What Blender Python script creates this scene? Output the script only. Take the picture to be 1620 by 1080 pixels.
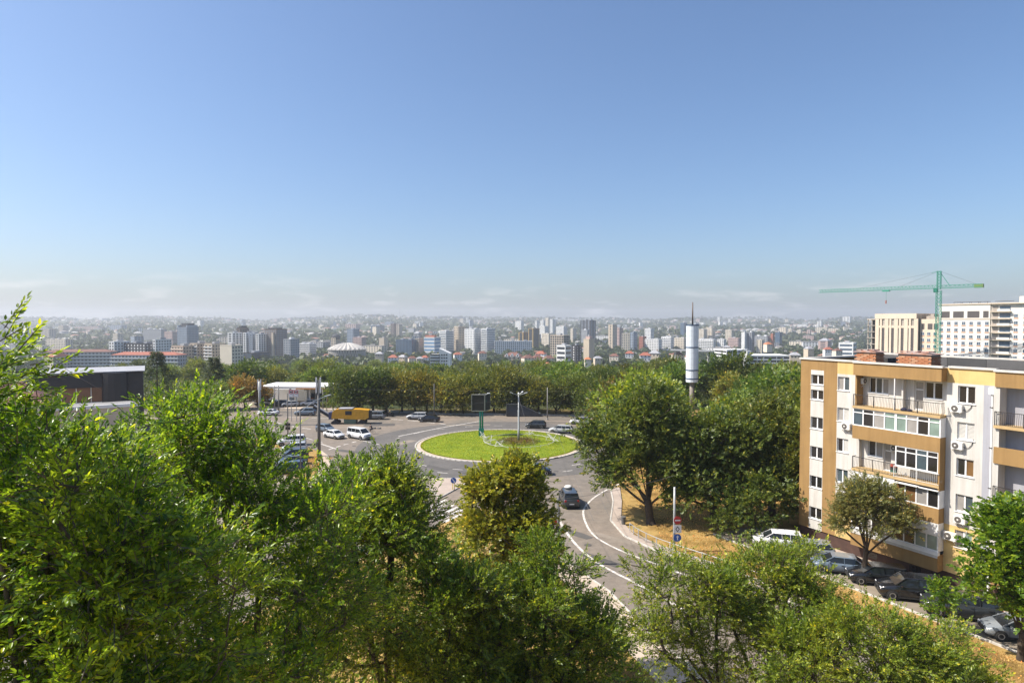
import bpy, bmesh, math, random
import numpy as np
from mathutils import Vector, Matrix

for _o in list(bpy.data.objects):
    bpy.data.objects.remove(_o)
R = math.radians
rnd = random.Random(7)
S = bpy.context.scene
C = S.collection

# ------------------------------------------------------------------ camera, sky, sun, exposure
CAM_Z = 21.0
PITCH = math.atan(32 / 1000)
cam_d = bpy.data.cameras.new('camera')
cam_d.lens = 22.22
cam_d.sensor_width = 36.0
cam_d.clip_start = 0.1
cam_d.clip_end = 20000
cam = bpy.data.objects.new('camera', cam_d)
cam.location = (0, 0, CAM_Z)
cam.rotation_euler = (R(90) - PITCH, 0, 0)
C.objects.link(cam)
S.camera = cam

SUN_AZ = R(-92)          # from +Y towards +X
SUN_EL = R(49)
world = bpy.data.worlds.new('World')
S.world = world
world.use_nodes = True
nt = world.node_tree
nt.nodes.clear()
w_out = nt.nodes.new('ShaderNodeOutputWorld')
w_bg = nt.nodes.new('ShaderNodeBackground')
w_sky = nt.nodes.new('ShaderNodeTexSky')
w_sky.sky_type = 'NISHITA'
w_sky.sun_disc = False
w_sky.sun_elevation = SUN_EL
w_sky.sun_rotation = SUN_AZ
w_sky.altitude = 100
w_sky.air_density = 1.0
w_sky.dust_density = 1.9
w_sky.ozone_density = 6.0
w_bg.inputs['Strength'].default_value = 0.108
# thin fair-weather cloud puffs low over the hills
w_tc = nt.nodes.new('ShaderNodeTexCoord')
w_map = nt.nodes.new('ShaderNodeMapping'); w_map.inputs['Scale'].default_value = (7, 7, 34)
w_no = nt.nodes.new('ShaderNodeTexNoise'); w_no.inputs['Scale'].default_value = 1.6; w_no.inputs['Detail'].default_value = 8; w_no.inputs['Roughness'].default_value = 0.55
w_ra = nt.nodes.new('ShaderNodeValToRGB'); w_ra.color_ramp.elements[0].position = 0.54; w_ra.color_ramp.elements[1].position = 0.78
w_sep = nt.nodes.new('ShaderNodeSeparateXYZ')
w_lo = nt.nodes.new('ShaderNodeMapRange'); w_lo.inputs['From Min'].default_value = 0.075; w_lo.inputs['From Max'].default_value = 0.02
w_mul = nt.nodes.new('ShaderNodeMath'); w_mul.operation = 'MULTIPLY'
w_mu2 = nt.nodes.new('ShaderNodeMath'); w_mu2.operation = 'MULTIPLY'; w_mu2.inputs[1].default_value = 0.75
w_mix = nt.nodes.new('ShaderNodeMix'); w_mix.data_type = 'RGBA'
w_mix.inputs[7].default_value = (7.2, 6.9, 6.9, 1)
nt.links.new(w_tc.outputs['Generated'], w_map.inputs[0]); nt.links.new(w_map.outputs[0], w_no.inputs['Vector']); nt.links.new(w_no.outputs['Fac'], w_ra.inputs[0])
nt.links.new(w_tc.outputs['Generated'], w_sep.inputs[0]); nt.links.new(w_sep.outputs['Z'], w_lo.inputs['Value'])
nt.links.new(w_ra.outputs[0], w_mul.inputs[0]); nt.links.new(w_lo.outputs[0], w_mul.inputs[1]); nt.links.new(w_mul.outputs[0], w_mu2.inputs[0])
w_hs = nt.nodes.new('ShaderNodeHueSaturation'); w_hs.inputs['Saturation'].default_value = 1.03
nt.links.new(w_sky.outputs[0], w_hs.inputs['Color'])
nt.links.new(w_mu2.outputs[0], w_mix.inputs[0]); nt.links.new(w_hs.outputs[0], w_mix.inputs[6])
nt.links.new(w_mix.outputs[2], w_bg.inputs['Color'])
nt.links.new(w_bg.outputs[0], w_out.inputs['Surface'])

sun_d = bpy.data.lights.new('sun', 'SUN')
sun_d.energy = 5.0
sun_d.angle = R(0.55)
sun_d.color = (1.0, 0.93, 0.82)
sun = bpy.data.objects.new('sun', sun_d)
_to_sun = Vector((math.sin(SUN_AZ) * math.cos(SUN_EL), math.cos(SUN_AZ) * math.cos(SUN_EL), math.sin(SUN_EL)))
sun.rotation_euler = (-_to_sun).to_track_quat('-Z', 'Y').to_euler()
sun.location = (-60, 0, 80)
C.objects.link(sun)

S.view_settings.view_transform = 'Standard'
S.view_settings.look = 'None'
S.view_settings.exposure = 0.65
S.view_settings.gamma = 1.0
S.view_settings.use_curve_mapping = False
S.render.engine = 'CYCLES'
S.cycles.use_denoising = True
S.cycles.max_bounces = 6
S.cycles.diffuse_bounces = 3
S.cycles.glossy_bounces = 2
S.cycles.transmission_bounces = 3
S.cycles.volume_bounces = 0
S.cycles.transparent_max_bounces = 6
S.cycles.caustics_reflective = False
S.cycles.caustics_refractive = False
S.cycles.sample_clamp_indirect = 6.0

# ------------------------------------------------------------------ survey helpers
def GP(px, py, z=0.0):
    """survey: the ground point (X, Y) at height z that the photograph shows at a pixel"""
    a = (px - 810) / 1000.0
    b = (540 - py) / 1000.0
    cp, sp = math.cos(PITCH), math.sin(PITCH)
    d = (a, cp + b * sp, -sp + b * cp)
    t = (z - CAM_Z) / d[2]
    return (d[0] * t, d[1] * t)

def XZ(px, py, D):
    return ((px - 810) * D / 1000.0, CAM_Z + (508 - py) * D / 1000.0)

_TY = np.array([-200, 0, 185, 300, 480, 700, 900, 1400, 2000, 3500, 5200, 7500], float)
_TZ = np.array([0, 0, 0, -8, -20, -31, -38, -37, -25, -4, 38, 40], float)
def terrain(x, y):
    x = np.asarray(x, float); y = np.asarray(y, float)
    z = np.interp(y, _TY, _TZ)
    k = np.clip((y - 1800) / 3000, 0, 1)
    ang = x / np.maximum(y, 1)
    bump = 22 * np.exp(-((ang + 0.17) / 0.12) ** 2) + 7 * np.sin(ang * 23 + 1.0) + 5 * np.sin(ang * 51) + 8 * np.exp(-((ang + 0.7) / 0.2) ** 2)
    roll = 5 * np.sin(x / 260 + y / 410) + 4 * np.sin(x / 170 - y / 230)
    k2 = np.clip((y - 1000) / 800, 0, 1)
    return z + k * bump + k2 * roll * 0.8
def TZ(x, y):
    return float(terrain(x, y))

# ------------------------------------------------------------------ material helpers
MATS = {}
def nodes_of(name):
    m = bpy.data.materials.new(name)
    m.use_nodes = True
    n = m.node_tree
    n.nodes.clear()
    out = n.nodes.new('ShaderNodeOutputMaterial')
    p = n.nodes.new('ShaderNodeBsdfPrincipled')
    n.links.new(p.outputs[0], out.inputs['Surface'])
    return m, n, p, out

def rgb4(c):
    return (c[0], c[1], c[2], 1.0)

def mat(name, c, rough=0.8, metal=0.0, var=0.12, scale=1.5, bump=0.0, c2=None, spec=0.5, coat=0.0, detail=6, streak=0.0):
    """plain surface with procedural mottling between c and c2"""
    if name in MATS:
        return MATS[name]
    m, n, p, out = nodes_of(name)
    c2 = c2 or tuple(max(0, v * (1 - var * 2)) for v in c)
    tc = n.nodes.new('ShaderNodeTexCoord')
    no = n.nodes.new('ShaderNodeTexNoise')
    no.inputs['Scale'].default_value = scale
    no.inputs['Detail'].default_value = detail
    no.inputs['Roughness'].default_value = 0.65
    n.links.new(tc.outputs['Object'], no.inputs['Vector'])
    ra = n.nodes.new('ShaderNodeValToRGB')
    ra.color_ramp.elements[0].position = 0.32
    ra.color_ramp.elements[1].position = 0.68
    ra.color_ramp.elements[0].color = rgb4(c2)
    ra.color_ramp.elements[1].color = rgb4(c)
    n.links.new(no.outputs['Fac'], ra.inputs['Fac'])
    if streak:
        mp = n.nodes.new('ShaderNodeMapping'); mp.inputs['Scale'].default_value = (2.6, 2.6, 0.16)
        n.links.new(tc.outputs['Object'], mp.inputs[0])
        ns = n.nodes.new('ShaderNodeTexNoise'); ns.inputs['Scale'].default_value = 1.0; ns.inputs['Detail'].default_value = 8; ns.inputs['Roughness'].default_value = 0.7
        n.links.new(mp.outputs[0], ns.inputs['Vector'])
        rs = n.nodes.new('ShaderNodeValToRGB'); rs.color_ramp.elements[0].position = 0.36; rs.color_ramp.elements[1].position = 0.56
        k_ = 1 - streak; rs.color_ramp.elements[0].color = (k_, k_ * 0.98, k_ * 0.95, 1); rs.color_ramp.elements[1].color = (1, 1, 1, 1)
        n.links.new(ns.outputs['Fac'], rs.inputs[0])
        mm_ = n.nodes.new('ShaderNodeMix'); mm_.data_type = 'RGBA'; mm_.blend_type = 'MULTIPLY'; mm_.inputs[0].default_value = 1
        n.links.new(ra.outputs[0], mm_.inputs[6]); n.links.new(rs.outputs[0], mm_.inputs[7])
        n.links.new(mm_.outputs[2], p.inputs['Base Color'])
    else:
        n.links.new(ra.outputs['Color'], p.inputs['Base Color'])
    p.inputs['Roughness'].default_value = rough
    p.inputs['Metallic'].default_value = metal
    p.inputs['Specular IOR Level'].default_value = spec
    p.inputs['Coat Weight'].default_value = coat
    if bump:
        bu = n.nodes.new('ShaderNodeBump')
        bu.inputs['Strength'].default_value = bump
        bu.inputs['Distance'].default_value = 0.05
        n2 = n.nodes.new('ShaderNodeTexNoise')
        n2.inputs['Scale'].default_value = scale * 12
        n.links.new(tc.outputs['Object'], n2.inputs['Vector'])
        n.links.new(n2.outputs['Fac'], bu.inputs['Height'])
        n.links.new(bu.outputs['Normal'], p.inputs['Normal'])
    MATS[name] = m
    return m

def leaf_mat(name, dark, light, trans, glow=0.38, rough=0.42, objvar=0.0):
    if name in MATS:
        return MATS[name]
    m, n, p, out = nodes_of(name)
    ge = n.nodes.new('ShaderNodeNewGeometry')
    ra = n.nodes.new('ShaderNodeValToRGB')
    e = ra.color_ramp.elements
    e[0].color = rgb4(dark); e[0].position = 0.0
    e[1].color = rgb4(light); e[1].position = 0.93
    e2 = ra.color_ramp.elements.new(0.985); e2.color = rgb4((light[0] * 2.0 + 0.03, light[1] * 1.5 + 0.01, light[2] * 1.0))
    n.links.new(ge.outputs['Random Per Island'], ra.inputs['Fac'])
    hs = n.nodes.new('ShaderNodeHueSaturation')
    n.links.new(ra.outputs['Color'], hs.inputs['Color'])
    if objvar:
        oi = n.nodes.new('ShaderNodeObjectInfo')
        mr = n.nodes.new('ShaderNodeMapRange')
        mr.inputs['To Min'].default_value = 0.5 - 0.035 * objvar
        mr.inputs['To Max'].default_value = 0.5 + 0.03 * objvar
        n.links.new(oi.outputs['Random'], mr.inputs['Value'])
        n.links.new(mr.outputs[0], hs.inputs['Hue'])
        mu = n.nodes.new('ShaderNodeMath'); mu.operation = 'MULTIPLY'; mu.inputs[1].default_value = 7.31
        fr = n.nodes.new('ShaderNodeMath'); fr.operation = 'FRACT'
        n.links.new(oi.outputs['Random'], mu.inputs[0]); n.links.new(mu.outputs[0], fr.inputs[0])
        m2 = n.nodes.new('ShaderNodeMapRange')
        m2.inputs['To Min'].default_value = 1 - 0.4 * objvar
        m2.inputs['To Max'].default_value = 1 + 0.4 * objvar
        n.links.new(fr.outputs[0], m2.inputs['Value'])
        n.links.new(m2.outputs[0], hs.inputs['Value'])
    tco = n.nodes.new('ShaderNodeTexCoord')
    nz = n.nodes.new('ShaderNodeTexNoise'); nz.inputs['Scale'].default_value = 0.55; nz.inputs['Detail'].default_value = 3
    n.links.new(tco.outputs['Object'], nz.inputs['Vector'])
    mh = n.nodes.new('ShaderNodeMapRange'); mh.inputs['From Min'].default_value = 0.3; mh.inputs['From Max'].default_value = 0.7; mh.inputs['To Min'].default_value = 0.522; mh.inputs['To Max'].default_value = 0.478
    n.links.new(nz.outputs['Fac'], mh.inputs['Value'])
    h2 = n.nodes.new('ShaderNodeHueSaturation'); n.links.new(hs.outputs[0], h2.inputs['Color']); n.links.new(mh.outputs[0], h2.inputs['Hue'])
    mv = n.nodes.new('ShaderNodeMapRange'); mv.inputs['From Min'].default_value = 0.3; mv.inputs['From Max'].default_value = 0.7; mv.inputs['To Min'].default_value = 0.8; mv.inputs['To Max'].default_value = 1.25
    n.links.new(nz.outputs['Fac'], mv.inputs['Value']); n.links.new(mv.outputs[0], h2.inputs['Value'])
    hs = h2
    n.links.new(hs.outputs[0], p.inputs['Base Color'])
    p.inputs['Roughness'].default_value = rough
    p.inputs['Specular IOR Level'].default_value = 0.45
    tr = n.nodes.new('ShaderNodeBsdfTranslucent')
    mx = n.nodes.new('ShaderNodeMix'); mx.data_type = 'RGBA'; mx.blend_type = 'MULTIPLY'
    mx.inputs[0].default_value = 1.0
    g = n.nodes.new('ShaderNodeRGB'); g.outputs[0].default_value = rgb4(trans)
    n.links.new(hs.outputs[0], mx.inputs[6]); n.links.new(g.outputs[0], mx.inputs[7])
    n.links.new(mx.outputs[2], tr.inputs['Color'])
    ms = n.nodes.new('ShaderNodeMixShader'); ms.inputs[0].default_value = glow
    n.links.new(p.outputs[0], ms.inputs[1]); n.links.new(tr.outputs[0], ms.inputs[2])
    n.links.new(ms.outputs[0], out.inputs['Surface'])
    MATS[name] = m
    return m

def glass_mat(name, c, rough=0.06):
    if name in MATS:
        return MATS[name]
    m, n, p, out = nodes_of(name)
    tc = n.nodes.new('ShaderNodeTexCoord')
    no = n.nodes.new('ShaderNodeTexNoise'); no.inputs['Scale'].default_value = 0.9
    n.links.new(tc.outputs['Object'], no.inputs['Vector'])
    mx = n.nodes.new('ShaderNodeMix'); mx.data_type = 'RGBA'
    mx.inputs[6].default_value = rgb4(tuple(v * 0.55 for v in c)); mx.inputs[7].default_value = rgb4(tuple(v * 1.35 for v in c))
    n.links.new(no.outputs['Fac'], mx.inputs[0])
    n.links.new(mx.outputs[2], p.inputs['Base Color'])
    p.inputs['Roughness'].default_value = rough
    p.inputs['Specular IOR Level'].default_value = 0.6
    MATS[name] = m
    return m

# ------------------------------------------------------------------ mesh helpers
class MB:
    def __init__(self):
        self.v = []; self.f = []; self.mi = []; self.m = 0
    def _add(self, vs, fs):
        b = len(self.v)
        self.v.extend([tuple(p) for p in vs])
        for f in fs:
            self.f.append(tuple(i + b for i in f)); self.mi.append(self.m)
        return self
    def box(self, x0, x1, y0, y1, z0, z1):
        vs = [(x0, y0, z0), (x1, y0, z0), (x1, y1, z0), (x0, y1, z0), (x0, y0, z1), (x1, y0, z1), (x1, y1, z1), (x0, y1, z1)]
        return self._add(vs, [(0, 3, 2, 1), (4, 5, 6, 7), (0, 1, 5, 4), (1, 2, 6, 5), (2, 3, 7, 6), (3, 0, 4, 7)])
    def bbox(self, x0, x1, y0, y1, z0, z1, b):
        """box with chamfered vertical and top edges"""
        ring = [(x0 + b, y0), (x1 - b, y0), (x1, y0 + b), (x1, y1 - b), (x1 - b, y1), (x0 + b, y1), (x0, y1 - b), (x0, y0 + b)]
        cx, cy = (x0 + x1) / 2, (y0 + y1) / 2
        sx = (x1 - x0 - 2 * b) / (x1 - x0); sy = (y1 - y0 - 2 * b) / (y1 - y0)
        r2 = [(cx + (x - cx) * sx, cy + (y - cy) * sy) for x, y in ring]
        vs = [(x, y, z0) for x, y in ring] + [(x, y, z1 - b) for x, y in ring] + [(x, y, z1) for x, y in r2]
        fs = [tuple(range(7, -1, -1)), tuple(range(16, 24))]
        for k in range(8):
            j = (k + 1) % 8
            fs += [(k, j, 8 + j, 8 + k), (8 + k, 8 + j, 16 + j, 16 + k)]
        return self._add(vs, fs)
    def bar(self, p0, p1, w, h=None):
        """rectangular bar between two points"""
        h = h or w
        a = Vector(p0); b = Vector(p1); d = (b - a)
        if d.length < 1e-6: return self
        d.normalize()
        up = Vector((0, 0, 1)) if abs(d.z) < 0.95 else Vector((1, 0, 0))
        s = d.cross(up).normalized() * (w / 2); u = s.cross(d).normalized() * (h / 2)
        vs = [a - s - u, a + s - u, a + s + u, a - s + u, b - s - u, b + s - u, b + s + u, b - s + u]
        return self._add(vs, [(0, 3, 2, 1), (4, 5, 6, 7), (0, 1, 5, 4), (1, 2, 6, 5), (2, 3, 7, 6), (3, 0, 4, 7)])
    def tube(self, pts, rad, n=8, cap=True):
        pts = [Vector(p) for p in pts]
        if not hasattr(rad, '__len__'): rad = [rad] * len(pts)
        rings = []
        ref = None
        for i, p in enumerate(pts):
            d = (pts[min(i + 1, len(pts) - 1)] - pts[max(i - 1, 0)]).normalized()
            if ref is None or abs(ref.dot(d)) > 0.97:
                ref = Vector((0, 0, 1)) if abs(d.z) < 0.9 else Vector((1, 0, 0))
            s = d.cross(ref).normalized(); u = s.cross(d).normalized(); ref = u
            rings.append([p + (s * math.cos(2 * math.pi * k / n) + u * math.sin(2 * math.pi * k / n)) * rad[i] for k in range(n)])
        vs = [q for r_ in rings for q in r_]
        fs = []
        for i in range(len(pts) - 1):
            for k in range(n):
                j = (k + 1) % n
                fs.append((i * n + k, i * n + j, (i + 1) * n + j, (i + 1) * n + k))
        if cap:
            fs.append(tuple(range(n - 1, -1, -1))); fs.append(tuple((len(pts) - 1) * n + k for k in range(n)))
        return self._add(vs, fs)
    def prism(self, ring, z0, z1):
        n = len(ring)
        vs = [(x, y, z0) for x, y in ring] + [(x, y, z1) for x, y in ring]
        fs = [tuple(range(n - 1, -1, -1)), tuple(range(n, 2 * n))]
        for k in range(n):
            j = (k + 1) % n
            fs.append((k, j, n + j, n + k))
        return self._add(vs, fs)
    def extr(self, prof, y0, y1):
        """profile in (x, z) extruded along y"""
        n = len(prof)
        vs = [(x, y0, z) for x, z in prof] + [(x, y1, z) for x, z in prof]
        fs = [tuple(range(n)), tuple(range(2 * n - 1, n - 1, -1))]
        for k in range(n):
            j = (k + 1) % n
            fs.append((j, k, n + k, n + j))
        return self._add(vs, fs)
    def lathe(self, prof, n=24, cx=0, cy=0):
        """profile of (r, z) turned about the vertical through (cx, cy)"""
        vs = []; fs = []
        for r_, z in prof:
            for k in range(n):
                a = 2 * math.pi * k / n
                vs.append((cx + r_ * math.cos(a), cy + r_ * math.sin(a), z))
        for i in range(len(prof) - 1):
            for k in range(n):
                j = (k + 1) % n
                fs.append((i * n + k, i * n + j, (i + 1) * n + j, (i + 1) * n + k))
        fs.append(tuple(range(n - 1, -1, -1))); fs.append(tuple((len(prof) - 1) * n + k for k in range(n)))
        return self._add(vs, fs)
    def quad(self, a, b, c, d):
        return self._add([a, b, c, d], [(0, 1, 2, 3)])
    def poly(self, ring, z):
        return self._add([(x, y, z) for x, y in ring], [tuple(range(len(ring)))])
    def mesh(self, name, mats, smooth=False):
        me = bpy.data.meshes.new(name)
        me.from_pydata(self.v, [], self.f)
        for m in (mats if isinstance(mats, (list, tuple)) else [mats]):
            me.materials.append(m)
        if any(self.mi):
            me.polygons.foreach_set('material_index', self.mi)
        if smooth:
            me.polygons.foreach_set('use_smooth', [True] * len(me.polygons))
        me.update()
        return me
    def build(self, name, mats, parent=None, smooth=False, loc=None, rz=0):
        o = bpy.data.objects.new(name, self.mesh(name, mats, smooth))
        C.objects.link(o)
        if parent is not None: o.parent = parent
        if loc is not None: o.location = loc
        if rz: o.rotation_euler = (0, 0, rz)
        return o

def np_mesh(name, V, F, mats, parent=None, smooth=False):
    """fast mesh from arrays; F is (n, 3) or (n, 4)"""
    me = bpy.data.meshes.new(name)
    nv, (nf, k) = len(V), F.shape
    me.vertices.add(nv); me.vertices.foreach_set('co', np.ascontiguousarray(V, dtype=np.float32).ravel())
    me.loops.add(nf * k); me.loops.foreach_set('vertex_index', np.ascontiguousarray(F, dtype=np.int32).ravel())
    me.polygons.add(nf)
    me.polygons.foreach_set('loop_start', np.arange(0, nf * k, k, dtype=np.int32))
    me.polygons.foreach_set('loop_total', np.full(nf, k, dtype=np.int32))
    if smooth: me.polygons.foreach_set('use_smooth', np.ones(nf, dtype=bool))
    me.update(calc_edges=True)
    me.materials.append(mats)
    return me

def tag(o, label=None, cat=None, group=None, kind=None):
    if label: o['label'] = label
    if cat: o['category'] = cat
    if group: o['group'] = group
    if kind: o['kind'] = kind
    return o

def thing(name, label, cat, loc=(0, 0, 0), rz=0.0, group=None):
    o = bpy.data.objects.new(name, None)
    o.empty_display_size = 0.3
    C.objects.link(o)
    o.location = loc; o.rotation_euler = (0, 0, rz)
    return tag(o, label, cat, group)

def put(name, me, parent=None, kind=None):
    o = bpy.data.objects.new(name, me); C.objects.link(o)
    if parent is not None: o.parent = parent
    if kind: o['kind'] = kind
    return o

KIDS = {}
def copy_tree(o, parent=None):
    c = o.copy(); C.objects.link(c); c.parent = parent
    for ch in o.children:
        copy_tree(ch, c)
    return c

def strip_mb(mb, pts, w, z=0.012, closed=False):
    """a flat painted band along a polyline"""
    pts = [Vector((p[0], p[1])) for p in pts]
    n = len(pts)
    L = []
    for i, p in enumerate(pts):
        a = pts[(i - 1) % n] if (closed or i > 0) else pts[i]
        b = pts[(i + 1) % n] if (closed or i < n - 1) else pts[i]
        d = (b - a).normalized(); s = Vector((-d.y, d.x)) * (w / 2)
        L.append(((p.x + s.x, p.y + s.y, z), (p.x - s.x, p.y - s.y, z)))
    rng = range(n if closed else n - 1)
    for i in rng:
        j = (i + 1) % n
        mb.quad(L[i][1], L[j][1], L[j][0], L[i][0])
    return mb

def smooth_line(pts, n=6):
    """Catmull-Rom through points"""
    P = [Vector((p[0], p[1], p[2] if len(p) > 2 else 0.0)) for p in pts]
    P = [P[0] * 2 - P[1]] + P + [P[-1] * 2 - P[-2]]
    out = []
    for i in range(1, len(P) - 2):
        for k in range(n):
            t = k / n
            a, b, c, d = P[i - 1], P[i], P[i + 1], P[i + 2]
            out.append(0.5 * ((2 * b) + (c - a) * t + (2 * a - 5 * b + 4 * c - d) * t * t + (3 * b - a - 3 * c + d) * t ** 3))
    out.append(P[-2])
    return out
# ------------------------------------------------------------------ materials in use
def ground_material():
    m, n, p, out = nodes_of('ground_cover')
    ge = n.nodes.new('ShaderNodeNewGeometry')
    sx = n.nodes.new('ShaderNodeSeparateXYZ'); n.links.new(ge.outputs['Position'], sx.inputs[0])
    def noise(sc, det=6):
        q = n.nodes.new('ShaderNodeTexNoise'); q.inputs['Scale'].default_value = sc; q.inputs['Detail'].default_value = det
        q.inputs['Roughness'].default_value = 0.62
        n.links.new(ge.outputs['Position'], q.inputs['Vector']); return q
    def ramp(src, stops):
        r_ = n.nodes.new('ShaderNodeValToRGB')
        e = r_.color_ramp.elements
        e[0].position, e[0].color = stops[0][0], rgb4(stops[0][1])
        e[1].position, e[1].color = stops[-1][0], rgb4(stops[-1][1])
        for s_, c_ in stops[1:-1]:
            k = e.new(s_); k.color = rgb4(c_)
        n.links.new(src, r_.inputs['Fac']); return r_
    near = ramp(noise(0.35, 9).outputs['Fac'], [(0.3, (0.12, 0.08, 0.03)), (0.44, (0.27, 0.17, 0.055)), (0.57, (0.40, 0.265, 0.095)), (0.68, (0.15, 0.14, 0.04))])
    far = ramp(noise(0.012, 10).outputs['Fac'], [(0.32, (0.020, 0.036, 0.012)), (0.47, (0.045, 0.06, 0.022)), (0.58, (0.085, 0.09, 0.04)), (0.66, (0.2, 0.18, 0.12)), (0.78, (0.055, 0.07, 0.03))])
    mr = n.nodes.new('ShaderNodeMapRange'); mr.inputs['From Min'].default_value = 144; mr.inputs['From Max'].default_value = 152  # dark green wood floor starts early, its colour also stands for tree shade
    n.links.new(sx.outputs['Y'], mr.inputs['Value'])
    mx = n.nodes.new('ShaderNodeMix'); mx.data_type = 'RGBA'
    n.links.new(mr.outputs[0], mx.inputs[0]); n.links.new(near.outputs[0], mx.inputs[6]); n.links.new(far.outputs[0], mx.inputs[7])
    n.links.new(mx.outputs[2], p.inputs['Base Color'])
    p.inputs['Roughness'].default_value = 0.95
    p.inputs['Specular IOR Level'].default_value = 0.15
    bu = n.nodes.new('ShaderNodeBump'); bu.inputs['Strength'].default_value = 0.7; bu.inputs['Distance'].default_value = 0.08
    n.links.new(noise(7.0, 4).outputs['Fac'], bu.inputs['Height']); n.links.new(bu.outputs[0], p.inputs['Normal'])
    return m

def asphalt_material(name, c, warm, wear):
    m, n, p, out = nodes_of(name)
    ge = n.nodes.new('ShaderNodeNewGeometry')
    def noise(sc, det=6, rough=0.6):
        q = n.nodes.new('ShaderNodeTexNoise'); q.inputs['Scale'].default_value = sc; q.inputs['Detail'].default_value = det
        q.inputs['Roughness'].default_value = rough
        n.links.new(ge.outputs['Position'], q.inputs['Vector']); return q
    r1 = n.nodes.new('ShaderNodeValToRGB')
    r1.color_ramp.elements[0].position = 0.35; r1.color_ramp.elements[1].position = 0.66
    r1.color_ramp.elements[0].color = rgb4(c); r1.color_ramp.elements[1].color = rgb4(warm)
    n.links.new(noise(0.09, 8).outputs['Fac'], r1.inputs['Fac'])
    r2 = n.nodes.new('ShaderNodeValToRGB')
    r2.color_ramp.elements[0].position = 0.34; r2.color_ramp.elements[1].position = 0.6
    r2.color_ramp.elements[0].color = (wear, wear, wear, 1); r2.color_ramp.elements[1].color = (1, 1, 1, 1)
    n.links.new(noise(0.9, 10, 0.72).outputs['Fac'], r2.inputs['Fac'])
    mx = n.nodes.new('ShaderNodeMix'); mx.data_type = 'RGBA'; mx.blend_type = 'MULTIPLY'; mx.inputs[0].default_value = 1
    n.links.new(r1.outputs[0], mx.inputs[6]); n.links.new(r2.outputs[0], mx.inputs[7])
    n.links.new(mx.outputs[2], p.inputs['Base Color'])
    p.inputs['Roughness'].default_value = 0.78
    p.inputs['Specular IOR Level'].default_value = 0.3
    bu = n.nodes.new('ShaderNodeBump'); bu.inputs['Strength'].default_value = 0.25; bu.inputs['Distance'].default_value = 0.02
    n.links.new(noise(20.0, 3).outputs['Fac'], bu.inputs['Height']); n.links.new(bu.outputs[0], p.inputs['Normal'])
    return m

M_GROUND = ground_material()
M_ASPH = asphalt_material('asphalt', (0.18, 0.16, 0.136), (0.26, 0.21, 0.165), 0.72)
M_ASPH_RING = asphalt_material('asphalt_ring', (0.12, 0.113, 0.105), (0.165, 0.15, 0.135), 0.75)
M_LOT = asphalt_material('asphalt_lot', (0.22, 0.185, 0.145), (0.32, 0.265, 0.20), 0.8)
M_PAVE = mat('paving_slab', (0.52, 0.42, 0.33), 0.9, var=0.12, scale=0.6, bump=0.2)
M_PAVE2 = mat('pink_paving', (0.43, 0.35, 0.29), 0.9, var=0.12, scale=0.5, bump=0.2)
M_KERB = mat('kerb_stone', (0.62, 0.58, 0.52), 0.85, var=0.22, scale=2.0)
M_KERBD = mat('kerb_stone_dark', (0.16, 0.145, 0.13), 0.85, var=0.2, scale=2.0)
M_PAINT = mat('road_paint', (0.80, 0.76, 0.70), 0.7, var=0.16, scale=2.2, c2=(0.34, 0.30, 0.26))
M_LAWN = mat('lawn', (0.26, 0.31, 0.03), 0.9, scale=0.35, c2=(0.16, 0.235, 0.014), bump=0.8, spec=0.15, detail=9)
M_BARK = mat('bark', (0.085, 0.062, 0.042), 0.9, var=0.3, scale=3.0, bump=0.5)
M_BARKG = mat('bark_grey', (0.17, 0.135, 0.10), 0.9, var=0.3, scale=3.0, bump=0.5)
L_NEAR = leaf_mat('leaf_near', (0.032, 0.085, 0.008), (0.23, 0.345, 0.024), (2.3, 2.1, 1.0), 0.44, 0.30)
L_MIDN = leaf_mat('leaf_midnear', (0.036, 0.08, 0.009), (0.23, 0.315, 0.032), (2.1, 1.9, 1.0), 0.40, 0.34)
L_OLIVE = leaf_mat('leaf_olive', (0.09, 0.115, 0.012), (0.33, 0.335, 0.036), (1.8, 1.7, 0.9), 0.36, 0.42)
L_AIRY = leaf_mat('leaf_airy', (0.07, 0.12, 0.012), (0.28, 0.34, 0.035), (2.0, 1.9, 1.0), 0.40, 0.4)
L_MAPLE = leaf_mat('leaf_maple', (0.045, 0.10, 0.008), (0.16, 0.25, 0.02), (2.2, 2.1, 1.0), 0.40, 0.38)
L_DARK = leaf_mat('leaf_dark', (0.042, 0.07, 0.012), (0.17, 0.20, 0.034), (2.0, 1.9, 1.0), 0.32, 0.45, 0.5)
L_GREY = leaf_mat('leaf_grey', (0.08, 0.10, 0.026), (0.25, 0.25, 0.08), (1.9, 1.7, 1.0), 0.36, 0.45)
L_GREEN = leaf_mat('leaf_green', (0.045, 0.075, 0.012), (0.15, 0.19, 0.026), (1.9, 1.9, 0.9), 0.32, 0.5, 1.0)
L_YELLOW = leaf_mat('leaf_yellow', (0.07, 0.092, 0.013), (0.25, 0.245, 0.03), (1.7, 1.5, 0.8), 0.3, 0.5, 0.7)
L_RUST = leaf_mat('leaf_rust', (0.12, 0.095, 0.018), (0.34, 0.24, 0.05), (1.6, 1.3, 0.8), 0.3, 0.5, 0.6)
L_FAR = leaf_mat('leaf_far', (0.024, 0.044, 0.012), (0.065, 0.09, 0.024), (1.8, 1.8, 0.9), 0.25, 0.6)

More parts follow.
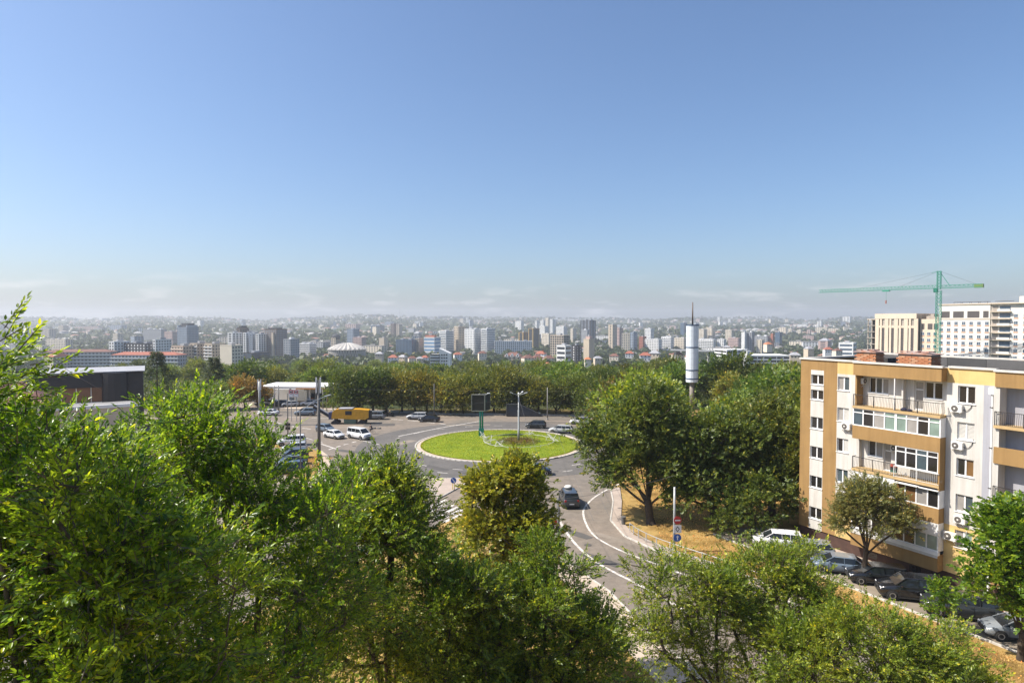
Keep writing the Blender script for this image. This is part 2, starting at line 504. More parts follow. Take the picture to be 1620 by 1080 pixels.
# ------------------------------------------------------------------ setting: terrain and roads
ys = np.concatenate([np.linspace(-60, 200, 27), np.linspace(220, 1200, 40), np.linspace(1240, 7500, 110)])
xs = np.linspace(-1, 1, 121)
GX = np.outer(np.maximum(ys, 0) * 1.25 + 260, xs); GYY = np.repeat(ys[:, None], len(xs), 1)
V = np.stack([GX, GYY, terrain(GX, GYY)], -1).reshape(-1, 3)
nx = len(xs)
ii = (np.arange(len(ys) - 1)[:, None] * nx + np.arange(nx - 1)[None, :]).ravel()
F = np.stack([ii, ii + 1, ii + nx + 1, ii + nx], 1)
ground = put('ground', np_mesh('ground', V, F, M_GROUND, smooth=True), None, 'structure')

RC = (-2.1, 107.4)                       # centre of the roundabout
def ring_pts(r_, a0, a1, n):
    return [(RC[0] + r_ * math.cos(R(a0 + (a1 - a0) * k / n)), RC[1] + r_ * math.sin(R(a0 + (a1 - a0) * k / n))) for k in range(n + 1)]

far_edge = [(-175, 158), (-110, 154), (-76, 151), (-46, 150), (-31, 146), (-15, 142), (0, 141), (16, 139), (35, 136), (70, 131), (150, 122)]
near_right = [(150, 96), (70, 105), (40, 107.5), (27, 107)] + ring_pts(25.5, -6, -50, 8) + [(12.4, 79), (11.8, 73), (10.4, 66), (11.0, 61), (13.2, 57.2), (17, 52.4), (21, 46), (25, 38), (31, 26), (36, 12)]
near_left = [(24, 12), (18, 24), (13.5, 31.5), (11.2, 36.5), (9.2, 42), (7.6, 48.3), (5.3, 53.2), (3.0, 58.5), (0.6, 64.5), (-1.6, 71), (-4.8, 70), (-8, 64), (-13, 56), (-18, 46), (-24, 30), (-40, 30), (-33, 45), (-28, 58), (-25, 70), (-24.6, 77), (-25.6, 85), (-27.5, 92), (-31, 101), (-38, 110), (-46, 116), (-80, 119), (-175, 121)]
mb = MB(); mb.poly((far_edge + near_right + near_left)[::-1], 0.004)
road = mb.build('road', M_ASPH); tag(road, kind='structure')
mb = MB()
o_, i_ = ring_pts(24.0, 0, 360, 96), ring_pts(14.2, 0, 360, 96)
for k in range(96):
    mb.quad((*i_[k], 0.008), (*o_[k], 0.008), (*o_[k + 1], 0.008), (*i_[k + 1], 0.008))
ringr = mb.build('ring_road', M_ASPH_RING); tag(ringr, kind='structure')
mb = MB(); mb.poly([(-29, 92), (-27.5, 84), (-27, 74), (-30, 62), (-36, 50), (-80, 50), (-100, 60), (-100, 108), (-46, 108), (-36, 103)][::-1], 0.006)
lot = mb.build('car_park', M_LOT); tag(lot, kind='structure')

# painted lines on the road
def paint(pts, w, z=0.014, dash=None, parent=road):
    pts = [(p[0], p[1]) for p in pts]
    if dash is None:
        m_ = MB(); strip_mb(m_, pts, w, z); m_.build('marking', M_PAINT, parent); return
    on, off = dash
    seg = [Vector(p) for p in pts]
    cum = [0]
    for a, b in zip(seg, seg[1:]): cum.append(cum[-1] + (b - a).length)
    def at(s):
        for k in range(len(seg) - 1):
            if s <= cum[k + 1] or k == len(seg) - 2:
                return seg[k].lerp(seg[k + 1], (s - cum[k]) / max(cum[k + 1] - cum[k], 1e-6))
    s = 0
    while s < cum[-1] - 0.3:
        e_ = min(s + on, cum[-1])
        m_ = MB(); strip_mb(m_, [at(s), at((s + e_) / 2), at(e_)], w, z); m_.build('marking', M_PAINT, parent)
        s += on + off
sl = lambda L: [(p.x, p.y) for p in smooth_line([GP(*q) for q in L])]
paint(sl([(980, 765), (959, 775), (936, 790), (923, 808), (929, 832), (944, 850), (972, 866), (998, 877), (1033, 890), (1080, 908), (1130, 930)]), 0.22)
paint(sl([(887, 790), (884, 805), (885, 822), (906, 855), (938, 885), (974, 906), (998, 918), (1050, 946), (1110, 982)]), 0.26)
paint(sl([(860, 862), (894, 893), (932, 920), (971, 943), (985, 980), (1003, 1007), (1040, 1033), (1078, 1060)]), 0.24)
paint(sl([(1020, 1002), (1050, 1022), (1090, 1050)]), 0.16)
paint([GP(630, 690), GP(700, 676), GP(760, 666)], 0.3)
paint([GP(520, 655.5), GP(590, 661), GP(650, 665), GP(705, 671)], 0.3, dash=(3.0, 1.2))
paint([GP(425, 665), GP(470, 676), GP(520, 682), GP(560, 688), GP(585, 693)], 0.3, dash=(2.4, 1.1))
paint([GP(415, 658), GP(470, 660), GP(530, 662)], 0.25, dash=(4, 2))
paint([GP(508, 702), GP(532, 710)], 0.28)
paint([GP(520, 711), GP(545, 703), GP(568, 697)], 0.3, dash=(1.2, 0.9))
paint([GP(545, 690), GP(600, 703)], 0.2)
paint([GP(430, 680), GP(475, 690), GP(510, 700)], 0.2, dash=(3, 3))
paint(ring_pts(19.2, 0, 360, 120), 0.16, 0.016, dash=(1.6, 4.4))
paint(ring_pts(21.7, 200, 330, 60), 0.16, 0.016, dash=(1.6, 4.4))
paint([GP(664, 756), GP(700, 759), GP(742, 762)], 0.3)
paint([GP(840, 758), GP(855, 757)], 0.2)
for k in range(6):
    paint([GP(672 + 6 * k, 806 + 4 * k), GP(706 + 6 * k, 790 + 4 * k)], 0.45)
paint([GP(828, 826), GP(866, 808)], 0.3)

# repairs, tyre-darkened lanes and covers in the asphalt
M_PATCH = asphalt_material('asphalt_patch', (0.085, 0.08, 0.075), (0.12, 0.11, 0.10), 0.8)
M_PATCHL = asphalt_material('asphalt_old', (0.22, 0.19, 0.155), (0.28, 0.235, 0.19), 0.75)
for k_, (px, py, l_, w_p, an_) in enumerate([(545, 676, 9, 2.2, 4), (470, 672, 12, 1.6, 3), (600, 672, 6, 3, 10), (640, 700, 5, 1.6, 60), (690, 740, 4.5, 1.3, 140), (775, 747, 6, 1.2, 178), (870, 770, 4, 1.8, 30), (915, 845, 3.2, 1.1, -50), (950, 885, 4.2, 0.9, -46), (965, 850, 5, 0.8, -40), (560, 715, 7, 1.4, -30), (590, 735, 8, 1.2, 80), (740, 672, 9, 1.3, 5), (860, 668, 10, 1.2, -4), (440, 690, 8, 2.5, 12), (905, 880, 2.2, 1.6, -50)]):
    cx_, cy_ = GP(px, py); ca_, sa_ = math.cos(R(an_)), math.sin(R(an_))
    ring = []
    for u_, v_ in ((-0.5, -0.5), (-0.1, -0.46), (0.2, -0.54), (0.5, -0.48), (0.52, 0.1), (0.47, 0.5), (0.1, 0.47), (-0.2, 0.53), (-0.49, 0.48), (-0.52, -0.1)):
        x_ = u_ * l_ * rnd.uniform(0.94, 1.06); y_ = v_ * w_p * rnd.uniform(0.85, 1.15)
        ring.append((cx_ + x_ * ca_ - y_ * sa_, cy_ + x_ * sa_ + y_ * ca_))
    m_ = MB(); m_.poly(ring, 0.0115); m_.build('repair_patch', M_PATCH if k_ % 3 else M_PATCHL, road)
for px, py in [(560, 705), (620, 725), (735, 748), (930, 862), (880, 745), (700, 668), (480, 685)]:
    cx_, cy_ = GP(px, py); m_ = MB(); m_.prism([(cx_ + 0.36 * math.cos(t_ * math.pi / 8), cy_ + 0.36 * math.sin(t_ * math.pi / 8)) for t_ in range(16)], 0.0, 0.02); m_.build('manhole_cover', M_PATCH, road)

# roundabout: kerb stones, paved ring, lawn
isl = MB(); isl.poly(ring_pts(14.05, 0, 360, 96)[:-1], 0.10)
isl = isl.build('roundabout_ring', M_PAVE); tag(isl, kind='structure')
st = MB(); st.bbox(-0.46, 0.46, -0.14, 0.14, 0.0, 0.17, 0.025)
me_k1, me_k2 = st.mesh('kerb_stone', M_KERB), st.mesh('kerb_stone', M_KERBD)
nk = int(2 * math.pi * 14.2 / 0.97)
for k in range(nk):
    a = 2 * math.pi * k / nk
    near_ = math.sin(a) < -0.75 and math.cos(a) > -0.1
    o = put('kerb_stone', me_k2 if (near_ and k % 3 == 0) else me_k1, isl)
    o.location = (RC[0] + 14.2 * math.cos(a), RC[1] + 14.2 * math.sin(a), 0.002)
    o.rotation_euler = (rnd.uniform(-0.02, 0.02), 0, a + math.pi / 2 + rnd.uniform(-0.02, 0.02))
pts = ring_pts(13.3, 0, 360, 96)[:-1]
lm = MB(); lm.poly(pts, 0.13)
# a gently domed lawn
vs = [(RC[0], RC[1], 0.42)]; fs = []
for r_, z_ in ((4, 0.40), (8, 0.34), (11, 0.25), (12.8, 0.17), (13.3, 0.10)):
    for k in range(72):
        a = 2 * math.pi * k / 72
        vs.append((RC[0] + r_ * math.cos(a), RC[1] + r_ * math.sin(a), z_))
for k in range(72):
    fs.append((0, 1 + k, 1 + (k + 1) % 72))
for q in range(4):
    for k in range(72):
        j = (k + 1) % 72
        fs.append((1 + q * 72 + k, 1 + (q + 1) * 72 + k, 1 + (q + 1) * 72 + j, 1 + q * 72 + j))
lm = MB(); lm._add(vs, fs)
lawn = lm.build('lawn', M_LAWN, None, True); tag(lawn, kind='structure')
def lawn_z(x, y):
    r_ = math.hypot(x - RC[0], y - RC[1])
    return float(np.interp(r_, [0, 4, 8, 11, 12.8, 13.3], [0.42, 0.40, 0.34, 0.25, 0.17, 0.10]))

# grass blades over the lawn and its rough edge
def blades(name, n, sampler, h, w, material, kind='stuff', label=None):
    P = np.array([sampler() for _ in range(n)])
    rg = np.random.default_rng(5)
    a = rg.uniform(0, 2 * np.pi, n); hh = h * rg.uniform(0.5, 1.4, n); ww = w * rg.uniform(0.6, 1.3, n)
    lean = rg.normal(0, 0.35, (n, 2)) * hh[:, None]
    s = np.stack([np.cos(a) * ww, np.sin(a) * ww, np.zeros(n)], 1)
    tip = P + np.stack([lean[:, 0], lean[:, 1], hh], 1)
    Vv = np.stack([P - s, P + s, tip], 1).reshape(-1, 3)
    Ff = np.arange(3 * n).reshape(-1, 3)
    o = put(name, np_mesh(name, Vv, Ff, material), None, kind)
    if label: tag(o, label, 'grass')
    return o
M_BLADE = leaf_mat('grass_blade', (0.15, 0.21, 0.016), (0.31, 0.34, 0.032), (2.0, 1.9, 0.8), 0.35, 0.55)
M_STRAW = leaf_mat('dry_blade', (0.30, 0.19, 0.05), (0.66, 0.45, 0.16), (1.5, 1.3, 0.9), 0.3, 0.7)
def _lawn_pt():
    while True:
        r_ = 13.35 * math.sqrt(rnd.random()) if rnd.random() < 0.8 else rnd.uniform(13.1, 13.4)
        a = rnd.uniform(0, 2 * math.pi)
        x, y = RC[0] + r_ * math.cos(a), RC[1] + r_ * math.sin(a)
        return (x, y, lawn_z(x, y) - 0.02)
blades('lawn_grass', 60000, _lawn_pt, 0.13, 0.035, M_BLADE, label='bright green mown grass on the roundabout island')

# pavements, verges and kerbs beside the roads
def kerb_line(pts, parent, step=1.0, gap=0.02, h=0.14, w=0.16, material=None):
    pts = [Vector((p[0], p[1])) for p in pts]
    L = []; 
    for a, b in zip(pts, pts[1:]):
        n_ = max(1, int(round((b - a).length / step)))
        for k in range(n_):
            L.append((a.lerp(b, k / n_), a.lerp(b, (k + 1) / n_)))
    for a, b in L:
        ln = (b - a).length
        key = ('k', round(ln, 1), material.name if material else '', round(h, 2), round(w, 2))
        if key not in KIDS:
            q = MB(); q.bbox(-round(ln, 1) / 2 + gap / 2, round(ln, 1) / 2 - gap / 2, -w / 2, w / 2, 0, h, 0.02); KIDS[key] = q.mesh('kerb_stone', material or M_KERB)
        o = put('kerb_stone', KIDS[key], parent)
        m_ = (a + b) / 2
        o.location = (m_.x, m_.y, 0.0); o.rotation_euler = (rnd.uniform(-0.03, 0.03), 0, math.atan2(b.y - a.y, b.x - a.x) + rnd.uniform(-0.01, 0.01))

sw_in = sl([(507, 712), (508, 728), (505, 745), (496, 757), (484, 765), (470, 776)])
sw_out = sl([(517, 720), (523, 733), (520, 745), (510, 757), (495, 768), (476, 784), (440, 806)])
mb = MB()
n_ = min(len(sw_in), len(sw_out))
so = [sw_out[int(i * (len(sw_out) - 1) / (len(sw_in) - 1))] for i in range(len(sw_in))]
for k in range(len(sw_in) - 1):
    mb.quad((*so[k], 0.11), (*so[k + 1], 0.11), (*sw_in[k + 1], 0.11), (*sw_in[k], 0.11))
walk = mb.build('footpath', M_PAVE); tag(walk, kind='structure')
kerb_line(sw_in[::3] + [sw_in[-1]], walk); kerb_line(sw_out[::3] + [sw_out[-1]], walk)
mb = MB(); mb.poly([(-12.4, 83.6), (-8.6, 74.5), (-5.0, 83.6)], 0.10)
tri_isl = mb.build('traffic_island', M_PAVE2); tag(tri_isl, kind='structure')
kerb_line([(-12.5, 83.7), (-8.6, 74.3), (-4.9, 83.7), (-12.5, 83.7)], tri_isl, 0.95)
rk = [(12.4, 79), (11.8, 73), (10.4, 66), (11.0, 61), (13.2, 57.2), (17, 52.4), (21, 46), (25, 38), (31, 26)]
verge = MB(); verge.poly([(a, b) for a, b in rk] + [(33, 26), (27, 38.5), (22.6, 46.6), (18.2, 53.4), (14, 58.3), (12, 61.3), (11.5, 66), (12.8, 73), (13.6, 79)][0:] , 0.10)
verge = verge.build('verge_pavement', M_PAVE2); tag(verge, kind='structure')
kerb_line(rk, verge, 1.0)
lk = [(11.2, 36.5), (9.2, 42), (7.6, 48.3), (5.3, 53.2), (3.0, 58.5), (0.6, 64.5)]
mb = MB(); mb.poly(lk + [(-1.4, 63.8), (0.9, 57.6), (3.2, 52.3), (5.4, 47.4), (6.8, 41.2), (8.6, 35.4)], 0.10)
walk2 = mb.build('pavement', M_PAVE); tag(walk2, kind='structure')
kerb_line([(17.9, 24), (13.4, 31.5)] + lk, walk2, 1.0)
fk = [(-76, 151.2), (-46, 150.2), (-31, 146.2), (-15, 142.2), (0, 141.2), (16, 139.2), (35, 136.2)]
mb = MB(); mb.poly(fk + [(35, 138.5), (16, 141.6), (0, 143.6), (-15, 144.8), (-31, 149), (-46, 153), (-76, 154)], 0.1)
walk3 = mb.build('avenue_pavement', M_PAVE); tag(walk3, kind='structure')
kerb_line(fk, walk3, 1.5)
lawn_pts = []
def _straw():
    while True:
        x = rnd.uniform(13, 40); y = rnd.uniform(30, 92)
        v = (x - 34.75) * 0.878 + (y - 48.2) * 0.4786; u = (x - 34.75) * 0.4786 - (y - 48.2) * 0.878
        if x > 14.5 + max(0, (58 - y)) * 0.62 and (v < -7.2 or u < -19.5):
            return (x, y, -0.01)
blades('dry_grass', 60000, _straw, 0.10, 0.035, M_STRAW, label='dry straw coloured grass between the road and the parked cars')
def _straw2():
    u = rnd.random(); v = rnd.random()
    return (-31.5 + 3.4 * u + v * 0.6, 86 + 14 * v - 3 * u, 0.0)
blades('verge_grass', 3000, _straw2, 0.16, 0.04, M_STRAW, label='strip of dry grass beside the curved footpath')
# ------------------------------------------------------------------ trees
def unit(a):
    return a / np.maximum(np.linalg.norm(a, axis=-1, keepdims=True), 1e-9)

LEAF4 = np.array([[0, 0, 0], [0.24, 0.42, 0.06], [0, 1, -0.04], [-0.24, 0.42, 0.06]], float)
LEAF6 = np.array([[0, 0, 0], [0.2, 0.26, 0.05], [0.19, 0.62, 0.03], [0, 1, -0.1], [-0.19, 0.62, 0.03], [-0.2, 0.26, 0.05]], float)
FACE4 = np.array([[0, 1, 2], [0, 2, 3]])
FACE6 = np.array([[0, 1, 2], [0, 2, 3], [0, 3, 4], [0, 4, 5]])

def spray_proto(rg, nleaf, L, leaf, six=False, wide=1.0):
    """one twig of leaves along +y, leaves facing +z"""
    P = LEAF6 if six else LEAF4
    out = []
    for k in range(nleaf):
        t = (k + 0.6) / nleaf
        side = 1 if k % 2 else -1
        yaw = side * rg.uniform(0.5, 1.15) * (1 - 0.6 * t) if k < nleaf - 1 else 0
        pitch = rg.normal(-0.15, 0.3); roll = rg.normal(0, 0.45)
        s = leaf * rg.uniform(0.7, 1.2)
        q = P * np.array([wide, 1, 1]) * s
        cr, sr = math.cos(roll), math.sin(roll)
        q = q @ np.array([[cr, 0, -sr], [0, 1, 0], [sr, 0, cr]])
        cp, sp = math.cos(pitch), math.sin(pitch)
        q = q @ np.array([[1, 0, 0], [0, cp, sp], [0, -sp, cp]])
        cy, sy = math.cos(-yaw), math.sin(-yaw)
        q = q @ np.array([[cy, sy, 0], [-sy, cy, 0], [0, 0, 1]])
        q = q + np.array([side * leaf * 0.08, t * L, -0.12 * L * t * t])
        out.append(q)
    return np.array(out)

def frames(d, rg, tilt=0.5):
    up = unit(np.array([0, 0, 1.0]) + rg.normal(0, tilt, d.shape))
    x = unit(np.cross(d, up)); z = np.cross(x, d)
    return np.stack([x, d, z], -1)              # columns

def leaf_cloud(rg, pos, d, nleaf, L, leaf, six=False, tilt=0.5, wide=1.0):
    K = 7
    protos = [spray_proto(rg, nleaf, L, leaf, six, wide) for _ in range(K)]
    P = np.array(protos)                        # K, nleaf, nv, 3
    idx = rg.integers(0, K, len(pos))
    Fm = frames(d, rg, tilt) * rg.uniform(0.75, 1.2, (len(pos), 1, 1))
    W = np.einsum('nij,nlvj->nlvi', Fm, P[idx]) + pos[:, None, None, :]
    nv = W.shape[2]
    V = W.reshape(-1, 3)
    fa = FACE6 if six else FACE4
    n = len(V) // nv
    F = (np.arange(n)[:, None, None] * nv + fa[None]).reshape(-1, 3)
    return V, F

def sample_env(rg, ells, n, shell=0.72):
    E = np.array(ells, float)
    w = (E[:, 3] * E[:, 4] * E[:, 5]) ** (0.7)
    k = rg.choice(len(E), n, p=w / w.sum())
    m = min(n, 5 * len(E)); k[:m] = np.repeat(np.arange(len(E)), 5)[:m]   # every lobe carries some leaves
    d = unit(rg.normal(0, 1, (n, 3)))
    d[:, 2] = np.where(d[:, 2] < -0.55, -d[:, 2], d[:, 2])
    ph = rg.uniform(0, 6.28, 6)
    bump = 1 + 0.13 * np.sin(3.1 * d[:, 0] * 2 + ph[0] + k) + 0.12 * np.sin(4.3 * d[:, 1] * 2 + ph[1] + 2 * k) + 0.10 * np.sin(5.7 * d[:, 2] * 2 + ph[2])
    r = np.where(rg.random(n) < shell, rg.uniform(0.72, 1.0, n), rg.random(n) ** 0.45 * 0.8)
    p = E[k, :3] + d * E[k, 3:6] * (r * bump)[:, None]
    return p, d

def skeleton(rg, base, ells, clumps, r0, lean=0.0):
    """trunk, limbs and branches that reach every clump; returns a bark mesh builder"""
    E = np.array(ells, float)
    cen = (E[:, :3] * (E[:, 3:4] ** 2)).sum(0) / (E[:, 3] ** 2).sum()
    base = np.array(base, float)
    zlow = min(E[:, 2] - E[:, 5])
    top = cen + np.array([0, 0, 0.15 * (E[:, 2] + E[:, 5] - cen[2]).max()])
    fork = base + (cen - base) * np.array([0.6, 0.6, 1]) * float(np.clip((zlow - base[2]) / max(cen[2] - base[2], 0.1), 0.3, 0.75))
    nodes = [base]; par = [-1]
    def chain(a, tgt, n, wob):
        pa = nodes[a]
        bend = rg.normal(0, wob, 3) * np.linalg.norm(tgt - pa)
        last = a
        for q in range(1, n + 1):
            t = q / n
            p = pa * (1 - t) + tgt * t + bend * (t * (1 - t)) * 1.6
            p[2] += -0.10 * np.linalg.norm(tgt[:2] - pa[:2]) * t * (1 - t)
            nodes.append(p); par.append(last); last = len(nodes) - 1
        return last
    f = chain(0, fork, 4, 0.04)
    chain(f, top, 5, 0.10)
    for e in E:
        c = e[:3] + rg.normal(0, 0.12, 3) * e[3:6]
        chain(f if rg.random() < 0.6 else max(1, f - 1), c, 6, 0.10)
    order = np.argsort(np.linalg.norm(clumps - fork, axis=1))
    for k in order:
        c = clumps[k]
        N = np.array(nodes)
        d = np.linalg.norm(N - c, axis=1) + 0.5 * np.maximum(0, N[:, 2] - c[2]) + np.where(N[:, 2] < fork[2] - 0.2, 5.0, 0)
        j = int(np.argmin(d))
        ln = float(np.linalg.norm(N[j] - c))
        if ln < 0.15: continue
        chain(j, c, 2 if ln < 1.2 else 3, 0.12)
    n = len(nodes)
    cnt = np.zeros(n)
    kids = [0] * n
    for i in range(n - 1, 0, -1):
        if kids[i] == 0: cnt[i] += 1
        cnt[par[i]] += cnt[i]; kids[par[i]] += 1
    rad = r0 * (np.maximum(cnt, 1) / max(cnt[0], 1)) ** 0.52
    rad = np.maximum(rad, 0.011)
    V = []; F = []
    for i in range(1, n):
        a, b = nodes[par[i]], nodes[i]
        d = unit(b - a)
        ref = np.array([0, 0, 1.0]) if abs(d[2]) < 0.9 else np.array([1.0, 0, 0])
        s = unit(np.cross(d, ref)); u = np.cross(s, d)
        m = 7 if rad[i] > 0.06 else (5 if rad[i] > 0.025 else 3)
        ra = min(rad[par[i]], rad[i] * 1.35)
        if par[i] == 0: ra = rad[0] * 1.35
        o = len(V)
        for (p, rr) in ((a - d * ra * 0.2, ra), (b, rad[i])):
            for k in range(m):
                an = 2 * math.pi * k / m
                V.append(p + (s * math.cos(an) + u * math.sin(an)) * rr)
        for k in range(m):
            F.append((o + k, o + (k + 1) % m, o + m + (k + 1) % m, o + m + k))
    return np.array(V), np.array(F)

def SFq(F):
    return np.asarray(F).reshape(-1, 4)

def tree_mesh(seed, base, ells, nclump, per, rc, nleaf, L, leaf, leafmat, bark, r0, six=False, tilt=0.5, wide=1.0, shell=0.72, up=0.25, loose=0):
    rg = np.random.default_rng(seed)
    cl, dn = sample_env(rg, ells, nclump, shell)
    cen = np.array(ells)[:, :3].mean(0)
    SV, SF = skeleton(rg, base, ells, cl, r0)
    sizes = rg.uniform(0.6, 1.35, nclump)
    k = np.repeat(np.arange(nclump), np.maximum(1, (per * sizes).astype(int)))
    off = rg.normal(0, 1, (len(k), 3)) * rc * sizes[k][:, None] * np.array([1, 1, 0.72])
    pos = cl[k] + off
    d = unit(unit(off) * 0.7 + dn[k] * 0.6 + np.array([0, 0, up]) + rg.normal(0, 0.35, (len(k), 3)))
    if loose:                                    # long shoots that break the outline
        lp, ld = sample_env(rg, ells, loose, 1.0)
        dd = unit(ld + np.array([0, 0, 0.5]) + rg.normal(0, 0.3, (loose, 3)))
        m_ = 3
        lp = (lp[:, None, :] + dd[:, None, :] * (np.arange(m_) * L * 0.6)[None, :, None]).reshape(-1, 3)
        pos = np.concatenate([pos, lp]); d = np.concatenate([d, unit(np.repeat(dd, m_, 0) + rg.normal(0, 0.35, (loose * m_, 3)))])
    LV, LF = leaf_cloud(rg, pos, d, nleaf, L, leaf, six, tilt, wide)
    if leaf < 0.2 and len(pos) > 800:                               # the twig that carries each spray
        s = unit(np.cross(d, rg.normal(0, 1, d.shape))) * 0.006
        p0 = pos - d * L * 0.35; p1 = pos + d * L * 0.92 + np.array([0, 0, -0.1 * L])
        TV = np.stack([p0 - s * 1.6, p0 + s * 1.6, p1 + s, p1 - s], 1).reshape(-1, 3)
        SF = np.concatenate([SFq(SF), np.arange(len(TV)).reshape(-1, 4) + len(SV)]); SV = np.concatenate([SV, TV])
    return np_mesh('trunk', SV, SF, bark, smooth=True), np_mesh('crown', LV, LF, leafmat)

def near_tree(name, label, seed, base, ells, group=None, cat='tree', **kw):
    b = np.array(base, float)
    loc = [(e[0] - b[0], e[1] - b[1], e[2] - b[2], e[3], e[4], e[5]) for e in ells]
    tm, cm = tree_mesh(seed, (0, 0, 0), loc, **kw)
    t = thing(name, label, cat, tuple(base), 0, group)
    put('trunk', tm, t); put('crown', cm, t, 'stuff')
    return t

# --- trees under the window
NG = 'trees below the viewpoint'
near_tree('broadleaf_tree', 'tall glossy green tree at the photo left edge, its top shoots above the skyline', 11, (-10.2, 12.5, 0),
          [(-9.6, 12.4, 14.0, 3.7, 3.2, 4.6), (-8.3, 10.8, 17.7, 1.6, 1.5, 1.7), (-11.3, 12, 16.4, 2.2, 2.2, 2.2), (-7.0, 11.0, 14.4, 2.0, 1.9, 3.2), (-8.6, 9.9, 19.8, 0.3, 0.45, 1.5), (-7.0, 10.6, 17.0, 0.9, 1.0, 1.4)], NG,
          nclump=300, per=31, rc=0.32, nleaf=13, L=0.42, leaf=0.110, leafmat=L_NEAR, bark=M_BARKG, r0=0.24, six=True, tilt=0.6, loose=30)
near_tree('broadleaf_tree', 'wide dense green tree standing before the car park at the left', 12, (-8.2, 17.5, 0),
          [(-8.4, 17.5, 13.3, 3.6, 3.2, 4.4), (-5.6, 17.0, 13.2, 1.8, 2.2, 3.2), (-10.9, 17.6, 16.0, 2.0, 2.2, 2.4), (-8.8, 17.0, 17.1, 1.2, 1.5, 1.7), (-7.1, 17.0, 16.2, 1.1, 1.4, 1.6), (-6.4, 16, 10, 2.6, 2.4, 3.4)], NG,
          nclump=276, per=28, rc=0.36, nleaf=12, L=0.46, leaf=0.120, leafmat=L_NEAR, bark=M_BARKG, r0=0.22, tilt=0.6, loose=30)
near_tree('broadleaf_tree', 'green tree with dark forked limbs at the bottom, before the triangular traffic island', 13, (-4.2, 21.5, 0),
          [(-4.7, 22.3, 11.2, 2.8, 2.6, 3.9), (-4.3, 22.6, 14.0, 1.2, 1.4, 1.7), (-5.8, 22.6, 13.6, 1.6, 1.6, 1.9), (-2.2, 21.5, 10.0, 1.8, 1.8, 2.8)], NG,
          nclump=204, per=34, rc=0.32, nleaf=12, L=0.46, leaf=0.126, leafmat=L_MIDN, bark=M_BARK, r0=0.24, tilt=0.65, shell=0.85, loose=25)
near_tree('maple_tree', 'olive and yellow leaved tree rising over the near rim of the roundabout', 14, (0.6, 36.0, 0),
          [(0.3, 36, 11.0, 1.45, 1.5, 2.0), (-1.4, 36, 10.2, 1.4, 1.5, 2.0), (1.2, 35.6, 8.6, 1.4, 1.5, 1.8), (-0.4, 35.5, 7.6, 2.6, 2.2, 2.8), (0.5, 36, 12.2, 0.9, 0.9, 0.9), (-1.2, 36, 11.6, 0.9, 0.9, 1.0)], NG,
          nclump=180, per=26, rc=0.29, nleaf=8, L=0.42, leaf=0.168, leafmat=L_OLIVE, bark=M_BARK, r0=0.2, tilt=0.5, wide=1.7)
near_tree('broadleaf_tree', 'dense green tree at the bottom centre left of the curving road', 15, (0.8, 23.0, 0),
          [(0.6, 23.5, 8.6, 2.6, 2.4, 3.2), (2.6, 23.8, 7.4, 2.0, 2.0, 2.8), (-1.4, 23.5, 8.0, 2.0, 2.0, 3.0), (1.4, 24.2, 10.8, 1.5, 1.5, 1.7), (-0.3, 22, 6.0, 2.6, 2.2, 2.6)], NG,
          nclump=228, per=34, rc=0.32, nleaf=12, L=0.46, leaf=0.126, leafmat=L_MIDN, bark=M_BARK, r0=0.2, tilt=0.6, loose=20)
near_tree('sparse_tree', 'thin see through tree with a bent dark limb at the road edge', 16, (10.2, 28.4, 0),
          [(7.6, 30.2, 8.0, 1.9, 1.8, 1.7), (6.6, 29.6, 5.9, 1.2, 1.4, 1.6), (9.6, 29.8, 7.6, 1.6, 1.6, 1.8), (8.4, 30, 5.0, 1.4, 1.6, 1.4)], NG,
          nclump=108, per=23, rc=0.28, nleaf=9, L=0.42, leaf=0.131, leafmat=L_AIRY, bark=M_BARK, r0=0.17, tilt=0.8, shell=0.9, loose=12)
near_tree('broadleaf_tree', 'light green bushy tree below the dry grass beside the parked cars', 17, (12.8, 30.5, 0),
          [(12.4, 31, 7.4, 2.4, 2.2, 2.4), (14.3, 31.4, 8.0, 1.7, 1.8, 1.7), (10.6, 30.4, 6.2, 1.7, 1.7, 2.2), (14.2, 30.8, 6.4, 1.8, 1.8, 2.2), (12.4, 29.6, 4.2, 3.0, 2.4, 2.4)], NG,
          nclump=180, per=27, rc=0.31, nleaf=10, L=0.45, leaf=0.137, leafmat=L_AIRY, bark=M_BARK, r0=0.17, tilt=0.75, loose=20)
near_tree('broadleaf_tree', 'low spreading light green tree at the bottom under the parked cars', 18, (16.0, 27.0, 0),
          [(15.6, 28.0, 6.0, 2.8, 2.4, 2.2), (18.4, 28.2, 5.4, 2.2, 2.0, 1.8), (12.6, 27.2, 5.4, 2.2, 2.0, 2.2), (17.0, 26.8, 4.0, 3.4, 2.0, 1.8)], NG,
          nclump=180, per=31, rc=0.31, nleaf=10, L=0.45, leaf=0.137, leafmat=L_AIRY, bark=M_BARK, r0=0.17, tilt=0.7, loose=15)
near_tree('broadleaf_tree', 'low bright tree in the bottom corner below the dry lawn', 19, (20.5, 29.0, 0),
          [(20.4, 29.4, 4.4, 1.9, 1.8, 1.9), (18.8, 28.8, 4.2, 1.7, 1.6, 1.7), (21.8, 29.6, 3.4, 1.3, 1.3, 1.5)], NG,
          nclump=90, per=27, rc=0.29, nleaf=10, L=0.42, leaf=0.137, leafmat=L_AIRY, bark=M_BARK, r0=0.13, tilt=0.7, loose=10)
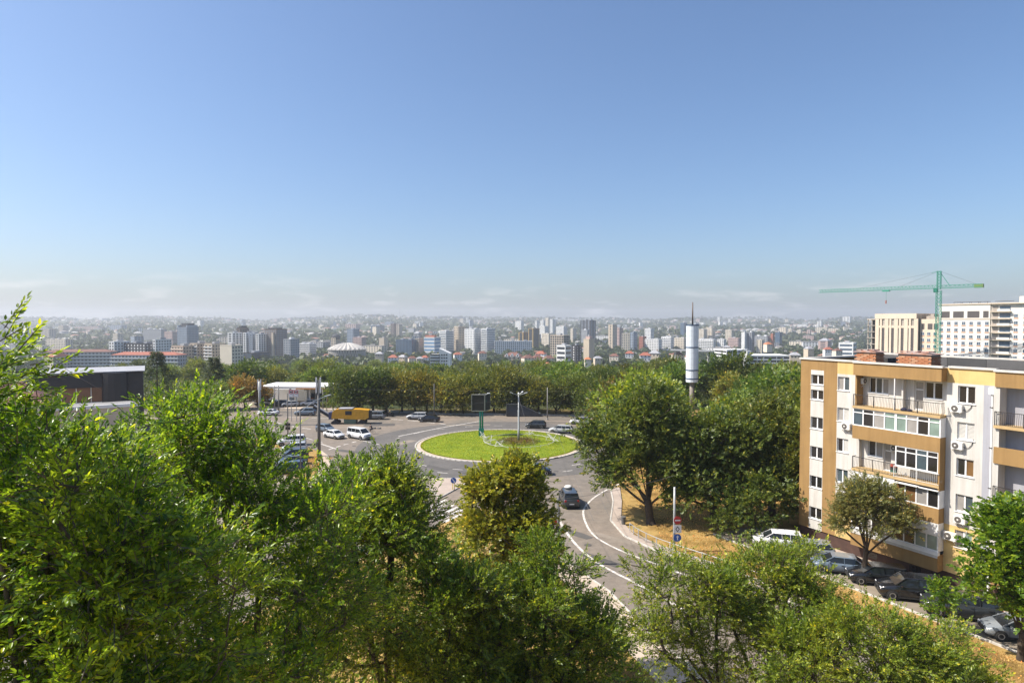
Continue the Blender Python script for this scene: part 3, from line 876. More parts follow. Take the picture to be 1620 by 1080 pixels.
# --- trees by the apartment house
near_tree('ash_tree', 'slender grey green tree with a dark trunk before the balconies', 21, (28.6, 50.6, 0),
          [(28.6, 50.8, 5.2, 2.5, 2.4, 2.6), (27.8, 50.6, 6.6, 1.6, 1.6, 1.7), (29.9, 50.4, 6.3, 1.7, 1.6, 1.5), (30.4, 50.0, 4.4, 1.7, 1.6, 1.5), (27.0, 51, 4.6, 1.4, 1.4, 1.6)], None,
          nclump=130, per=21, rc=0.34, nleaf=10, L=0.45, leaf=0.183, leafmat=L_GREY, bark=M_BARK, r0=0.2, tilt=0.8, shell=0.65, loose=15)
near_tree('maple_tree', 'full bright green tree at the right edge hiding the end of the parked cars', 22, (31.6, 38.6, 0),
          [(31.0, 38.6, 6.4, 2.6, 2.4, 3.2), (32.6, 38.0, 6.9, 2.4, 2.3, 2.9), (29.9, 38.8, 4.4, 1.7, 1.7, 1.8), (32.2, 37.6, 3.4, 2.6, 2.2, 2.0), (31.2, 38.6, 8.6, 1.6, 1.5, 1.4)], None,
          nclump=170, per=19, rc=0.32, nleaf=8, L=0.42, leaf=0.220, leafmat=L_MAPLE, bark=M_BARK, r0=0.2, tilt=0.4, wide=1.8)
near_tree('sapling', 'small bright yellow green sapling growing at the kerb by a dark parked car', 23, (29.0, 42.4, 0),
          [(29.0, 42.4, 2.6, 0.8, 0.8, 0.9), (29.3, 42.2, 1.6, 0.75, 0.7, 0.7)], None, cat='tree',
          nclump=22, per=16, rc=0.21, nleaf=8, L=0.3, leaf=0.159, leafmat=L_MAPLE, bark=M_BARK, r0=0.05, tilt=0.5, wide=1.4)
# --- big dark trees on the dry lawn between the road and the house
big = [
    ('large dark tree overhanging the road, leftmost of the big trees on the dry lawn', 31, (14.4, 65.0, 0), [(11.6, 68.0, 8.6, 3.9, 3.6, 3.6), (14.6, 67.0, 10.6, 3.4, 3.3, 3.6), (9.6, 68.5, 6.6, 2.4, 2.6, 2.6), (14.0, 65.5, 6.0, 3.4, 3.0, 2.6), (16.0, 68.0, 7.8, 2.6, 2.6, 3.6), (10.4, 67.0, 4.6, 1.9, 2.0, 1.8), (17.0, 65.5, 4.6, 2.0, 2.0, 2.2)]),
    ('large dark tree behind the pale pole with round road signs', 32, (21.2, 66.0, 0), [(20.6, 66.4, 7.6, 3.8, 3.4, 3.6), (18.0, 65.4, 6.0, 2.8, 2.6, 3.4), (23.4, 66.2, 7.6, 3.0, 3.0, 3.8), (20.2, 65.6, 4.0, 3.4, 2.8, 2.8), (22.0, 66.2, 9.4, 2.2, 2.2, 1.8), (18.0, 63.6, 3.4, 2.2, 2.0, 2.2), (22.8, 63.8, 3.6, 2.4, 2.2, 2.8)]),
    ('large dark tree at the far corner of the apartment house', 33, (28.2, 68.0, 0), [(27.6, 68.0, 8.4, 3.6, 3.3, 4.2), (25.6, 67.4, 6.4, 2.6, 2.6, 3.6), (29.8, 67.0, 7.0, 2.6, 2.6, 4.0), (27.2, 65.0, 3.8, 3.2, 2.6, 3.2), (30.0, 64.6, 5.0, 2.0, 2.0, 3.2)]),
]
for lab, sd, bs, el in big:
    near_tree('elm_tree', lab, sd, bs, el, 'large trees on the dry lawn', nclump=230, per=25, rc=0.48, nleaf=8, L=0.6, leaf=0.293, leafmat=L_DARK, bark=M_BARK, r0=0.42, tilt=0.7, shell=0.7, wide=1.3)
near_tree('elm_bush', 'low dark leafy bush under the big trees beside the parked cars', 34, (23.0, 60.5, 0),
          [(22.6, 60.8, 2.2, 2.4, 2.0, 2.4), (24.9, 62.0, 3.2, 2.2, 2.0, 3.2), (20.8, 61.5, 1.5, 1.6, 1.6, 1.4), (27.6, 63.4, 3.4, 2.0, 1.8, 3.2)], None, cat='bush',
          nclump=70, per=22, rc=0.40, nleaf=8, L=0.5, leaf=0.244, leafmat=L_DARK, bark=M_BARK, r0=0.08, tilt=0.7, wide=1.3)

# --- tree kinds for the middle distance, shared by many trees
def kind_tree(seed, h, r, leaf, nclump, per, low=0.22, lobes=4):
    rg = random.Random(seed)
    ells = [(0, 0, h * 0.57, r * 0.8, r * 0.8, h * 0.40)]
    for k in range(lobes):
        a = 2 * math.pi * k / lobes + rg.uniform(-0.5, 0.5)
        q = rg.uniform(0.35, 0.6)
        ells.append((math.cos(a) * r * q, math.sin(a) * r * q, h * rg.uniform(low + 0.2, 0.72), r * rg.uniform(0.42, 0.6), r * rg.uniform(0.42, 0.6), h * rg.uniform(0.17, 0.26)))
    return tree_mesh(seed, (0, 0, 0), ells, nclump=nclump, per=per, rc=r * 0.15, nleaf=6, L=leaf * 2.4, leaf=leaf, leafmat=L_GREEN, bark=M_BARK, r0=0.05 * r + 0.05, tilt=0.8, wide=1.5, shell=0.8)
ROAD_K = [kind_tree(101 + k, 8.0, 3.9, 0.30, 130, 13, low=0.08) for k in range(4)]
WOOD_K = [kind_tree(121 + k, 10.5, 4.6, 0.44, 120, 11, low=0.02) for k in range(5)]
def plant(name, label, km, x, y, z, s, mats_, group, sz=None, rz=None):
    t = thing(name, label, 'tree', (x, y, z), rnd.uniform(0, 6.28) if rz is None else rz, group)
    t.scale = (s, s, sz or s)
    put('trunk', km[0], t)
    c = put('crown', km[1], t, 'stuff')
    c.material_slots[0].link = 'OBJECT'; c.material_slots[0].material = mats_
    return t

# roadside row across the avenue: (photo x, base y, height, kind of leaf, label)
row = [
    (352, 652, 7.0, L_GREEN, 'green roadside tree at the far left of the avenue row'),
    (386, 651, 7.0, L_RUST, 'rusty brown tree left of the filling station'),
    (405, 650, 6.4, L_RUST, 'small brown tree beside the grey twin pole at the filling station'),
    (541, 660, 9.0, L_GREEN, 'dark green round tree at the hedge end, right of the filling station'),
    (566, 659, 8.6, L_GREEN, 'green tree directly behind the yellow road machine'),
    (588, 660, 9.4, L_GREEN, 'green tree between the yellow machine and the scooter rider'),
    (612, 657, 8.4, L_YELLOW, 'yellowish tree behind the scooter rider'),
    (636, 657, 8.8, L_YELLOW, 'gold topped tree right of the scooter rider'),
    (655, 658, 8.0, L_GREEN, 'green tree behind the silver car on the avenue'),
    (676, 657, 8.2, L_YELLOW, 'olive tinged tree behind the black car'),
    (697, 658, 8.0, L_RUST, 'rust brown tree beside the thin pole behind the black car'),
    (712, 660, 8.6, L_YELLOW, 'bright yellow tree left of the black billboard'),
    (733, 659, 7.4, L_YELLOW, 'olive brown tree immediately left of the billboard'),
    (752, 658, 7.8, L_GREEN, 'green tree hidden behind the black billboard'),
    (781, 659, 8.4, L_YELLOW, 'golden tree between the billboard and the lamp mast'),
    (803, 657, 9.2, L_YELLOW, 'tall olive tree behind the top of the lamp mast'),
    (826, 657, 9.0, L_GREEN, 'green tree above the dark glass shelter'),
    (852, 661, 7.4, L_YELLOW, 'small golden tree right of the dark glass shelter'),
    (880, 659, 8.0, L_GREEN, 'green tree right of the pole behind the lawn'),
    (905, 659, 8.6, L_GREEN, 'green tree above the grey estate car'),
    (930, 660, 8.4, L_GREEN, 'last green tree of the avenue row before the big dark trees'),
    (960, 660, 8.6, L_GREEN, 'green avenue tree partly hidden by the overhanging dark tree'),
]
for k, (px, py, h, lm_, lab) in enumerate(row):
    x, y = GP(px, py)
    y += 4.0 + (k % 3) * 0.9
    q = [1.12, 0.92, 1.04, 0.84, 1.16, 0.96][k % 6]
    plant('avenue_tree', lab, ROAD_K[(k * 3) % 4], x * y / max(y - 4.5, 1), y, 0, h / 8.0 * q, lm_, 'trees in the row along the avenue', sz=h / 8.0 * (2.02 - q))
# second rank and the bright trees round the striped mast
mid = [(985, 600, 108, 10.2, L_YELLOW), (1012, 592, 100, 11.0, L_AIRY), (1042, 600, 98, 11.2, L_AIRY), (1050, 628, 92, 10.6, L_GREEN), (1128, 600, 168, 9.4, L_YELLOW), (1160, 594, 132, 9.8, L_YELLOW), (1185, 600, 120, 9.6, L_GREEN),
       (1215, 596, 104, 11.2, L_GREEN), (1242, 590, 96, 12.0, L_GREEN), (1262, 580, 112, 12.4, L_GREEN), (1300, 582, 104, 12.0, L_GREEN), (1165, 560, 150, 12.6, L_GREEN), (1140, 566, 158, 12.0, L_GREEN), (1205, 578, 150, 11.4, L_DARK), (1235, 584, 140, 11.0, L_DARK),
       (1060, 566, 190, 12.8, L_DARK), (1035, 572, 180, 12.2, L_DARK), (960, 606, 118, 9.6, L_GREEN), (940, 602, 128, 9.8, L_GREEN), (1098, 662, 84, 9.6, L_GREEN), (1145, 642, 84, 9.8, L_AIRY), (1180, 630, 84, 10.4, L_GREEN), (1235, 625, 80, 11, L_GREEN), (1275, 640, 76, 10.6, L_GREEN)]
mid_lab = {0: 'green tree standing in the grove round the striped mast'}
for k, (px, py, D, h, lm_) in enumerate(mid):
    x, ztop = XZ(px, py, D)
    z0 = TZ(x, D)
    h = ztop - z0
    plant('grove_tree', 'leafy tree in the grove round the foot of the tall cylinder mast', WOOD_K[k % 5], x, D, z0, h / 10.5 * 0.95, lm_, 'grove around the mast', sz=h / 10.5)

# the wood between the avenue and the city
cnt = 0
def in_gas(x, y):
    return -66 < x < -38 and y < 172
tries = 0
placed = []
while cnt < 285 and tries < 6000:
    tries += 1
    u = rnd.random()
    y = 158 + (u ** 1.25) * 330
    ang = rnd.uniform(-0.62, 0.62)
    x = ang * y
    if in_gas(x, y) or (y < 215 and ang < -0.42): continue
    if any((x - a) ** 2 + (y - b) ** 2 < (4.6 + y * 0.006) ** 2 for a, b in placed): continue
    z0 = TZ(x, y)
    h = rnd.uniform(7.2, 11.5)
    # tops stay under the line of sight to the houses beyond
    h = min(h, max(5.0, CAM_Z - (577 + rnd.uniform(-11, 20) - 508) * y / 1000 - z0))
    placed.append((x, y))
    q = rnd.random()
    lm_ = L_GREEN if q < 0.70 else (L_DARK if q < 0.93 else L_YELLOW)
    if y > 215 and lm_ is L_RUST: lm_ = L_GREEN
    plant('wood_tree', 'leafy tree in the green wood between the avenue and the city', WOOD_K[cnt % 5], x, y, z0, max(h / 10.5, 0.75) * rnd.uniform(0.95, 1.25), lm_, 'trees of the wood behind the avenue', sz=h / 10.5)
    cnt += 1

# far greenery of the city: one mass
def greenery(name, n, ymin, ymax, amax, size, quads, seed, label, power=1.0, gate=None):
    rg = np.random.default_rng(seed)
    y = ymin + (ymax - ymin) * rg.random(n) ** power
    x = rg.uniform(-amax, amax, n) * y
    if gate is not None:
        k = gate(x, y, rg); x, y = x[k], y[k]
    n = len(x)
    z = terrain(x, y)
    s = size * rg.uniform(0.7, 1.5, n)
    ok = (z + s * 2.0) < CAM_Z - (575 - 508) * y / 1000 
    keep = (y > 640) | ok
    x, y, z, s = x[keep], y[keep], z[keep], s[keep]; n = len(x)
    d = unit(rg.normal(0, 1, (n, quads, 3))); d[..., 2] = np.abs(d[..., 2]) * 0.9 + 0.02
    r_ = rg.uniform(0.55, 1.0, (n, quads, 1))
    c = np.stack([x, y, z + s * 0.5], 1)[:, None, :] + d * r_ * s[:, None, None] * np.array([1, 1, 1.15])
    nrm = unit(d + rg.normal(0, 0.5, d.shape))
    a = unit(np.cross(nrm, rg.normal(0, 1, d.shape))); b = np.cross(nrm, a)
    h = (s[:, None, None] * 0.42 * rg.uniform(0.6, 1.3, (n, quads, 1)))
    V = np.stack([c - a * h, c - b * h, c + a * h, c + b * h], 2).reshape(-1, 3)
    F = np.arange(len(V)).reshape(-1, 4)
    o = put(name, np_mesh(name, V, F, L_FAR), None, 'stuff')
    tag(o, label, 'trees'); return o
def _under(rg):
    n = 9000
    y = 149 + 90 * rg.random(n) ** 1.3; x = rg.uniform(-0.7, 0.62, n) * y
    k = ~((x > -72) & (x < -36) & (y < 173)); x, y = x[k], y[k]
    return np.stack([x, y, terrain(x, y) + rg.uniform(0.1, 2.0, len(x))], 1)
_rg = np.random.default_rng(9); _up = _under(_rg)
_V, _F = leaf_cloud(_rg, _up, unit(_rg.normal(0, 0.6, _up.shape) + np.array([0, 0, 1.0])), 6, 1.3, 0.5, False, 0.8, 1.5)
_u = put('undergrowth', np_mesh('undergrowth', _V, _F, L_DARK), None, 'stuff'); tag(_u, 'dark undergrowth added for shade below the trees behind the avenue', 'undergrowth')  # added leaf mass, darkens the strip where tree shade lies
def _under2(rg):
    out = []
    while len(out) < 2600:
        y = rg.uniform(26, 66); x = rg.uniform(-16, 10)
        t = (y - 30) / 40
        xl = -22 + 19 * min(max(t, 0), 1); xr = 9.0 - max(0, (y - 36)) * 0.36
        if xl + 1.0 < x < xr - 1.2: out.append((x, y, rg.uniform(0.05, 0.9)))
    return np.array(out)
_up = _under2(_rg)
_V, _F = leaf_cloud(_rg, _up, unit(_rg.normal(0, 0.6, _up.shape) + np.array([0, 0, 1.0])), 8, 0.8, 0.24, False, 0.8, 1.5)
_u = put('added_scrub', np_mesh('added_scrub', _V, _F, L_MIDN), None, 'stuff'); tag(_u, 'low green scrub added to darken the ground under the trees between the two roads', 'undergrowth')  # added leaf mass, darkens the bright ground seen between the crowns
greenery('wood', 1500, 440, 760, 0.85, 4.6, 70, 3, 'treetops of the wooded slope below the first houses of the city')
greenery('town_trees', 6000, 760, 2000, 0.85, 5.4, 30, 4, 'scattered treetops among the buildings of the city')
def _patch(x, y, rg):
    f = np.sin(x / 190 + y / 310) + np.sin(x / 95 - y / 170 + 2) + rg.normal(0, 0.5, len(x))
    return f > -0.3
greenery('hill_trees', 7000, 2000, 5400, 0.85, 9.5, 12, 6, 'bluish far treetops on the slopes behind the city', 1.0, _patch)
# ------------------------------------------------------------------ apartment house
M_WHITE = mat('render_white', (0.61, 0.585, 0.545), 0.85, var=0.06, scale=0.5, bump=0.08, streak=0.16)
M_BROWN = mat('render_brown', (0.34, 0.203, 0.074), 0.85, var=0.08, scale=0.5, bump=0.08, streak=0.14)
M_YELL = mat('render_yellow', (0.67, 0.47, 0.19), 0.85, var=0.07, scale=0.5, bump=0.08, streak=0.12)
M_GREY = mat('render_grey', (0.38, 0.38, 0.42), 0.85, var=0.05, scale=0.5, bump=0.08, streak=0.1)
M_PLINTH = mat('plinth_brown', (0.085, 0.045, 0.035), 0.8, var=0.2, scale=2.0)
M_CAP = mat('parapet_cap', (0.66, 0.62, 0.56), 0.6, var=0.12, scale=1.0)
M_PVC = mat('window_pvc', (0.80, 0.79, 0.78), 0.4, var=0.04, scale=2.0)
M_ROOF = mat('roof_felt', (0.075, 0.072, 0.07), 0.95, var=0.3, scale=0.6, bump=0.3)
M_PARAIN = mat('parapet_inner', (0.115, 0.112, 0.112), 0.85, var=0.12, scale=0.8)
M_PARAIN2 = mat('parapet_inner_dark', (0.07, 0.07, 0.07), 0.85, var=0.12, scale=0.8)
M_IRON = mat('railing_iron', (0.045, 0.04, 0.04), 0.6, var=0.2, scale=4)
M_RAILW = mat('railing_white', (0.72, 0.70, 0.66), 0.5, var=0.1, scale=4)
M_BRICK = mat('chimney_brick', (0.50, 0.20, 0.09), 0.9, var=0.25, scale=5.0)
M_BRICK2 = mat('chimney_brick_pale', (0.56, 0.30, 0.17), 0.9, var=0.25, scale=5.0)
M_MORTAR = mat('mortar', (0.42, 0.33, 0.26), 0.95, var=0.15, scale=3.0)
M_RUST = mat('rusty_sheet', (0.42, 0.13, 0.03), 0.8, scale=1.6, c2=(0.42, 0.40, 0.40))
M_ACW = mat('ac_casing', (0.72, 0.70, 0.66), 0.45, var=0.06, scale=2.0)
M_ACD = mat('ac_grille', (0.13, 0.115, 0.105), 0.6, var=0.2, scale=8.0)
M_SLAB = mat('balcony_slab', (0.52, 0.36, 0.17), 0.85, var=0.1, scale=1.5)
G_DARK = glass_mat('glass_dark', (0.020, 0.018, 0.018))
G_BLUE = glass_mat('glass_bluish', (0.06, 0.085, 0.10))
G_GREEN = glass_mat('glass_greenish', (0.20, 0.27, 0.23), 0.15)
G_CURT = glass_mat('glass_curtain', (0.30, 0.28, 0.26), 0.2)
G_WARM = glass_mat('glass_warm_room', (0.16, 0.085, 0.035), 0.1)
M_BLIND = mat('blind_slat', (0.62, 0.60, 0.56), 0.6, var=0.06, scale=3)

UX, UY = 0.4786, -0.878
HROT = math.atan2(UY, UX)
HORG = (34.75, 48.2, 0.0)
def H2W(u, v):
    return (HORG[0] + UX * u - UY * v, HORG[1] + UY * u + UX * v)
house = thing('apartment_house', 'five storey white, brown and yellow apartment house with balconies beside the parked cars', 'building', HORG, HROT)

def wall_zone(name, x0, x1, z0, z1, material, holes=(), y=0.0, th=0.3, parent=house):
    """rectangular wall piece with real openings (front at y, thickness inward)"""
    hs = [h for h in holes if h[0] < x1 and h[1] > x0 and h[2] < z1 and h[3] > z0]
    xs_ = sorted({x0, x1, *[max(x0, h[0]) for h in hs], *[min(x1, h[1]) for h in hs]})
    zs_ = sorted({z0, z1, *[max(z0, h[2]) for h in hs], *[min(z1, h[3]) for h in hs]})
    mb = MB()
    nx_, nz_ = len(xs_) - 1, len(zs_) - 1
    solid = [[not any(h[0] < (xs_[i] + xs_[i + 1]) / 2 < h[1] and h[2] < (zs_[j] + zs_[j + 1]) / 2 < h[3] for h in hs) for j in range(nz_)] for i in range(nx_)]
    for i in range(nx_):
        for j in range(nz_):
            if not solid[i][j]: continue
            a, b, c, d = xs_[i], xs_[i + 1], zs_[j], zs_[j + 1]
            mb.quad((a, y, c), (b, y, c), (b, y, d), (a, y, d))
            mb.quad((b, y + th, c), (a, y + th, c), (a, y + th, d), (b, y + th, d))
            for (di, dj, q) in ((-1, 0, ((a, y, c), (a, y, d), (a, y + th, d), (a, y + th, c))), (1, 0, ((b, y, d), (b, y, c), (b, y + th, c), (b, y + th, d))),
                                (0, -1, ((b, y, c), (a, y, c), (a, y + th, c), (b, y + th, c))), (0, 1, ((a, y, d), (b, y, d), (b, y + th, d), (a, y + th, d)))):
                ni, nj = i + di, j + dj
                if not (0 <= ni < nx_ and 0 <= nj < nz_) or not solid[ni][nj]:
                    mb.quad(*q)
    return mb.build(name, material, parent)

def window(x0, x1, z0, z1, cols=2, panes=None, y=0.14, transom=None, sill=True, fw=0.065, mull=0.11, parent=house, blinds=(), name='window'):
    """PVC frame with separate panes, set back in its opening"""
    mb = MB(); d0, d1 = y - 0.02, y + 0.06
    mb.box(x0, x1, d0, d1, z0, z0 + fw); mb.box(x0, x1, d0, d1, z1 - fw, z1)
    mb.box(x0, x0 + fw, d0, d1, z0 + fw, z1 - fw); mb.box(x1 - fw, x1, d0, d1, z0 + fw, z1 - fw)
    w = (x1 - x0) / cols
    for k in range(1, cols):
        mb.box(x0 + k * w - mull / 2, x0 + k * w + mull / 2, d0 - 0.004, d1, z0 + fw, z1 - fw)
    fr = None
    if transom:
        for k in range(cols):
            mb.box(x0 + k * w + mull / 2, x0 + (k + 1) * w - mull / 2, d0, d1, transom - 0.04, transom + 0.04)
    fr = mb.build(name, M_PVC, parent)
    for k in range(cols):
        a = x0 + k * w + (mull / 2 if k else fw); b = x0 + (k + 1) * w - (mull / 2 if k < cols - 1 else fw)
        m_ = (panes[k % len(panes)] if panes else G_DARK)
        spans = [(z0 + fw, transom - 0.04), (transom + 0.04, z1 - fw)] if transom else [(z0 + fw, z1 - fw)]
        for c, d in spans:
            q = MB(); q.box(a, b, y + 0.02, y + 0.032, c, d); q.build('pane', m_, fr)
        if k in blinds:
            n_ = int((z1 - z0 - 2 * fw) / 0.1)
            for s_ in range(n_):
                q = MB(); zz = z0 + fw + 0.02 + s_ * 0.1
                q.box(a + 0.02, b - 0.02, y + 0.004, y + 0.014, zz, zz + 0.07); q.build('blind_slat', M_BLIND, fr)
    if sill:
        q = MB(); q.box(x0 - 0.06, x1 + 0.06, -0.07 + (y - 0.14), y - 0.022, z0 - 0.05, z0 - 0.004); q.build('sill', M_PVC, fr)
    return fr

def railing(x0, x1, y, z0, z1, material=M_IRON, ends=True, step=0.125, parent=house, back=0.5, belly=0.07):
    mb = MB()
    mb.bar((x0, y, z1), (x1, y, z1), 0.045); mb.bar((x0, y, z0 + 0.06), (x1, y, z0 + 0.06), 0.03)
    if ends:
        mb.bar((x1, y, z1), (x1, y + back, z1), 0.045); mb.bar((x1, y, z0 + 0.06), (x1, y + back, z0 + 0.06), 0.03)
        mb.bar((x0, y, z1), (x0, y + back, z1), 0.045)
    rl = mb.build('railing', material, parent)
    for k in range(int((x1 - x0) / 1.8) + 1):
        q = MB(); xx = min(x0 + k * 1.8, x1 - 0.02); q.bar((xx, y, z0), (xx, y, z1 + 0.02), 0.05); q.build('railing_post', material, rl)
    key = ('bal', round(z1 - z0, 2), material.name, belly)
    if key not in KIDS:
        q = MB(); h = z1 - z0 - 0.06
        pts = [(0, 0, 0), (0, -belly, h * 0.25), (0, -belly * 0.6, h * 0.5), (0, 0, h * 0.75), (0, 0, h)]
        q.tube(pts, 0.013, 4, False); KIDS[key] = q.mesh('baluster', material)
    n_ = int((x1 - x0) / step)
    for k in range(1, n_):
        o = put('baluster', KIDS[key], rl); o.location = (x0 + k * (x1 - x0) / n_, y, z0 + 0.06)
    if ends:
        for k in range(1, int(back / step) + 1):
            o = put('baluster', KIDS[key], rl); o.location = (x1, y + k * step, z0 + 0.06); o.rotation_euler = (0, 0, math.pi / 2)
    return rl

ZT, ZB = 17.36, 1.32
YT = 16.22
rows_top = [16.04, 13.24, 10.44, 7.64, 4.84]
# --- openings in the flat wall
hA = [(-13.26, -11.99, a, b) for a, b in ((15.04, 15.98), (13.62, 14.55), (10.86, 11.98), (8.06, 9.18), (5.26, 6.38), (2.3, 3.4))]
hB = [(-10.55, -9.45, t - 1.24 - 0.06, t - 0.06) for t in rows_top]
hD = [(-0.58, 0.62, t - 1.34, t) for t in rows_top]
wall_zone('wall', -14.39, -13.3, ZB, ZT, M_BROWN); wall_zone('wall', -11.95, -10.6, ZB, ZT, M_BROWN)
wall_zone('wall', -13.3, -11.95, 16.4, ZT, M_BROWN); wall_zone('wall', -13.3, -11.95, ZB, 16.4, M_WHITE, hA)
wall_zone('wall', -10.6, -8.57, YT, ZT, M_YELL); wall_zone('wall', -10.6, -8.57, 5.1, YT, M_WHITE, hB); wall_zone('wall', -10.6, -8.57, ZB, 5.1, M_YELL, hB)
wall_zone('wall', -1.37, 1.97, YT, ZT, M_YELL); wall_zone('wall', -1.37, 1.19, 5.1, YT, M_WHITE, hD); wall_zone('wall', -1.37, 1.19, ZB, 5.1, M_YELL, hD)
wall_zone('wall', 1.19, 1.97, ZB, YT, M_GREY)
for h in hA: window(*h, panes=[G_DARK])
bpan = [[G_CURT, G_BLUE], [G_CURT, G_CURT], [G_DARK, G_CURT], [G_BLUE, G_BLUE], [G_DARK, G_DARK]]
for k, h in enumerate(hB): window(*h, panes=bpan[k], blinds=(1,) if k in (1, 2) else ())
dpan = [[G_DARK, G_DARK], [G_CURT, G_CURT], [G_DARK, G_WARM], [G_CURT, G_BLUE], [G_CURT, G_GREEN]]
for k, h in enumerate(hD): window(*h, panes=dpan[k], blinds=(0, 1) if k == 1 else ())
# --- the balcony bay
BX0, BX1, BY, LY = -8.57, -1.37, -0.8, 0.42
mid_x = -4.85
def bay_band(x0, x1, z0, z1, material, name='balcony_parapet', y=BY, back=True, rside=True):
    mb = MB(); mb.box(x0, x1, y, y + 0.16, z0, z1)
    if rside: mb.box(x1 - 0.16, x1, y + 0.16, -0.002, z0, z1)
    mb.box(x0, x0 + 0.16, y + 0.16, -0.002, z0, z1)
    return mb.build(name, material, house)
bay_band(BX0, BX1, 16.29, ZT, M_BROWN); bay_band(BX0, BX1, 10.75, 11.9, M_BROWN); bay_band(BX0, BX1, 5.13, 6.3, M_BROWN); bay_band(BX0, BX1, ZB, 2.62, M_BROWN)
back_holes = []
loggia = [(16.29, 13.62), (10.75, 8.12)]
lw = [(-7.9, -6.2, 14.75, 16.1), (-4.05, -3.35, 13.75, 16.1), (-3.25, -1.9, 14.75, 16.1), (-7.9, -6.6, 9.2, 10.55), (-6.5, -5.85, 8.2, 10.55)]
wall_zone('wall', BX0, BX1, ZB, ZT, M_WHITE, lw, y=LY)
for k, h in enumerate(lw):
    if h[1] - h[0] < 0.8: window(*h, cols=1, panes=[G_CURT], y=LY + 0.14, transom=15.4 if k == 1 else 9.9, sill=False, name='balcony_door')
    else: window(*h, cols=3 if k == 0 else 2, panes=[[G_DARK, G_BLUE, G_CURT], None, [G_DARK, G_DARK], [G_DARK, G_CURT], None][k], y=LY + 0.14)
for z1_, z0_ in ((13.62, 13.42), (8.14, 7.92), (2.62, 2.4), (16.5, 16.292), (10.98, 10.76), (5.4, 5.14)):
    mb = MB(); mb.box(BX0 + 0.004, BX1 - 0.004, BY + 0.17 if z0_ in (16.292, 10.76, 5.14) else BY - 0.05, LY - 0.003, z0_, z1_); mb.build('balcony_slab', M_SLAB if z0_ in (13.42, 7.92) else M_WHITE, house)
for xx, z0_, z1_ in ((BX0, 13.62, 16.29), (-4.85, 13.62, 16.29), (BX1 - 0.001, 13.62, 14.7), (BX0, 8.14, 10.75), (-4.9, 8.14, 9.3)):
    if z1_ - z0_ < 1.3: continue
    mb = MB(); mb.box(xx, xx + 0.14, -0.0 if xx != BX0 else -0.002, LY - 0.004, z0_, z1_); mb.build('loggia_wall', M_WHITE, house)
mb = MB(); mb.box(BX0 + 0.001, BX0 + 0.16, BY + 0.3, LY - 0.006, 13.62, 16.29); mb.build('loggia_wall', M_BROWN, house)
mb = MB(); mb.tube([(-5.0, BY + 0.08, 13.62), (-5.0, BY + 0.08, 16.29)], 0.05, 8); mb.build('loggia_post', M_PVC, house)
railing(BX0 + 0.05, BX1 - 0.03, BY + 0.02, 13.62, 14.6)
railing(BX0 + 0.05, mid_x - 0.05, BY + 0.02, 8.14, 9.15)
railing(mid_x, BX1 - 0.03, BY - 0.06, 8.14, 9.05, M_RAILW, step=0.14, belly=0.03)
# glazed balconies
def glazed(x0, x1, z0, z1, cols, panes, transom=None, blinds=()):
    return window(x0, x1, z0, z1, cols=cols, panes=panes, y=BY + 0.06, transom=transom, sill=False, mull=0.1, fw=0.09, name='glazed_balcony')
glazed(BX0 + 0.004, mid_x, 11.9, 13.42, 4, [G_BLUE, G_DARK, G_CURT, G_GREEN], 13.05)
glazed(mid_x + 0.004, BX1 - 0.004, 11.9, 13.42, 4, [G_GREEN, G_CURT, G_DARK, G_GREEN], 13.05)
glazed(mid_x + 0.02, BX1 - 0.1, 9.06, 10.75, 4, [G_DARK, G_DARK, G_BLUE, G_DARK], 10.3)
glazed(BX0 + 0.004, mid_x, 6.3, 7.3, 4, [G_BLUE, G_CURT, G_CURT, G_CURT]); 
mb = MB(); mb.box(BX0 + 0.004, mid_x, BY + 0.01, BY + 0.12, 7.302, 7.9); mb.build('balcony_fascia', M_PVC, house)
glazed(mid_x + 0.004, BX1 - 0.004, 6.3, 7.7, 4, [G_WARM, G_WARM, G_CURT, G_DARK])
mb = MB(); mb.box(mid_x + 0.2, mid_x + 2.0, BY - 0.35, BY - 0.02, 7.74, 7.8); mb.build('awning_board', M_PVC, house)
mb = MB(); mb.box(mid_x + 1.9, BX1, BY - 0.2, BY - 0.02, 7.70, 7.76); mb.build('awning_board', M_PVC, house)
glazed(BX0 + 0.004, -4.9, 2.9, 4.2, 4, [G_DARK, G_CURT]); glazed(-4.9 + 0.004, BX1 - 0.004, 2.9, 4.2, 4, [G_DARK, G_DARK, G_GREEN, G_GREEN])
mb = MB(); mb.box(BX0 + 0.004, BX1 - 0.004, BY + 0.012, BY + 0.12, 4.202, 5.128); mb.build('balcony_fascia', M_PVC, house)
mb = MB(); mb.box(BX0 - 0.03, BX1 + 0.05, BY - 0.06, BY + 0.2, 2.622, 2.898); mb.build('balcony_sill', M_PVC, house)
mb = MB(); mb.box(BX1 - 0.15, BX1 - 0.006, BY + 0.125, -0.004, 2.9, 5.128); mb.box(BX1 - 0.15, BX1 - 0.006, BY + 0.125, -0.004, 11.9, 13.42); mb.box(BX1 - 0.15, BX1 - 0.006, BY + 0.125, -0.004, 6.3, 10.75); mb.build('balcony_side', M_PVC, house)
mb = MB(); mb.box(BX1 - 0.11, BX1 + 0.002, BY - 0.004, -0.003, 7.7, 10.75); mb.build('balcony_side', M_BROWN, house)
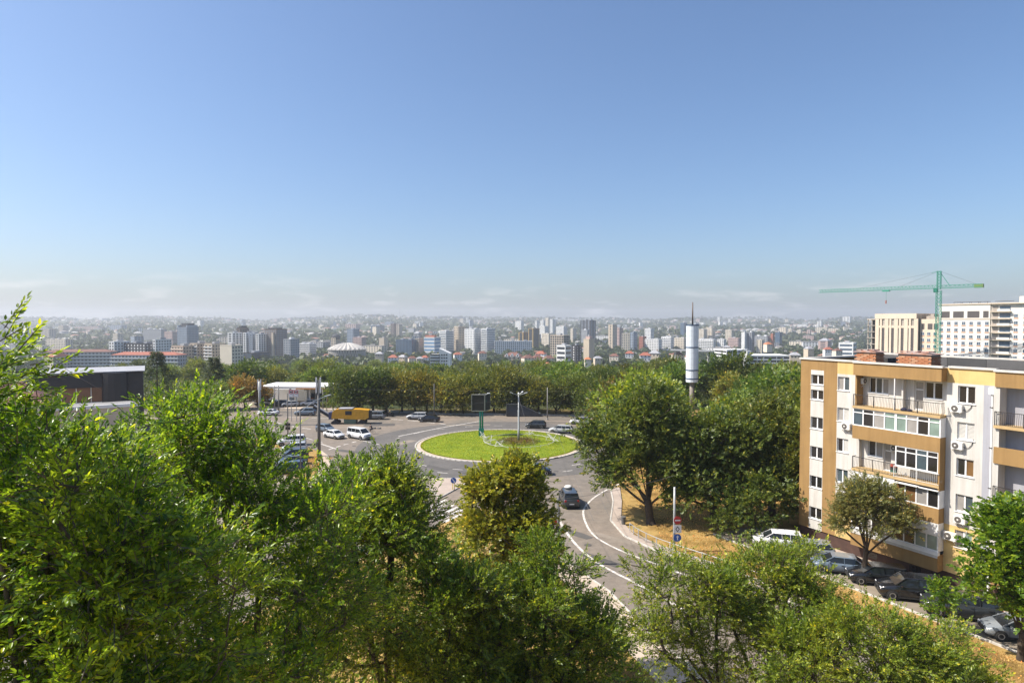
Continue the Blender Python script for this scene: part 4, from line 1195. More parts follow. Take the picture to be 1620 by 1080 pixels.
# --- the next bay, running out of the picture
NX0, NX1, NY = 2.1, 9.4, -0.45
for z0_, z1_ in ((16.2, ZT - 0.06), (10.6, 11.8), (5.0, 6.2), (ZB, 2.6)):
    mb = MB(); mb.box(NX0, NX1, NY, NY + 0.16, z0_, z1_); mb.box(NX0, NX0 + 0.14, NY + 0.16, 0.5, z0_, z1_); mb.build('balcony_parapet', M_BROWN, house)
hN = [(4.0, 5.4, t - 1.45, t - 0.05) for t in rows_top] + [(6.4, 8.6, t - 1.45, t - 0.05) for t in rows_top]
wall_zone('wall', 1.97, NX1, ZB, ZT, M_GREY, hN, y=0.7)
for k, h in enumerate(hN): window(*h, panes=[[G_DARK, G_DARK], [G_DARK, G_CURT]][k % 2], y=0.84)
mb = MB(); mb.box(1.99, 2.38, NY + 0.1, 0.695, 1.3, 16.19); mb.build('loggia_wall', M_WHITE, house)
for z0_, z1_ in ((13.2, 13.4), (7.7, 7.92)):
    mb = MB(); mb.box(NX0, NX1, NY - 0.1, 0.696, z0_, z1_); mb.build('balcony_slab', M_SLAB, house)
    railing(NX0 + 0.05, NX1 - 0.1, NY - 0.04, z1_, z1_ + 1.0, belly=0.06)
for z1_ in (10.62, 5.02):
    mb = MB(); mb.box(NX0 + 0.15, NX1, NY + 0.165, 0.696, z1_ - 0.0, z1_ + 0.2); mb.build('balcony_slab', M_WHITE, house)
hG = [(11.0, 12.2, t - 1.34, t) for t in rows_top]
wall_zone('wall', NX1 + 0.002, 16.0, 5.1, YT, M_WHITE, hG); wall_zone('wall', NX1 + 0.002, 16.0, ZB, 5.1, M_YELL, hG); wall_zone('wall', NX1 + 0.002, 16.0, YT, ZT, M_YELL)
for h in hG: window(*h)
# --- body, plinth, roof
mb = MB(); mb.box(-14.39, -14.09, 0.302, 12.0, 0, ZT); mb.build('end_wall', M_BROWN, house)
mb = MB(); mb.box(15.7, 16.0, 0.302, 12.0, 0, ZT); mb.build('end_wall', M_BROWN, house)
mb = MB(); mb.box(-14.39, 16.0, 12.0, 12.3, 0, ZT); mb.build('back_wall', M_WHITE, house)
mb = MB(); mb.box(-14.3, 15.9, 0.12, 0.31, 0.0, ZB - 0.004); mb.build('plinth', M_PLINTH, house)
mb = MB(); mb.box(-14.09, 15.7, 1.05, 11.99, 16.55, 16.72); mb.box(-14.09, BX0, 0.304, 1.05, 16.55, 16.72); mb.box(BX0, BX1, LY + 0.31, 1.05, 16.55, 16.72); mb.box(BX1, 1.97, 0.304, 1.05, 16.55, 16.72); mb.build('roof', M_ROOF, house)
mb = MB(); mb.box(BX0 + 0.17, BX1 - 0.17, BY + 0.17, LY - 0.002, 16.6, 16.75); mb.build('bay_roof', M_ROOF, house)
npan = 9
for k in range(npan):
    a, b = -14.0 + k * 3.3, -14.0 + (k + 1) * 3.3 - 0.03
    mb = MB(); mb.box(a, b, 11.9, 11.985, 16.73, 17.55); mb.build('parapet_panel', M_PARAIN2 if k in (2, 7) else M_PARAIN, house)
def cap(x0, x1, y0, y1, z=ZT):
    mb = MB(); mb.box(x0, x1, y0, y1, z + 0.003, z + 0.15); mb.build('parapet_cap', M_CAP, house)
cap(-14.5, BX0 - 0.02, -0.12, 0.36); cap(BX0 - 0.015, BX1 + 0.1, BY - 0.1, BY + 0.3); cap(BX1 + 0.105, 2.0, -0.12, 0.36); cap(2.005, NX1 + 0.1, NY - 0.1, NY + 0.3, ZT - 0.05); cap(NX1 + 0.105, 16.1, -0.12, 0.36)
cap(-14.5, -14.0, 0.365, 12.3); cap(-13.995, 16.1, 11.95, 12.4, ZT + 0.2)
for xx in (-7.6, -4.0, -2.2): 
    mb = MB(); mb.box(xx, xx + 0.9, 0.1, 0.118, 0.35, 0.85); mb.build('basement_window', G_DARK, house)
mb = MB(); mb.box(-3.4, 0.4, -1.6, -0.25, 0.02, 0.3); mb.build('basement_step', M_CAP, house)
# downpipe
mb = MB(); mb.box(1.62, 2.0, -0.3, -0.02, 15.6, 16.1); mb.tube([(1.82, -0.14, 15.62), (1.82, -0.14, 0.2)], 0.075, 8); mb.build('downpipe', M_PVC, house)
for z_ in (14.6, 11.6, 8.6, 5.4):
    q = MB(); q.box(1.7, 1.94, -0.24, -0.04, z_, z_ + 0.06); q.build('pipe_clip', M_IRON, house)
# brick chimneys: every brick a piece
bk = MB(); bk.bbox(-0.123, 0.123, -0.06, 0.06, 0, 0.066, 0.006)
bk1, bk2 = bk.mesh('brick', M_BRICK), bk.mesh('brick', M_BRICK2)
def chimney(label, u0, u1, v0, v1, z1):
    cx, cy = H2W((u0 + u1) / 2, (v0 + v1) / 2)
    t = thing('brick_chimney', label, 'chimney', (cx, cy, 16.72), HROT, 'brick chimneys on the flat roof')
    w, d, h = (u1 - u0) / 2, (v1 - v0) / 2, z1 - 16.72
    mb = MB(); mb.box(-w + 0.03, w - 0.03, -d + 0.03, d - 0.03, 0, h); mb.build('core', M_MORTAR, t)
    nrow = int(h / 0.155); nb = int(2 * w / 0.52); nd = int(2 * d / 0.52)
    for r_ in range(nrow):
        for k in range(nb):
            o = put('brick', bk1 if rnd.random() < 0.6 else bk2, t)
            o.scale = (2 * w / nb / 0.262, 0.9, 2.1); o.location = (-w + (k + 0.5 + (0.22 if r_ % 2 else -0.2)) * 2 * w / nb * 0.98, -d + 0.03 + rnd.uniform(-0.008, 0.008), r_ * 0.155)
        for k in range(nd):
            o = put('brick', bk1 if rnd.random() < 0.6 else bk2, t)
            o.scale = (2 * d / nd / 0.262, 0.9, 2.1); o.rotation_euler = (0, 0, math.pi / 2)
            o.location = (w - 0.03, -d + 0.1 + (k + 0.5 + (0.18 if r_ % 2 else -0.12)) * (2 * d - 0.2) / nd, r_ * 0.155)
    mb = MB(); mb.extr([(-w - 0.15, h + 0.02), (w + 0.15, h + 0.02), (w + 0.15, h + 0.07), (0, h + 0.22), (-w - 0.15, h + 0.07)], -d - 0.15, d + 0.15)
    mb.build('rusty_cap', M_RUST, t)
    for k in range(3):
        mb = MB(); a = -w + (k + 0.2) * 2 * w / 3; mb.box(a, a + w * 0.45, -d - 0.1, d * 0.2, h + 0.2 + 0.02 * k, h + 0.26 + 0.03 * k); mb.build('loose_sheet', M_RUST, t)
chimney('narrow brick chimney under a rusty cap at the far end of the roof', -11.6, -9.7, 4.2, 5.6, 18.05)
chimney('wide brick chimney with a rusty red cap in the middle of the roof', -7.2, -4.4, 3.4, 5.0, 18.1)
chimney('pale brick chimney with a grey tin cap at the right edge of the roof', 3.4, 5.0, 4.0, 5.4, 18.05)
# hatch and felt upstand at the far roof end
mb = MB(); mb.extr([(-13.2, 16.73), (-10.2, 16.73), (-10.2, 17.45), (-12.6, 17.35)], 7.0, 9.0); mb.build('roof_hatch', M_ROOF, house)

# air conditioners on the facade
acm = {}
def ac_unit(label, u, z, v=-0.03, w=0.82, h=0.56, d=0.3, rz=0.0):
    x, y = H2W(u, v)
    t = thing('air_conditioner', label, 'air conditioner', (x, y, z), HROT + rz, 'air conditioners on the facade')
    mb = MB(); mb.bbox(0, w, -d, 0, 0, h, 0.02); mb.build('casing', M_ACW, t)
    mb = MB(); n = 18; cx, cz, r_ = w * 0.38, h / 2, h * 0.42
    ring = [(cx + r_ * math.cos(2 * math.pi * k / n), cz + r_ * math.sin(2 * math.pi * k / n)) for k in range(n)]
    mb.extr(ring, -d - 0.025, -d - 0.001); mb.build('fan_grille', M_ACD, t)
    mb = MB(); ring = [(cx + 0.07 * math.cos(2 * math.pi * k / 10), cz + 0.07 * math.sin(2 * math.pi * k / 10)) for k in range(10)]
    mb.extr(ring, -d - 0.04, -d - 0.026); mb.build('fan_hub', M_ACW, t)
    for xx in (0.12, w - 0.16):
        mb = MB(); mb.bar((xx, 0, -0.03), (xx, -d, -0.03), 0.04); mb.bar((xx, 0, -0.3), (xx, -d, -0.03), 0.03); mb.build('bracket', M_ACW, t)
    mb = MB(); mb.tube([(w, -0.1, h * 0.4), (w + 0.12, -0.06, h * 0.3), (w + 0.3, -0.02, h * 0.35), (w + 0.5, -0.015, h * 0.8), (w + 0.62, -0.01, h * 1.6)], 0.022, 6); mb.build('pipe', M_IRON if z > 9 else M_ACW, t)
ac_unit('air conditioner under the second window of the narrow white strip left of the balconies', -9.95, 11.3)
ac_unit('air conditioner under the top window right of the balcony bay', -0.95, 14.0)
ac_unit('air conditioner under the blinded second window right of the balcony bay', -0.85, 11.15)
ac_unit('air conditioner under the fourth window right of the balcony bay', -0.55, 5.45)
ac_unit('large air conditioner on the yellow ground floor wall beside the bay', -1.3, 3.95, w=0.95, h=0.62)
ac_unit('air conditioner high on the side wall inside the open top balcony', -8.39, 15.5, v=-0.02, rz=math.pi / 2, w=0.6, h=0.5, d=0.25)
ac_unit('air conditioner on the back wall of the third floor balcony beside its door', -5.75, 10.05, v=LY - 0.02, w=0.7, h=0.5)
# things on the balconies
hx, hy = H2W(-5.15, BY + 0.35)
lb = thing('laundry_rack', 'folding rack of red and green laundry on the third floor balcony', 'laundry rack', (hx, hy, 8.14), HROT)
mb = MB(); mb.bar((-0.3, 0, 0), (0.25, 0, 1.0), 0.03); mb.bar((0.3, 0, 0), (-0.25, 0, 1.0), 0.03); mb.bar((-0.3, 0.25, 0), (0.25, 0.25, 1.0), 0.03); mb.bar((0.3, 0.25, 0), (-0.25, 0.25, 1.0), 0.03); mb.build('frame', M_RAILW, lb)
for c_, z_, nm in (((0.10, 0.22, 0.16), 0.25, 'green_cloth'), ((0.45, 0.09, 0.06), 0.62, 'red_cloth'), ((0.06, 0.07, 0.06), 0.42, 'dark_cloth')):
    q = MB(); q.bbox(-0.26, 0.26, -0.05, 0.2, z_, z_ + 0.3, 0.05); q.build(nm, mat(nm, c_, 0.9), lb)
hx, hy = H2W(-4.4, BY + 0.4)
bg = thing('dark_bag', 'dark blue bags lying on the floor of the open top balcony', 'bag', (hx, hy, 13.62), HROT)
q = MB(); q.lathe([(0.02, 0), (0.24, 0.03), (0.26, 0.14), (0.14, 0.26), (0.02, 0.28)], 12); q.build('bag_body', mat('bag_cloth', (0.03, 0.03, 0.07), 0.7), bg)
q = MB(); q.lathe([(0.02, 0), (0.2, 0.03), (0.22, 0.12), (0.1, 0.2), (0.02, 0.22)], 12, 0.42, 0.05); q.build('bag_body', mat('bag_cloth', (0.03, 0.03, 0.07), 0.7), bg)

# --- paving, parking street and kerb beside the house
def Hpoly(name, pts, z, material):
    mb = MB(); mb.poly([H2W(*p) for p in pts], z); o = mb.build(name, material); tag(o, kind='structure'); return o
park = Hpoly('parking_street', [(-19, -6.5), (17, -6.5), (17, -2.1), (-19, -2.1)], 0.004, M_LOT)
path = Hpoly('house_path', [(-18, -2.0), (16, -2.0), (16, 0.1), (-18, 0.1)], 0.09, M_PAVE)
sl_ = MB(); sl_.bbox(-0.49, 0.49, -0.49, 0.49, 0, 0.03, 0.012); slab_me = sl_.mesh('paving_slab', M_PAVE)
for i in range(34):
    for j in range(2):
        o = put('paving_slab', slab_me, path); x, y = H2W(-17.4 + i, -1.45 + j); o.location = (x, y, 0.092 + rnd.uniform(0, 0.008)); o.rotation_euler = (0, 0, HROT)
kerb_line([H2W(u, -6.6) for u in range(-19, 18)], park, 1.0)
kerb_line([H2W(u, -2.05) for u in range(-18, 17)], path, 1.0)

# ------------------------------------------------------------------ vehicles
M_TYRE = mat('tyre', (0.02, 0.02, 0.02), 0.85, var=0.2, scale=6)
M_RIM = mat('wheel_rim', (0.42, 0.42, 0.43), 0.35, metal=0.8, var=0.1, scale=6)
M_TRIM = mat('car_trim', (0.03, 0.03, 0.03), 0.6, var=0.2, scale=6)
G_CAR = glass_mat('car_glass', (0.018, 0.022, 0.026), 0.05)
M_HEAD = mat('headlamp', (0.75, 0.76, 0.78), 0.15, var=0.1, scale=9)
M_TAIL = mat('tail_lamp', (0.42, 0.015, 0.012), 0.25, var=0.1, scale=9)
M_PLATE = mat('number_plate', (0.72, 0.72, 0.70), 0.5, var=0.05, scale=9)
def paintm(name, c, rough=0.3):
    return mat('paint_' + name, c, rough, var=0.03, scale=1.2, coat=0.6)
PAINT = {'white': paintm('white', (0.78, 0.78, 0.78)), 'silver': paintm('silver', (0.48, 0.49, 0.50)), 'grey': paintm('grey', (0.20, 0.22, 0.24)), 'black': paintm('black', (0.012, 0.012, 0.014), 0.2),
         'blue': paintm('blue', (0.03, 0.05, 0.10)), 'steel': paintm('steel', (0.13, 0.17, 0.22)), 'dark': paintm('dark', (0.03, 0.034, 0.038))}
# stations: x, top of lower body, half width;  cabin: x, roof z
CARK = {
    'sedan': dict(L=4.5, W=0.88, hood=0.92, belt=0.98, trunk=1.0, roof=1.44, cab=(-1.75, -1.05, 0.55, 1.35)),
    'hatch': dict(L=4.1, W=0.87, hood=0.95, belt=1.0, trunk=1.02, roof=1.48, cab=(-1.95, -1.55, 0.5, 1.25)),
    'wagon': dict(L=4.6, W=0.88, hood=0.95, belt=1.0, trunk=1.02, roof=1.5, cab=(-2.2, -1.75, 0.5, 1.3)),
    'suv': dict(L=4.7, W=0.94, hood=1.1, belt=1.16, trunk=1.18, roof=1.75, cab=(-2.25, -1.85, 0.55, 1.3)),
    'van': dict(L=4.9, W=0.95, hood=1.15, belt=1.22, trunk=1.22, roof=1.92, cab=(-2.38, -2.2, 1.0, 1.85)),
}
def loft(sections, mb, cap=True):
    n = len(sections[0]); b = len(mb.v)
    for s in sections: mb.v.extend(s)
    for i in range(len(sections) - 1):
        for k in range(n):
            j = (k + 1) % n
            mb.f.append((b + i * n + k, b + i * n + j, b + (i + 1) * n + j, b + (i + 1) * n + k)); mb.mi.append(mb.m)
    if cap:
        mb.f.append(tuple(b + k for k in range(n - 1, -1, -1))); mb.mi.append(mb.m)
        mb.f.append(tuple(b + (len(sections) - 1) * n + k for k in range(n))); mb.mi.append(mb.m)
CARMESH = {}
def car_meshes(kind):
    if kind in CARMESH: return CARMESH[kind]
    d = CARK[kind]; L, W = d['L'] / 2, d['W']
    gc = 0.22
    c0, c1, c2, c3 = d['cab']
    st = [(-L, d['trunk'] - 0.22, W * 0.80, 0.42), (-L + 0.06, d['trunk'] - 0.05, W * 0.90, 0.30), (-L + 0.35, d['trunk'], W * 0.98, gc + 0.03), (c0 + 0.1, d['belt'] + 0.01, W, gc), (0, d['belt'], W, gc), (c3 - 0.1, d['belt'] - 0.01, W, gc), (c3 + 0.15, d['hood'] + 0.02, W * 0.99, gc), (L - 0.45, d['hood'] - 0.09, W * 0.95, gc + 0.02), (L - 0.1, d['hood'] - 0.2, W * 0.86, 0.28), (L, d['hood'] - 0.34, W * 0.76, 0.36)]
    st = sorted(st)
    secs = []
    for x, zt, w, zb in st:
        zm = (zb + zt) / 2 + 0.08
        secs.append([(x, -w * 0.86, zb), (x, w * 0.86, zb), (x, w * 0.97, zb + 0.12), (x, w, zm), (x, w * 0.96, zt - 0.07), (x, w * 0.86, zt), (x, -w * 0.86, zt), (x, -w * 0.96, zt - 0.07), (x, -w, zm), (x, -w * 0.97, zb + 0.12)])
    body = MB(); loft(secs, body)
    # cabin glass
    g = MB(); rz = d['roof'] - 0.05; b = d['belt'] - 0.03
    def cs(x, w0, w1, z0, z1): return [(x, -w0, z0), (x, w0, z0), (x, w1, z1), (x, -w1, z1)]
    wb, wt = W * 0.90, W * 0.74
    loft([cs(c0, wb * 0.94, wb * 0.93, b - 0.02, b + 0.02), cs(c1, wb, wt, b, rz), cs((c1 + c2) / 2, wb, wt * 1.02, b, rz + 0.01), cs(c2, wb, wt * 0.98, b, rz), cs(c3, wb * 0.96, wb * 0.95, b - 0.03, b + 0.01)], g)
    # roof and pillars
    r_ = MB(); t = d['roof']
    loft([cs(c1 - 0.12, wt * 0.92, wt * 0.88, rz - 0.03, rz + 0.012), cs(c1 + 0.15, wt * 1.03, wt * 0.92, rz - 0.012, t - 0.005), cs((c1 + c2) / 2, wt * 1.05, wt * 0.94, rz - 0.005, t), cs(c2 - 0.15, wt * 1.02, wt * 0.92, rz - 0.012, t - 0.01), cs(c2 + 0.1, wt * 0.92, wt * 0.88, rz - 0.03, rz + 0.008)], r_)
    p = MB()
    for s in (-1, 1):
        p.bar((c0 + 0.03, s * wb * 0.95, b + 0.01), (c1, s * wt * 1.01, rz), 0.09, 0.07)
        p.bar((c3 - 0.03, s * wb * 0.965, b + 0.0), (c2, s * wt * 0.995, rz), 0.07, 0.06)
        for q in ((0.52,) if kind in ('sedan', 'hatch') else (0.36, 0.68)):
            xx = c1 + (c2 - c1) * q; p.bar((xx - 0.02, s * (wb + 0.006), b), (xx, s * (wt * 1.02 + 0.01), rz), 0.07, 0.03)
    tm = MB()
    tm.box(L - 0.03, L + 0.015, -W * 0.62, W * 0.62, 0.40, 0.56); tm.box(-L - 0.02, -L + 0.06, -W * 0.74, W * 0.74, 0.34, 0.5)
    for s in (-1, 1):
        tm.box(-L * 0.55, L * 0.55, s * W * 0.985 - 0.02, s * W * 0.985 + 0.02, 0.24, 0.34)
    ar = MB()
    rr0 = 0.33 if kind not in ('suv', 'van') else 0.37
    for s in (-1, 1):
        for xx in (-L * 0.62, L * 0.64):
            n_ = 16; ar.extr([(xx + (rr0 + 0.07) * math.cos(math.pi * 2 * k / n_), rr0 + (rr0 + 0.07) * math.sin(math.pi * 2 * k / n_)) for k in range(n_)], s * (W + 0.004) - 0.012, s * (W + 0.004) + 0.004)
    sm = MB()
    for s in (-1, 1):
        for xx in ((c1 + c2) / 2 + 0.02, c2 + 0.42, c1 + 0.12):
            sm.box(xx - 0.008, xx + 0.008, s * (W + 0.001) - 0.01, s * (W + 0.001) + 0.006, 0.36, d['belt'] - 0.1)
        for xx in ((c1 + c2) / 2 + 0.16, c1 + 0.28):
            sm.box(xx - 0.09, xx + 0.09, s * (W + 0.006) - 0.01, s * (W + 0.006) + 0.02, d['belt'] - 0.2, d['belt'] - 0.16)
    gl = MB(); gl.box(L - 0.06, L + 0.012, -W * 0.42, W * 0.42, d['hood'] - 0.40, d['hood'] - 0.26)
    hl = MB(); hl.bbox(0, 0.16, -0.16, 0.16, 0, 0.15, 0.03)
    tl = MB(); tl.bbox(0, 0.12, -0.12, 0.12, 0, 0.22, 0.025)
    pl = MB(); pl.box(-L - 0.035, -L - 0.021, -0.26, 0.26, 0.56, 0.68)
    ty = MB(); rr = 0.33 if kind not in ('suv', 'van') else 0.37
    prof = [(rr * 0.62, -0.11), (rr * 0.94, -0.11), (rr, -0.07), (rr, 0.07), (rr * 0.94, 0.11), (rr * 0.62, 0.11)]
    ty.lathe(prof, 18); ty.v = [(x, z, y + rr) for x, y, z in ty.v]; ty.f = [f[::-1] for f in ty.f]
    ri = MB(); ri.lathe([(rr * 0.2, -0.105), (rr * 0.62, -0.114), (rr * 0.62, 0.114), (rr * 0.2, 0.105)], 14); ri.v = [(x, z, y + rr) for x, y, z in ri.v]; ri.f = [f[::-1] for f in ri.f]
    mi = MB(); mi.bbox(-0.06, 0.06, -0.1, 0.1, 0, 0.14, 0.02)
    out = dict(body=body.mesh('body', PAINT['white'], True), glass=g.mesh('window', G_CAR), roof=r_.mesh('roof', PAINT['white'], False), pillar=p.mesh('pillar', PAINT['white']), trim=tm.mesh('bumper', M_TRIM), head=hl.mesh('headlight', M_HEAD), tail=tl.mesh('tail_light', M_TAIL), plate=pl.mesh('number_plate', M_PLATE), tyre=ty.mesh('tyre', M_TYRE, True), rim=ri.mesh('rim', M_RIM), mirror=mi.mesh('mirror', PAINT['white']), arch=ar.mesh('wheel_arch', M_TRIM), seam=sm.mesh('door_seam', M_TRIM), grille=gl.mesh('grille', M_TRIM))
    CARMESH[kind] = out
    return out
def car(kind, colour, label, x, y, heading, group, z=0.012, name=None, cat='car'):
    m = car_meshes(kind); d = CARK[kind]; L, W = d['L'] / 2, d['W']
    nm = name or {'sedan': 'sedan_car', 'hatch': 'hatchback_car', 'wagon': 'estate_car', 'suv': 'suv', 'van': 'van'}[kind]
    t = thing(nm, label, cat, (x, y, z), heading, group)
    def pc(n_, key, paint=False, par=None):
        o = put(n_, m[key], par or t)
        if paint:
            o.material_slots[0].link = 'OBJECT'; o.material_slots[0].material = PAINT[colour]
        return o
    pc('body', 'body', True); pc('window', 'glass'); pc('roof', 'roof', True); pc('pillar', 'pillar', True); pc('bumper', 'trim'); pc('number_plate', 'plate'); pc('wheel_arch', 'arch'); pc('door_seam', 'seam'); pc('grille', 'grille')
    for s in (-1, 1):
        o = pc('headlight', 'head'); o.location = (L - 0.22, s * W * 0.66, d['hood'] - 0.36)
        o = pc('tail_light', 'tail'); o.location = (-L + 0.0, s * W * 0.74, d['trunk'] - 0.34)
        o = pc('mirror', 'mirror', True); o.location = (d['cab'][2] + 0.35, s * (W + 0.06), d['belt'] - 0.02)
        for xx in (-L * 0.62, L * 0.64):
            w = pc('wheel', 'tyre'); w.location = (xx, s * (W - 0.08), 0)
            pc('rim', 'rim', False, w)
    return t
hd = lambda dx, dy: math.atan2(dy, dx)
MG, PG, LG = 'cars driving round the junction', 'cars parked beside the apartment house', 'cars in the car park on the left'
x, y = GP(903, 806); c_suv = car('suv', 'dark', 'dark SUV with a white load on its roof, driving away up the curved road', x, y + 2.3, R(93), MG)
q = MB(); q.lathe([(0.05, 0), (0.42, 0.03), (0.46, 0.16), (0.30, 0.30), (0.05, 0.34)], 14); o = q.build('roof_bundle', mat('white_bundle', (0.78, 0.76, 0.72), 0.8, scale=4), None, True)
tag(o, 'white bundle tied on the roof of the dark SUV', 'bundle'); o.location = (x - 0.05, y + 2.6, 1.76)
x, y = GP(849, 753); car('hatch', 'blue', 'dark blue car emerging from behind the olive tree below the roundabout', x, y + 1, R(2), MG)
x, y = GP(848, 678); car('hatch', 'dark', 'dark hatchback on the far side of the roundabout, right of the lamp mast', x, y + 1, R(172), MG)
x, y = GP(888, 686); car('wagon', 'silver', 'silver grey estate car beyond the right end of the lawn', x, y + 1, R(168), MG)
x, y = GP(678, 668); car('sedan', 'black', 'black car following the silver one on the avenue left of the billboard', x, y + 1, R(176), MG)
x, y = GP(659, 664); car('wagon', 'silver', 'silver car just ahead of the black one on the avenue', x, y + 1, R(176), MG)
x, y = GP(590, 664); car('suv', 'grey', 'grey SUV right behind the yellow road machine', x, y + 1, R(178), MG)
x, y = GP(526, 694); car('sedan', 'white', 'white sedan coming towards the roundabout beside the tall grey pole', x, y + 1, R(-38), MG)
x, y = GP(566, 695); car('van', 'white', 'white minivan heading for the roundabout', x, y + 1, R(-38), MG)
x, y = GP(512, 684); car('hatch', 'steel', 'blue grey car half hidden by the tall grey pole', x, y + 1, R(-36), MG)
x, y = GP(481, 658); car('suv', 'steel', 'grey SUV on the avenue in front of the filling station exit', x, y + 1, R(178), MG)
x, y = GP(422, 658); car('sedan', 'white', 'white car on the avenue at the far left', x, y + 1, R(178), MG)
x, y = GP(918, 672); car('hatch', 'white', 'white car at the avenue edge half hidden by the overhanging tree', x, y + 1, R(170), MG)
for (px, py, kd, cl, hdg, lab) in [
    (458, 706, 'suv', 'white', 196, 'white SUV in the car park, farthest of the parked group'), (462, 716, 'hatch', 'silver', 200, 'silver hatchback in the car park behind the leaves'),
    (462, 727, 'hatch', 'dark', 205, 'dark hatchback in the middle of the car park row'), (457, 738, 'sedan', 'steel', 208, 'blue car in the car park near the curved footpath'), (452, 750, 'wagon', 'blue', 210, 'dark blue estate car nearest to us in the car park'),
    (330, 700, 'van', 'white', 190, 'white van in the car park glimpsed through the leaves'), (300, 690, 'sedan', 'silver', 185, 'silver sedan beside the white van in the car park'), (365, 712, 'hatch', 'white', 30, 'white hatchback alone in the car park')]:
    x, y = GP(px, py); car(kd, cl, lab, x, y + 1, R(hdg), LG)
HD = hd(-0.959, 0.282)
for (u, v, kd, cl, lab, dz) in [
    (-13.6, -3.9, 'wagon', 'white', 'white estate car under the dark trees, farthest parked at the house', 0), (-10.6, -3.6, 'hatch', 'grey', 'grey hatchback parked second from the far end by the house', 0.03),
    (-7.2, -4.3, 'sedan', 'steel', 'grey blue sedan parked left of the slender tree', -0.04), (-4.3, -3.7, 'wagon', 'black', 'black estate car parked right behind the slender tree trunk', 0.05),
    (-1.4, -4.25, 'suv', 'black', 'black SUV parked between the slender tree and the sapling', 0), (1.9, -4.15, 'suv', 'dark', 'dark SUV behind the small sapling at the kerb', -0.12), (5.6, -4.2, 'sedan', 'grey', 'grey sedan hidden behind the bright maple at the right', 0)]:
    x, y = H2W(u, v); car(kd, cl, lab, x, y, HD + dz, PG)
# ------------------------------------------------------------------ the city
def wallm(name, c):
    return mat('city_' + name, c, 0.85, var=0.06, scale=0.12)
W_ = {'white': wallm('white', (0.80, 0.79, 0.77)), 'cream': wallm('cream', (0.74, 0.65, 0.52)), 'beige': wallm('beige', (0.50, 0.42, 0.33)), 'grey': wallm('grey', (0.36, 0.37, 0.39)), 'bluegrey': wallm('bluegrey', (0.30, 0.35, 0.42)),
      'brown': wallm('brown', (0.20, 0.155, 0.13)), 'pink': wallm('pink', (0.55, 0.40, 0.36)), 'dark': wallm('dark', (0.045, 0.047, 0.055)), 'blue': wallm('blue', (0.07, 0.12, 0.19)), 'gold': wallm('gold', (0.42, 0.28, 0.10)), 'sand': wallm('sand', (0.60, 0.50, 0.38)), 'brick': wallm('brick', (0.42, 0.15, 0.09)), 'sky': wallm('sky', (0.13, 0.30, 0.52))}
M_TILE = mat('roof_tile_red', (0.40, 0.13, 0.08), 0.85, var=0.2, scale=0.8)
M_TILEB = mat('roof_tile_brown', (0.22, 0.10, 0.075), 0.85, var=0.2, scale=0.8)
M_TILEO = mat('roof_tile_orange', (0.62, 0.22, 0.09), 0.85, var=0.2, scale=0.8)
M_SHEET = mat('roof_sheet_grey', (0.40, 0.40, 0.42), 0.6, var=0.15, scale=0.5)
M_FLAT = mat('roof_flat', (0.30, 0.29, 0.28), 0.95, var=0.2, scale=0.3)
G_CITY = glass_mat('city_glass', (0.035, 0.045, 0.06), 0.12)
G_CITYB = glass_mat('city_glass_blue', (0.07, 0.11, 0.16), 0.1)
ROOFM = {'red': M_TILE, 'brown': M_TILEB, 'orange': M_TILEO, 'grey': M_SHEET, 'flat': M_FLAT}

def facade(mb, w, d, h, fh, step, wf, hf, sides=(0, 1, 3), z0=0.0, skip=0.0, off=0.05):
    """window boxes standing on the three faces a viewer can see"""
    nfl = max(1, int(round(h / fh))); fh = h / nfl
    for s in sides:
        ln = w if s in (0, 2) else d
        nc = max(1, int(ln / step)); st = ln / nc
        for i in range(nc):
            for j in range(nfl):
                if skip and rnd.random() < skip: continue
                a = -ln / 2 + (i + 0.5 - wf / 2) * st; b = a + wf * st
                c = z0 + (j + 0.5 - hf / 2) * fh; e = c + hf * fh
                if s == 0: mb.quad((a, -d / 2 - off, c), (b, -d / 2 - off, c), (b, -d / 2 - off, e), (a, -d / 2 - off, e))
                elif s == 1: mb.quad((w / 2 + off, a, c), (w / 2 + off, b, c), (w / 2 + off, b, e), (w / 2 + off, a, e))
                elif s == 3: mb.quad((-w / 2 - off, b, c), (-w / 2 - off, a, c), (-w / 2 - off, a, e), (-w / 2 - off, b, e))

def gable(mb, w, d, z, hh, ov=0.4):
    a, b = w / 2 + ov, d / 2 + ov
    vs = [(-a, -b, z), (a, -b, z), (a, b, z), (-a, b, z), (-a + min(b, a * 0.7), 0, z + hh), (a - min(b, a * 0.7), 0, z + hh)]
    mb._add(vs, [(0, 1, 5, 4), (1, 2, 5), (2, 3, 4, 5), (3, 0, 4), (3, 2, 1, 0)])

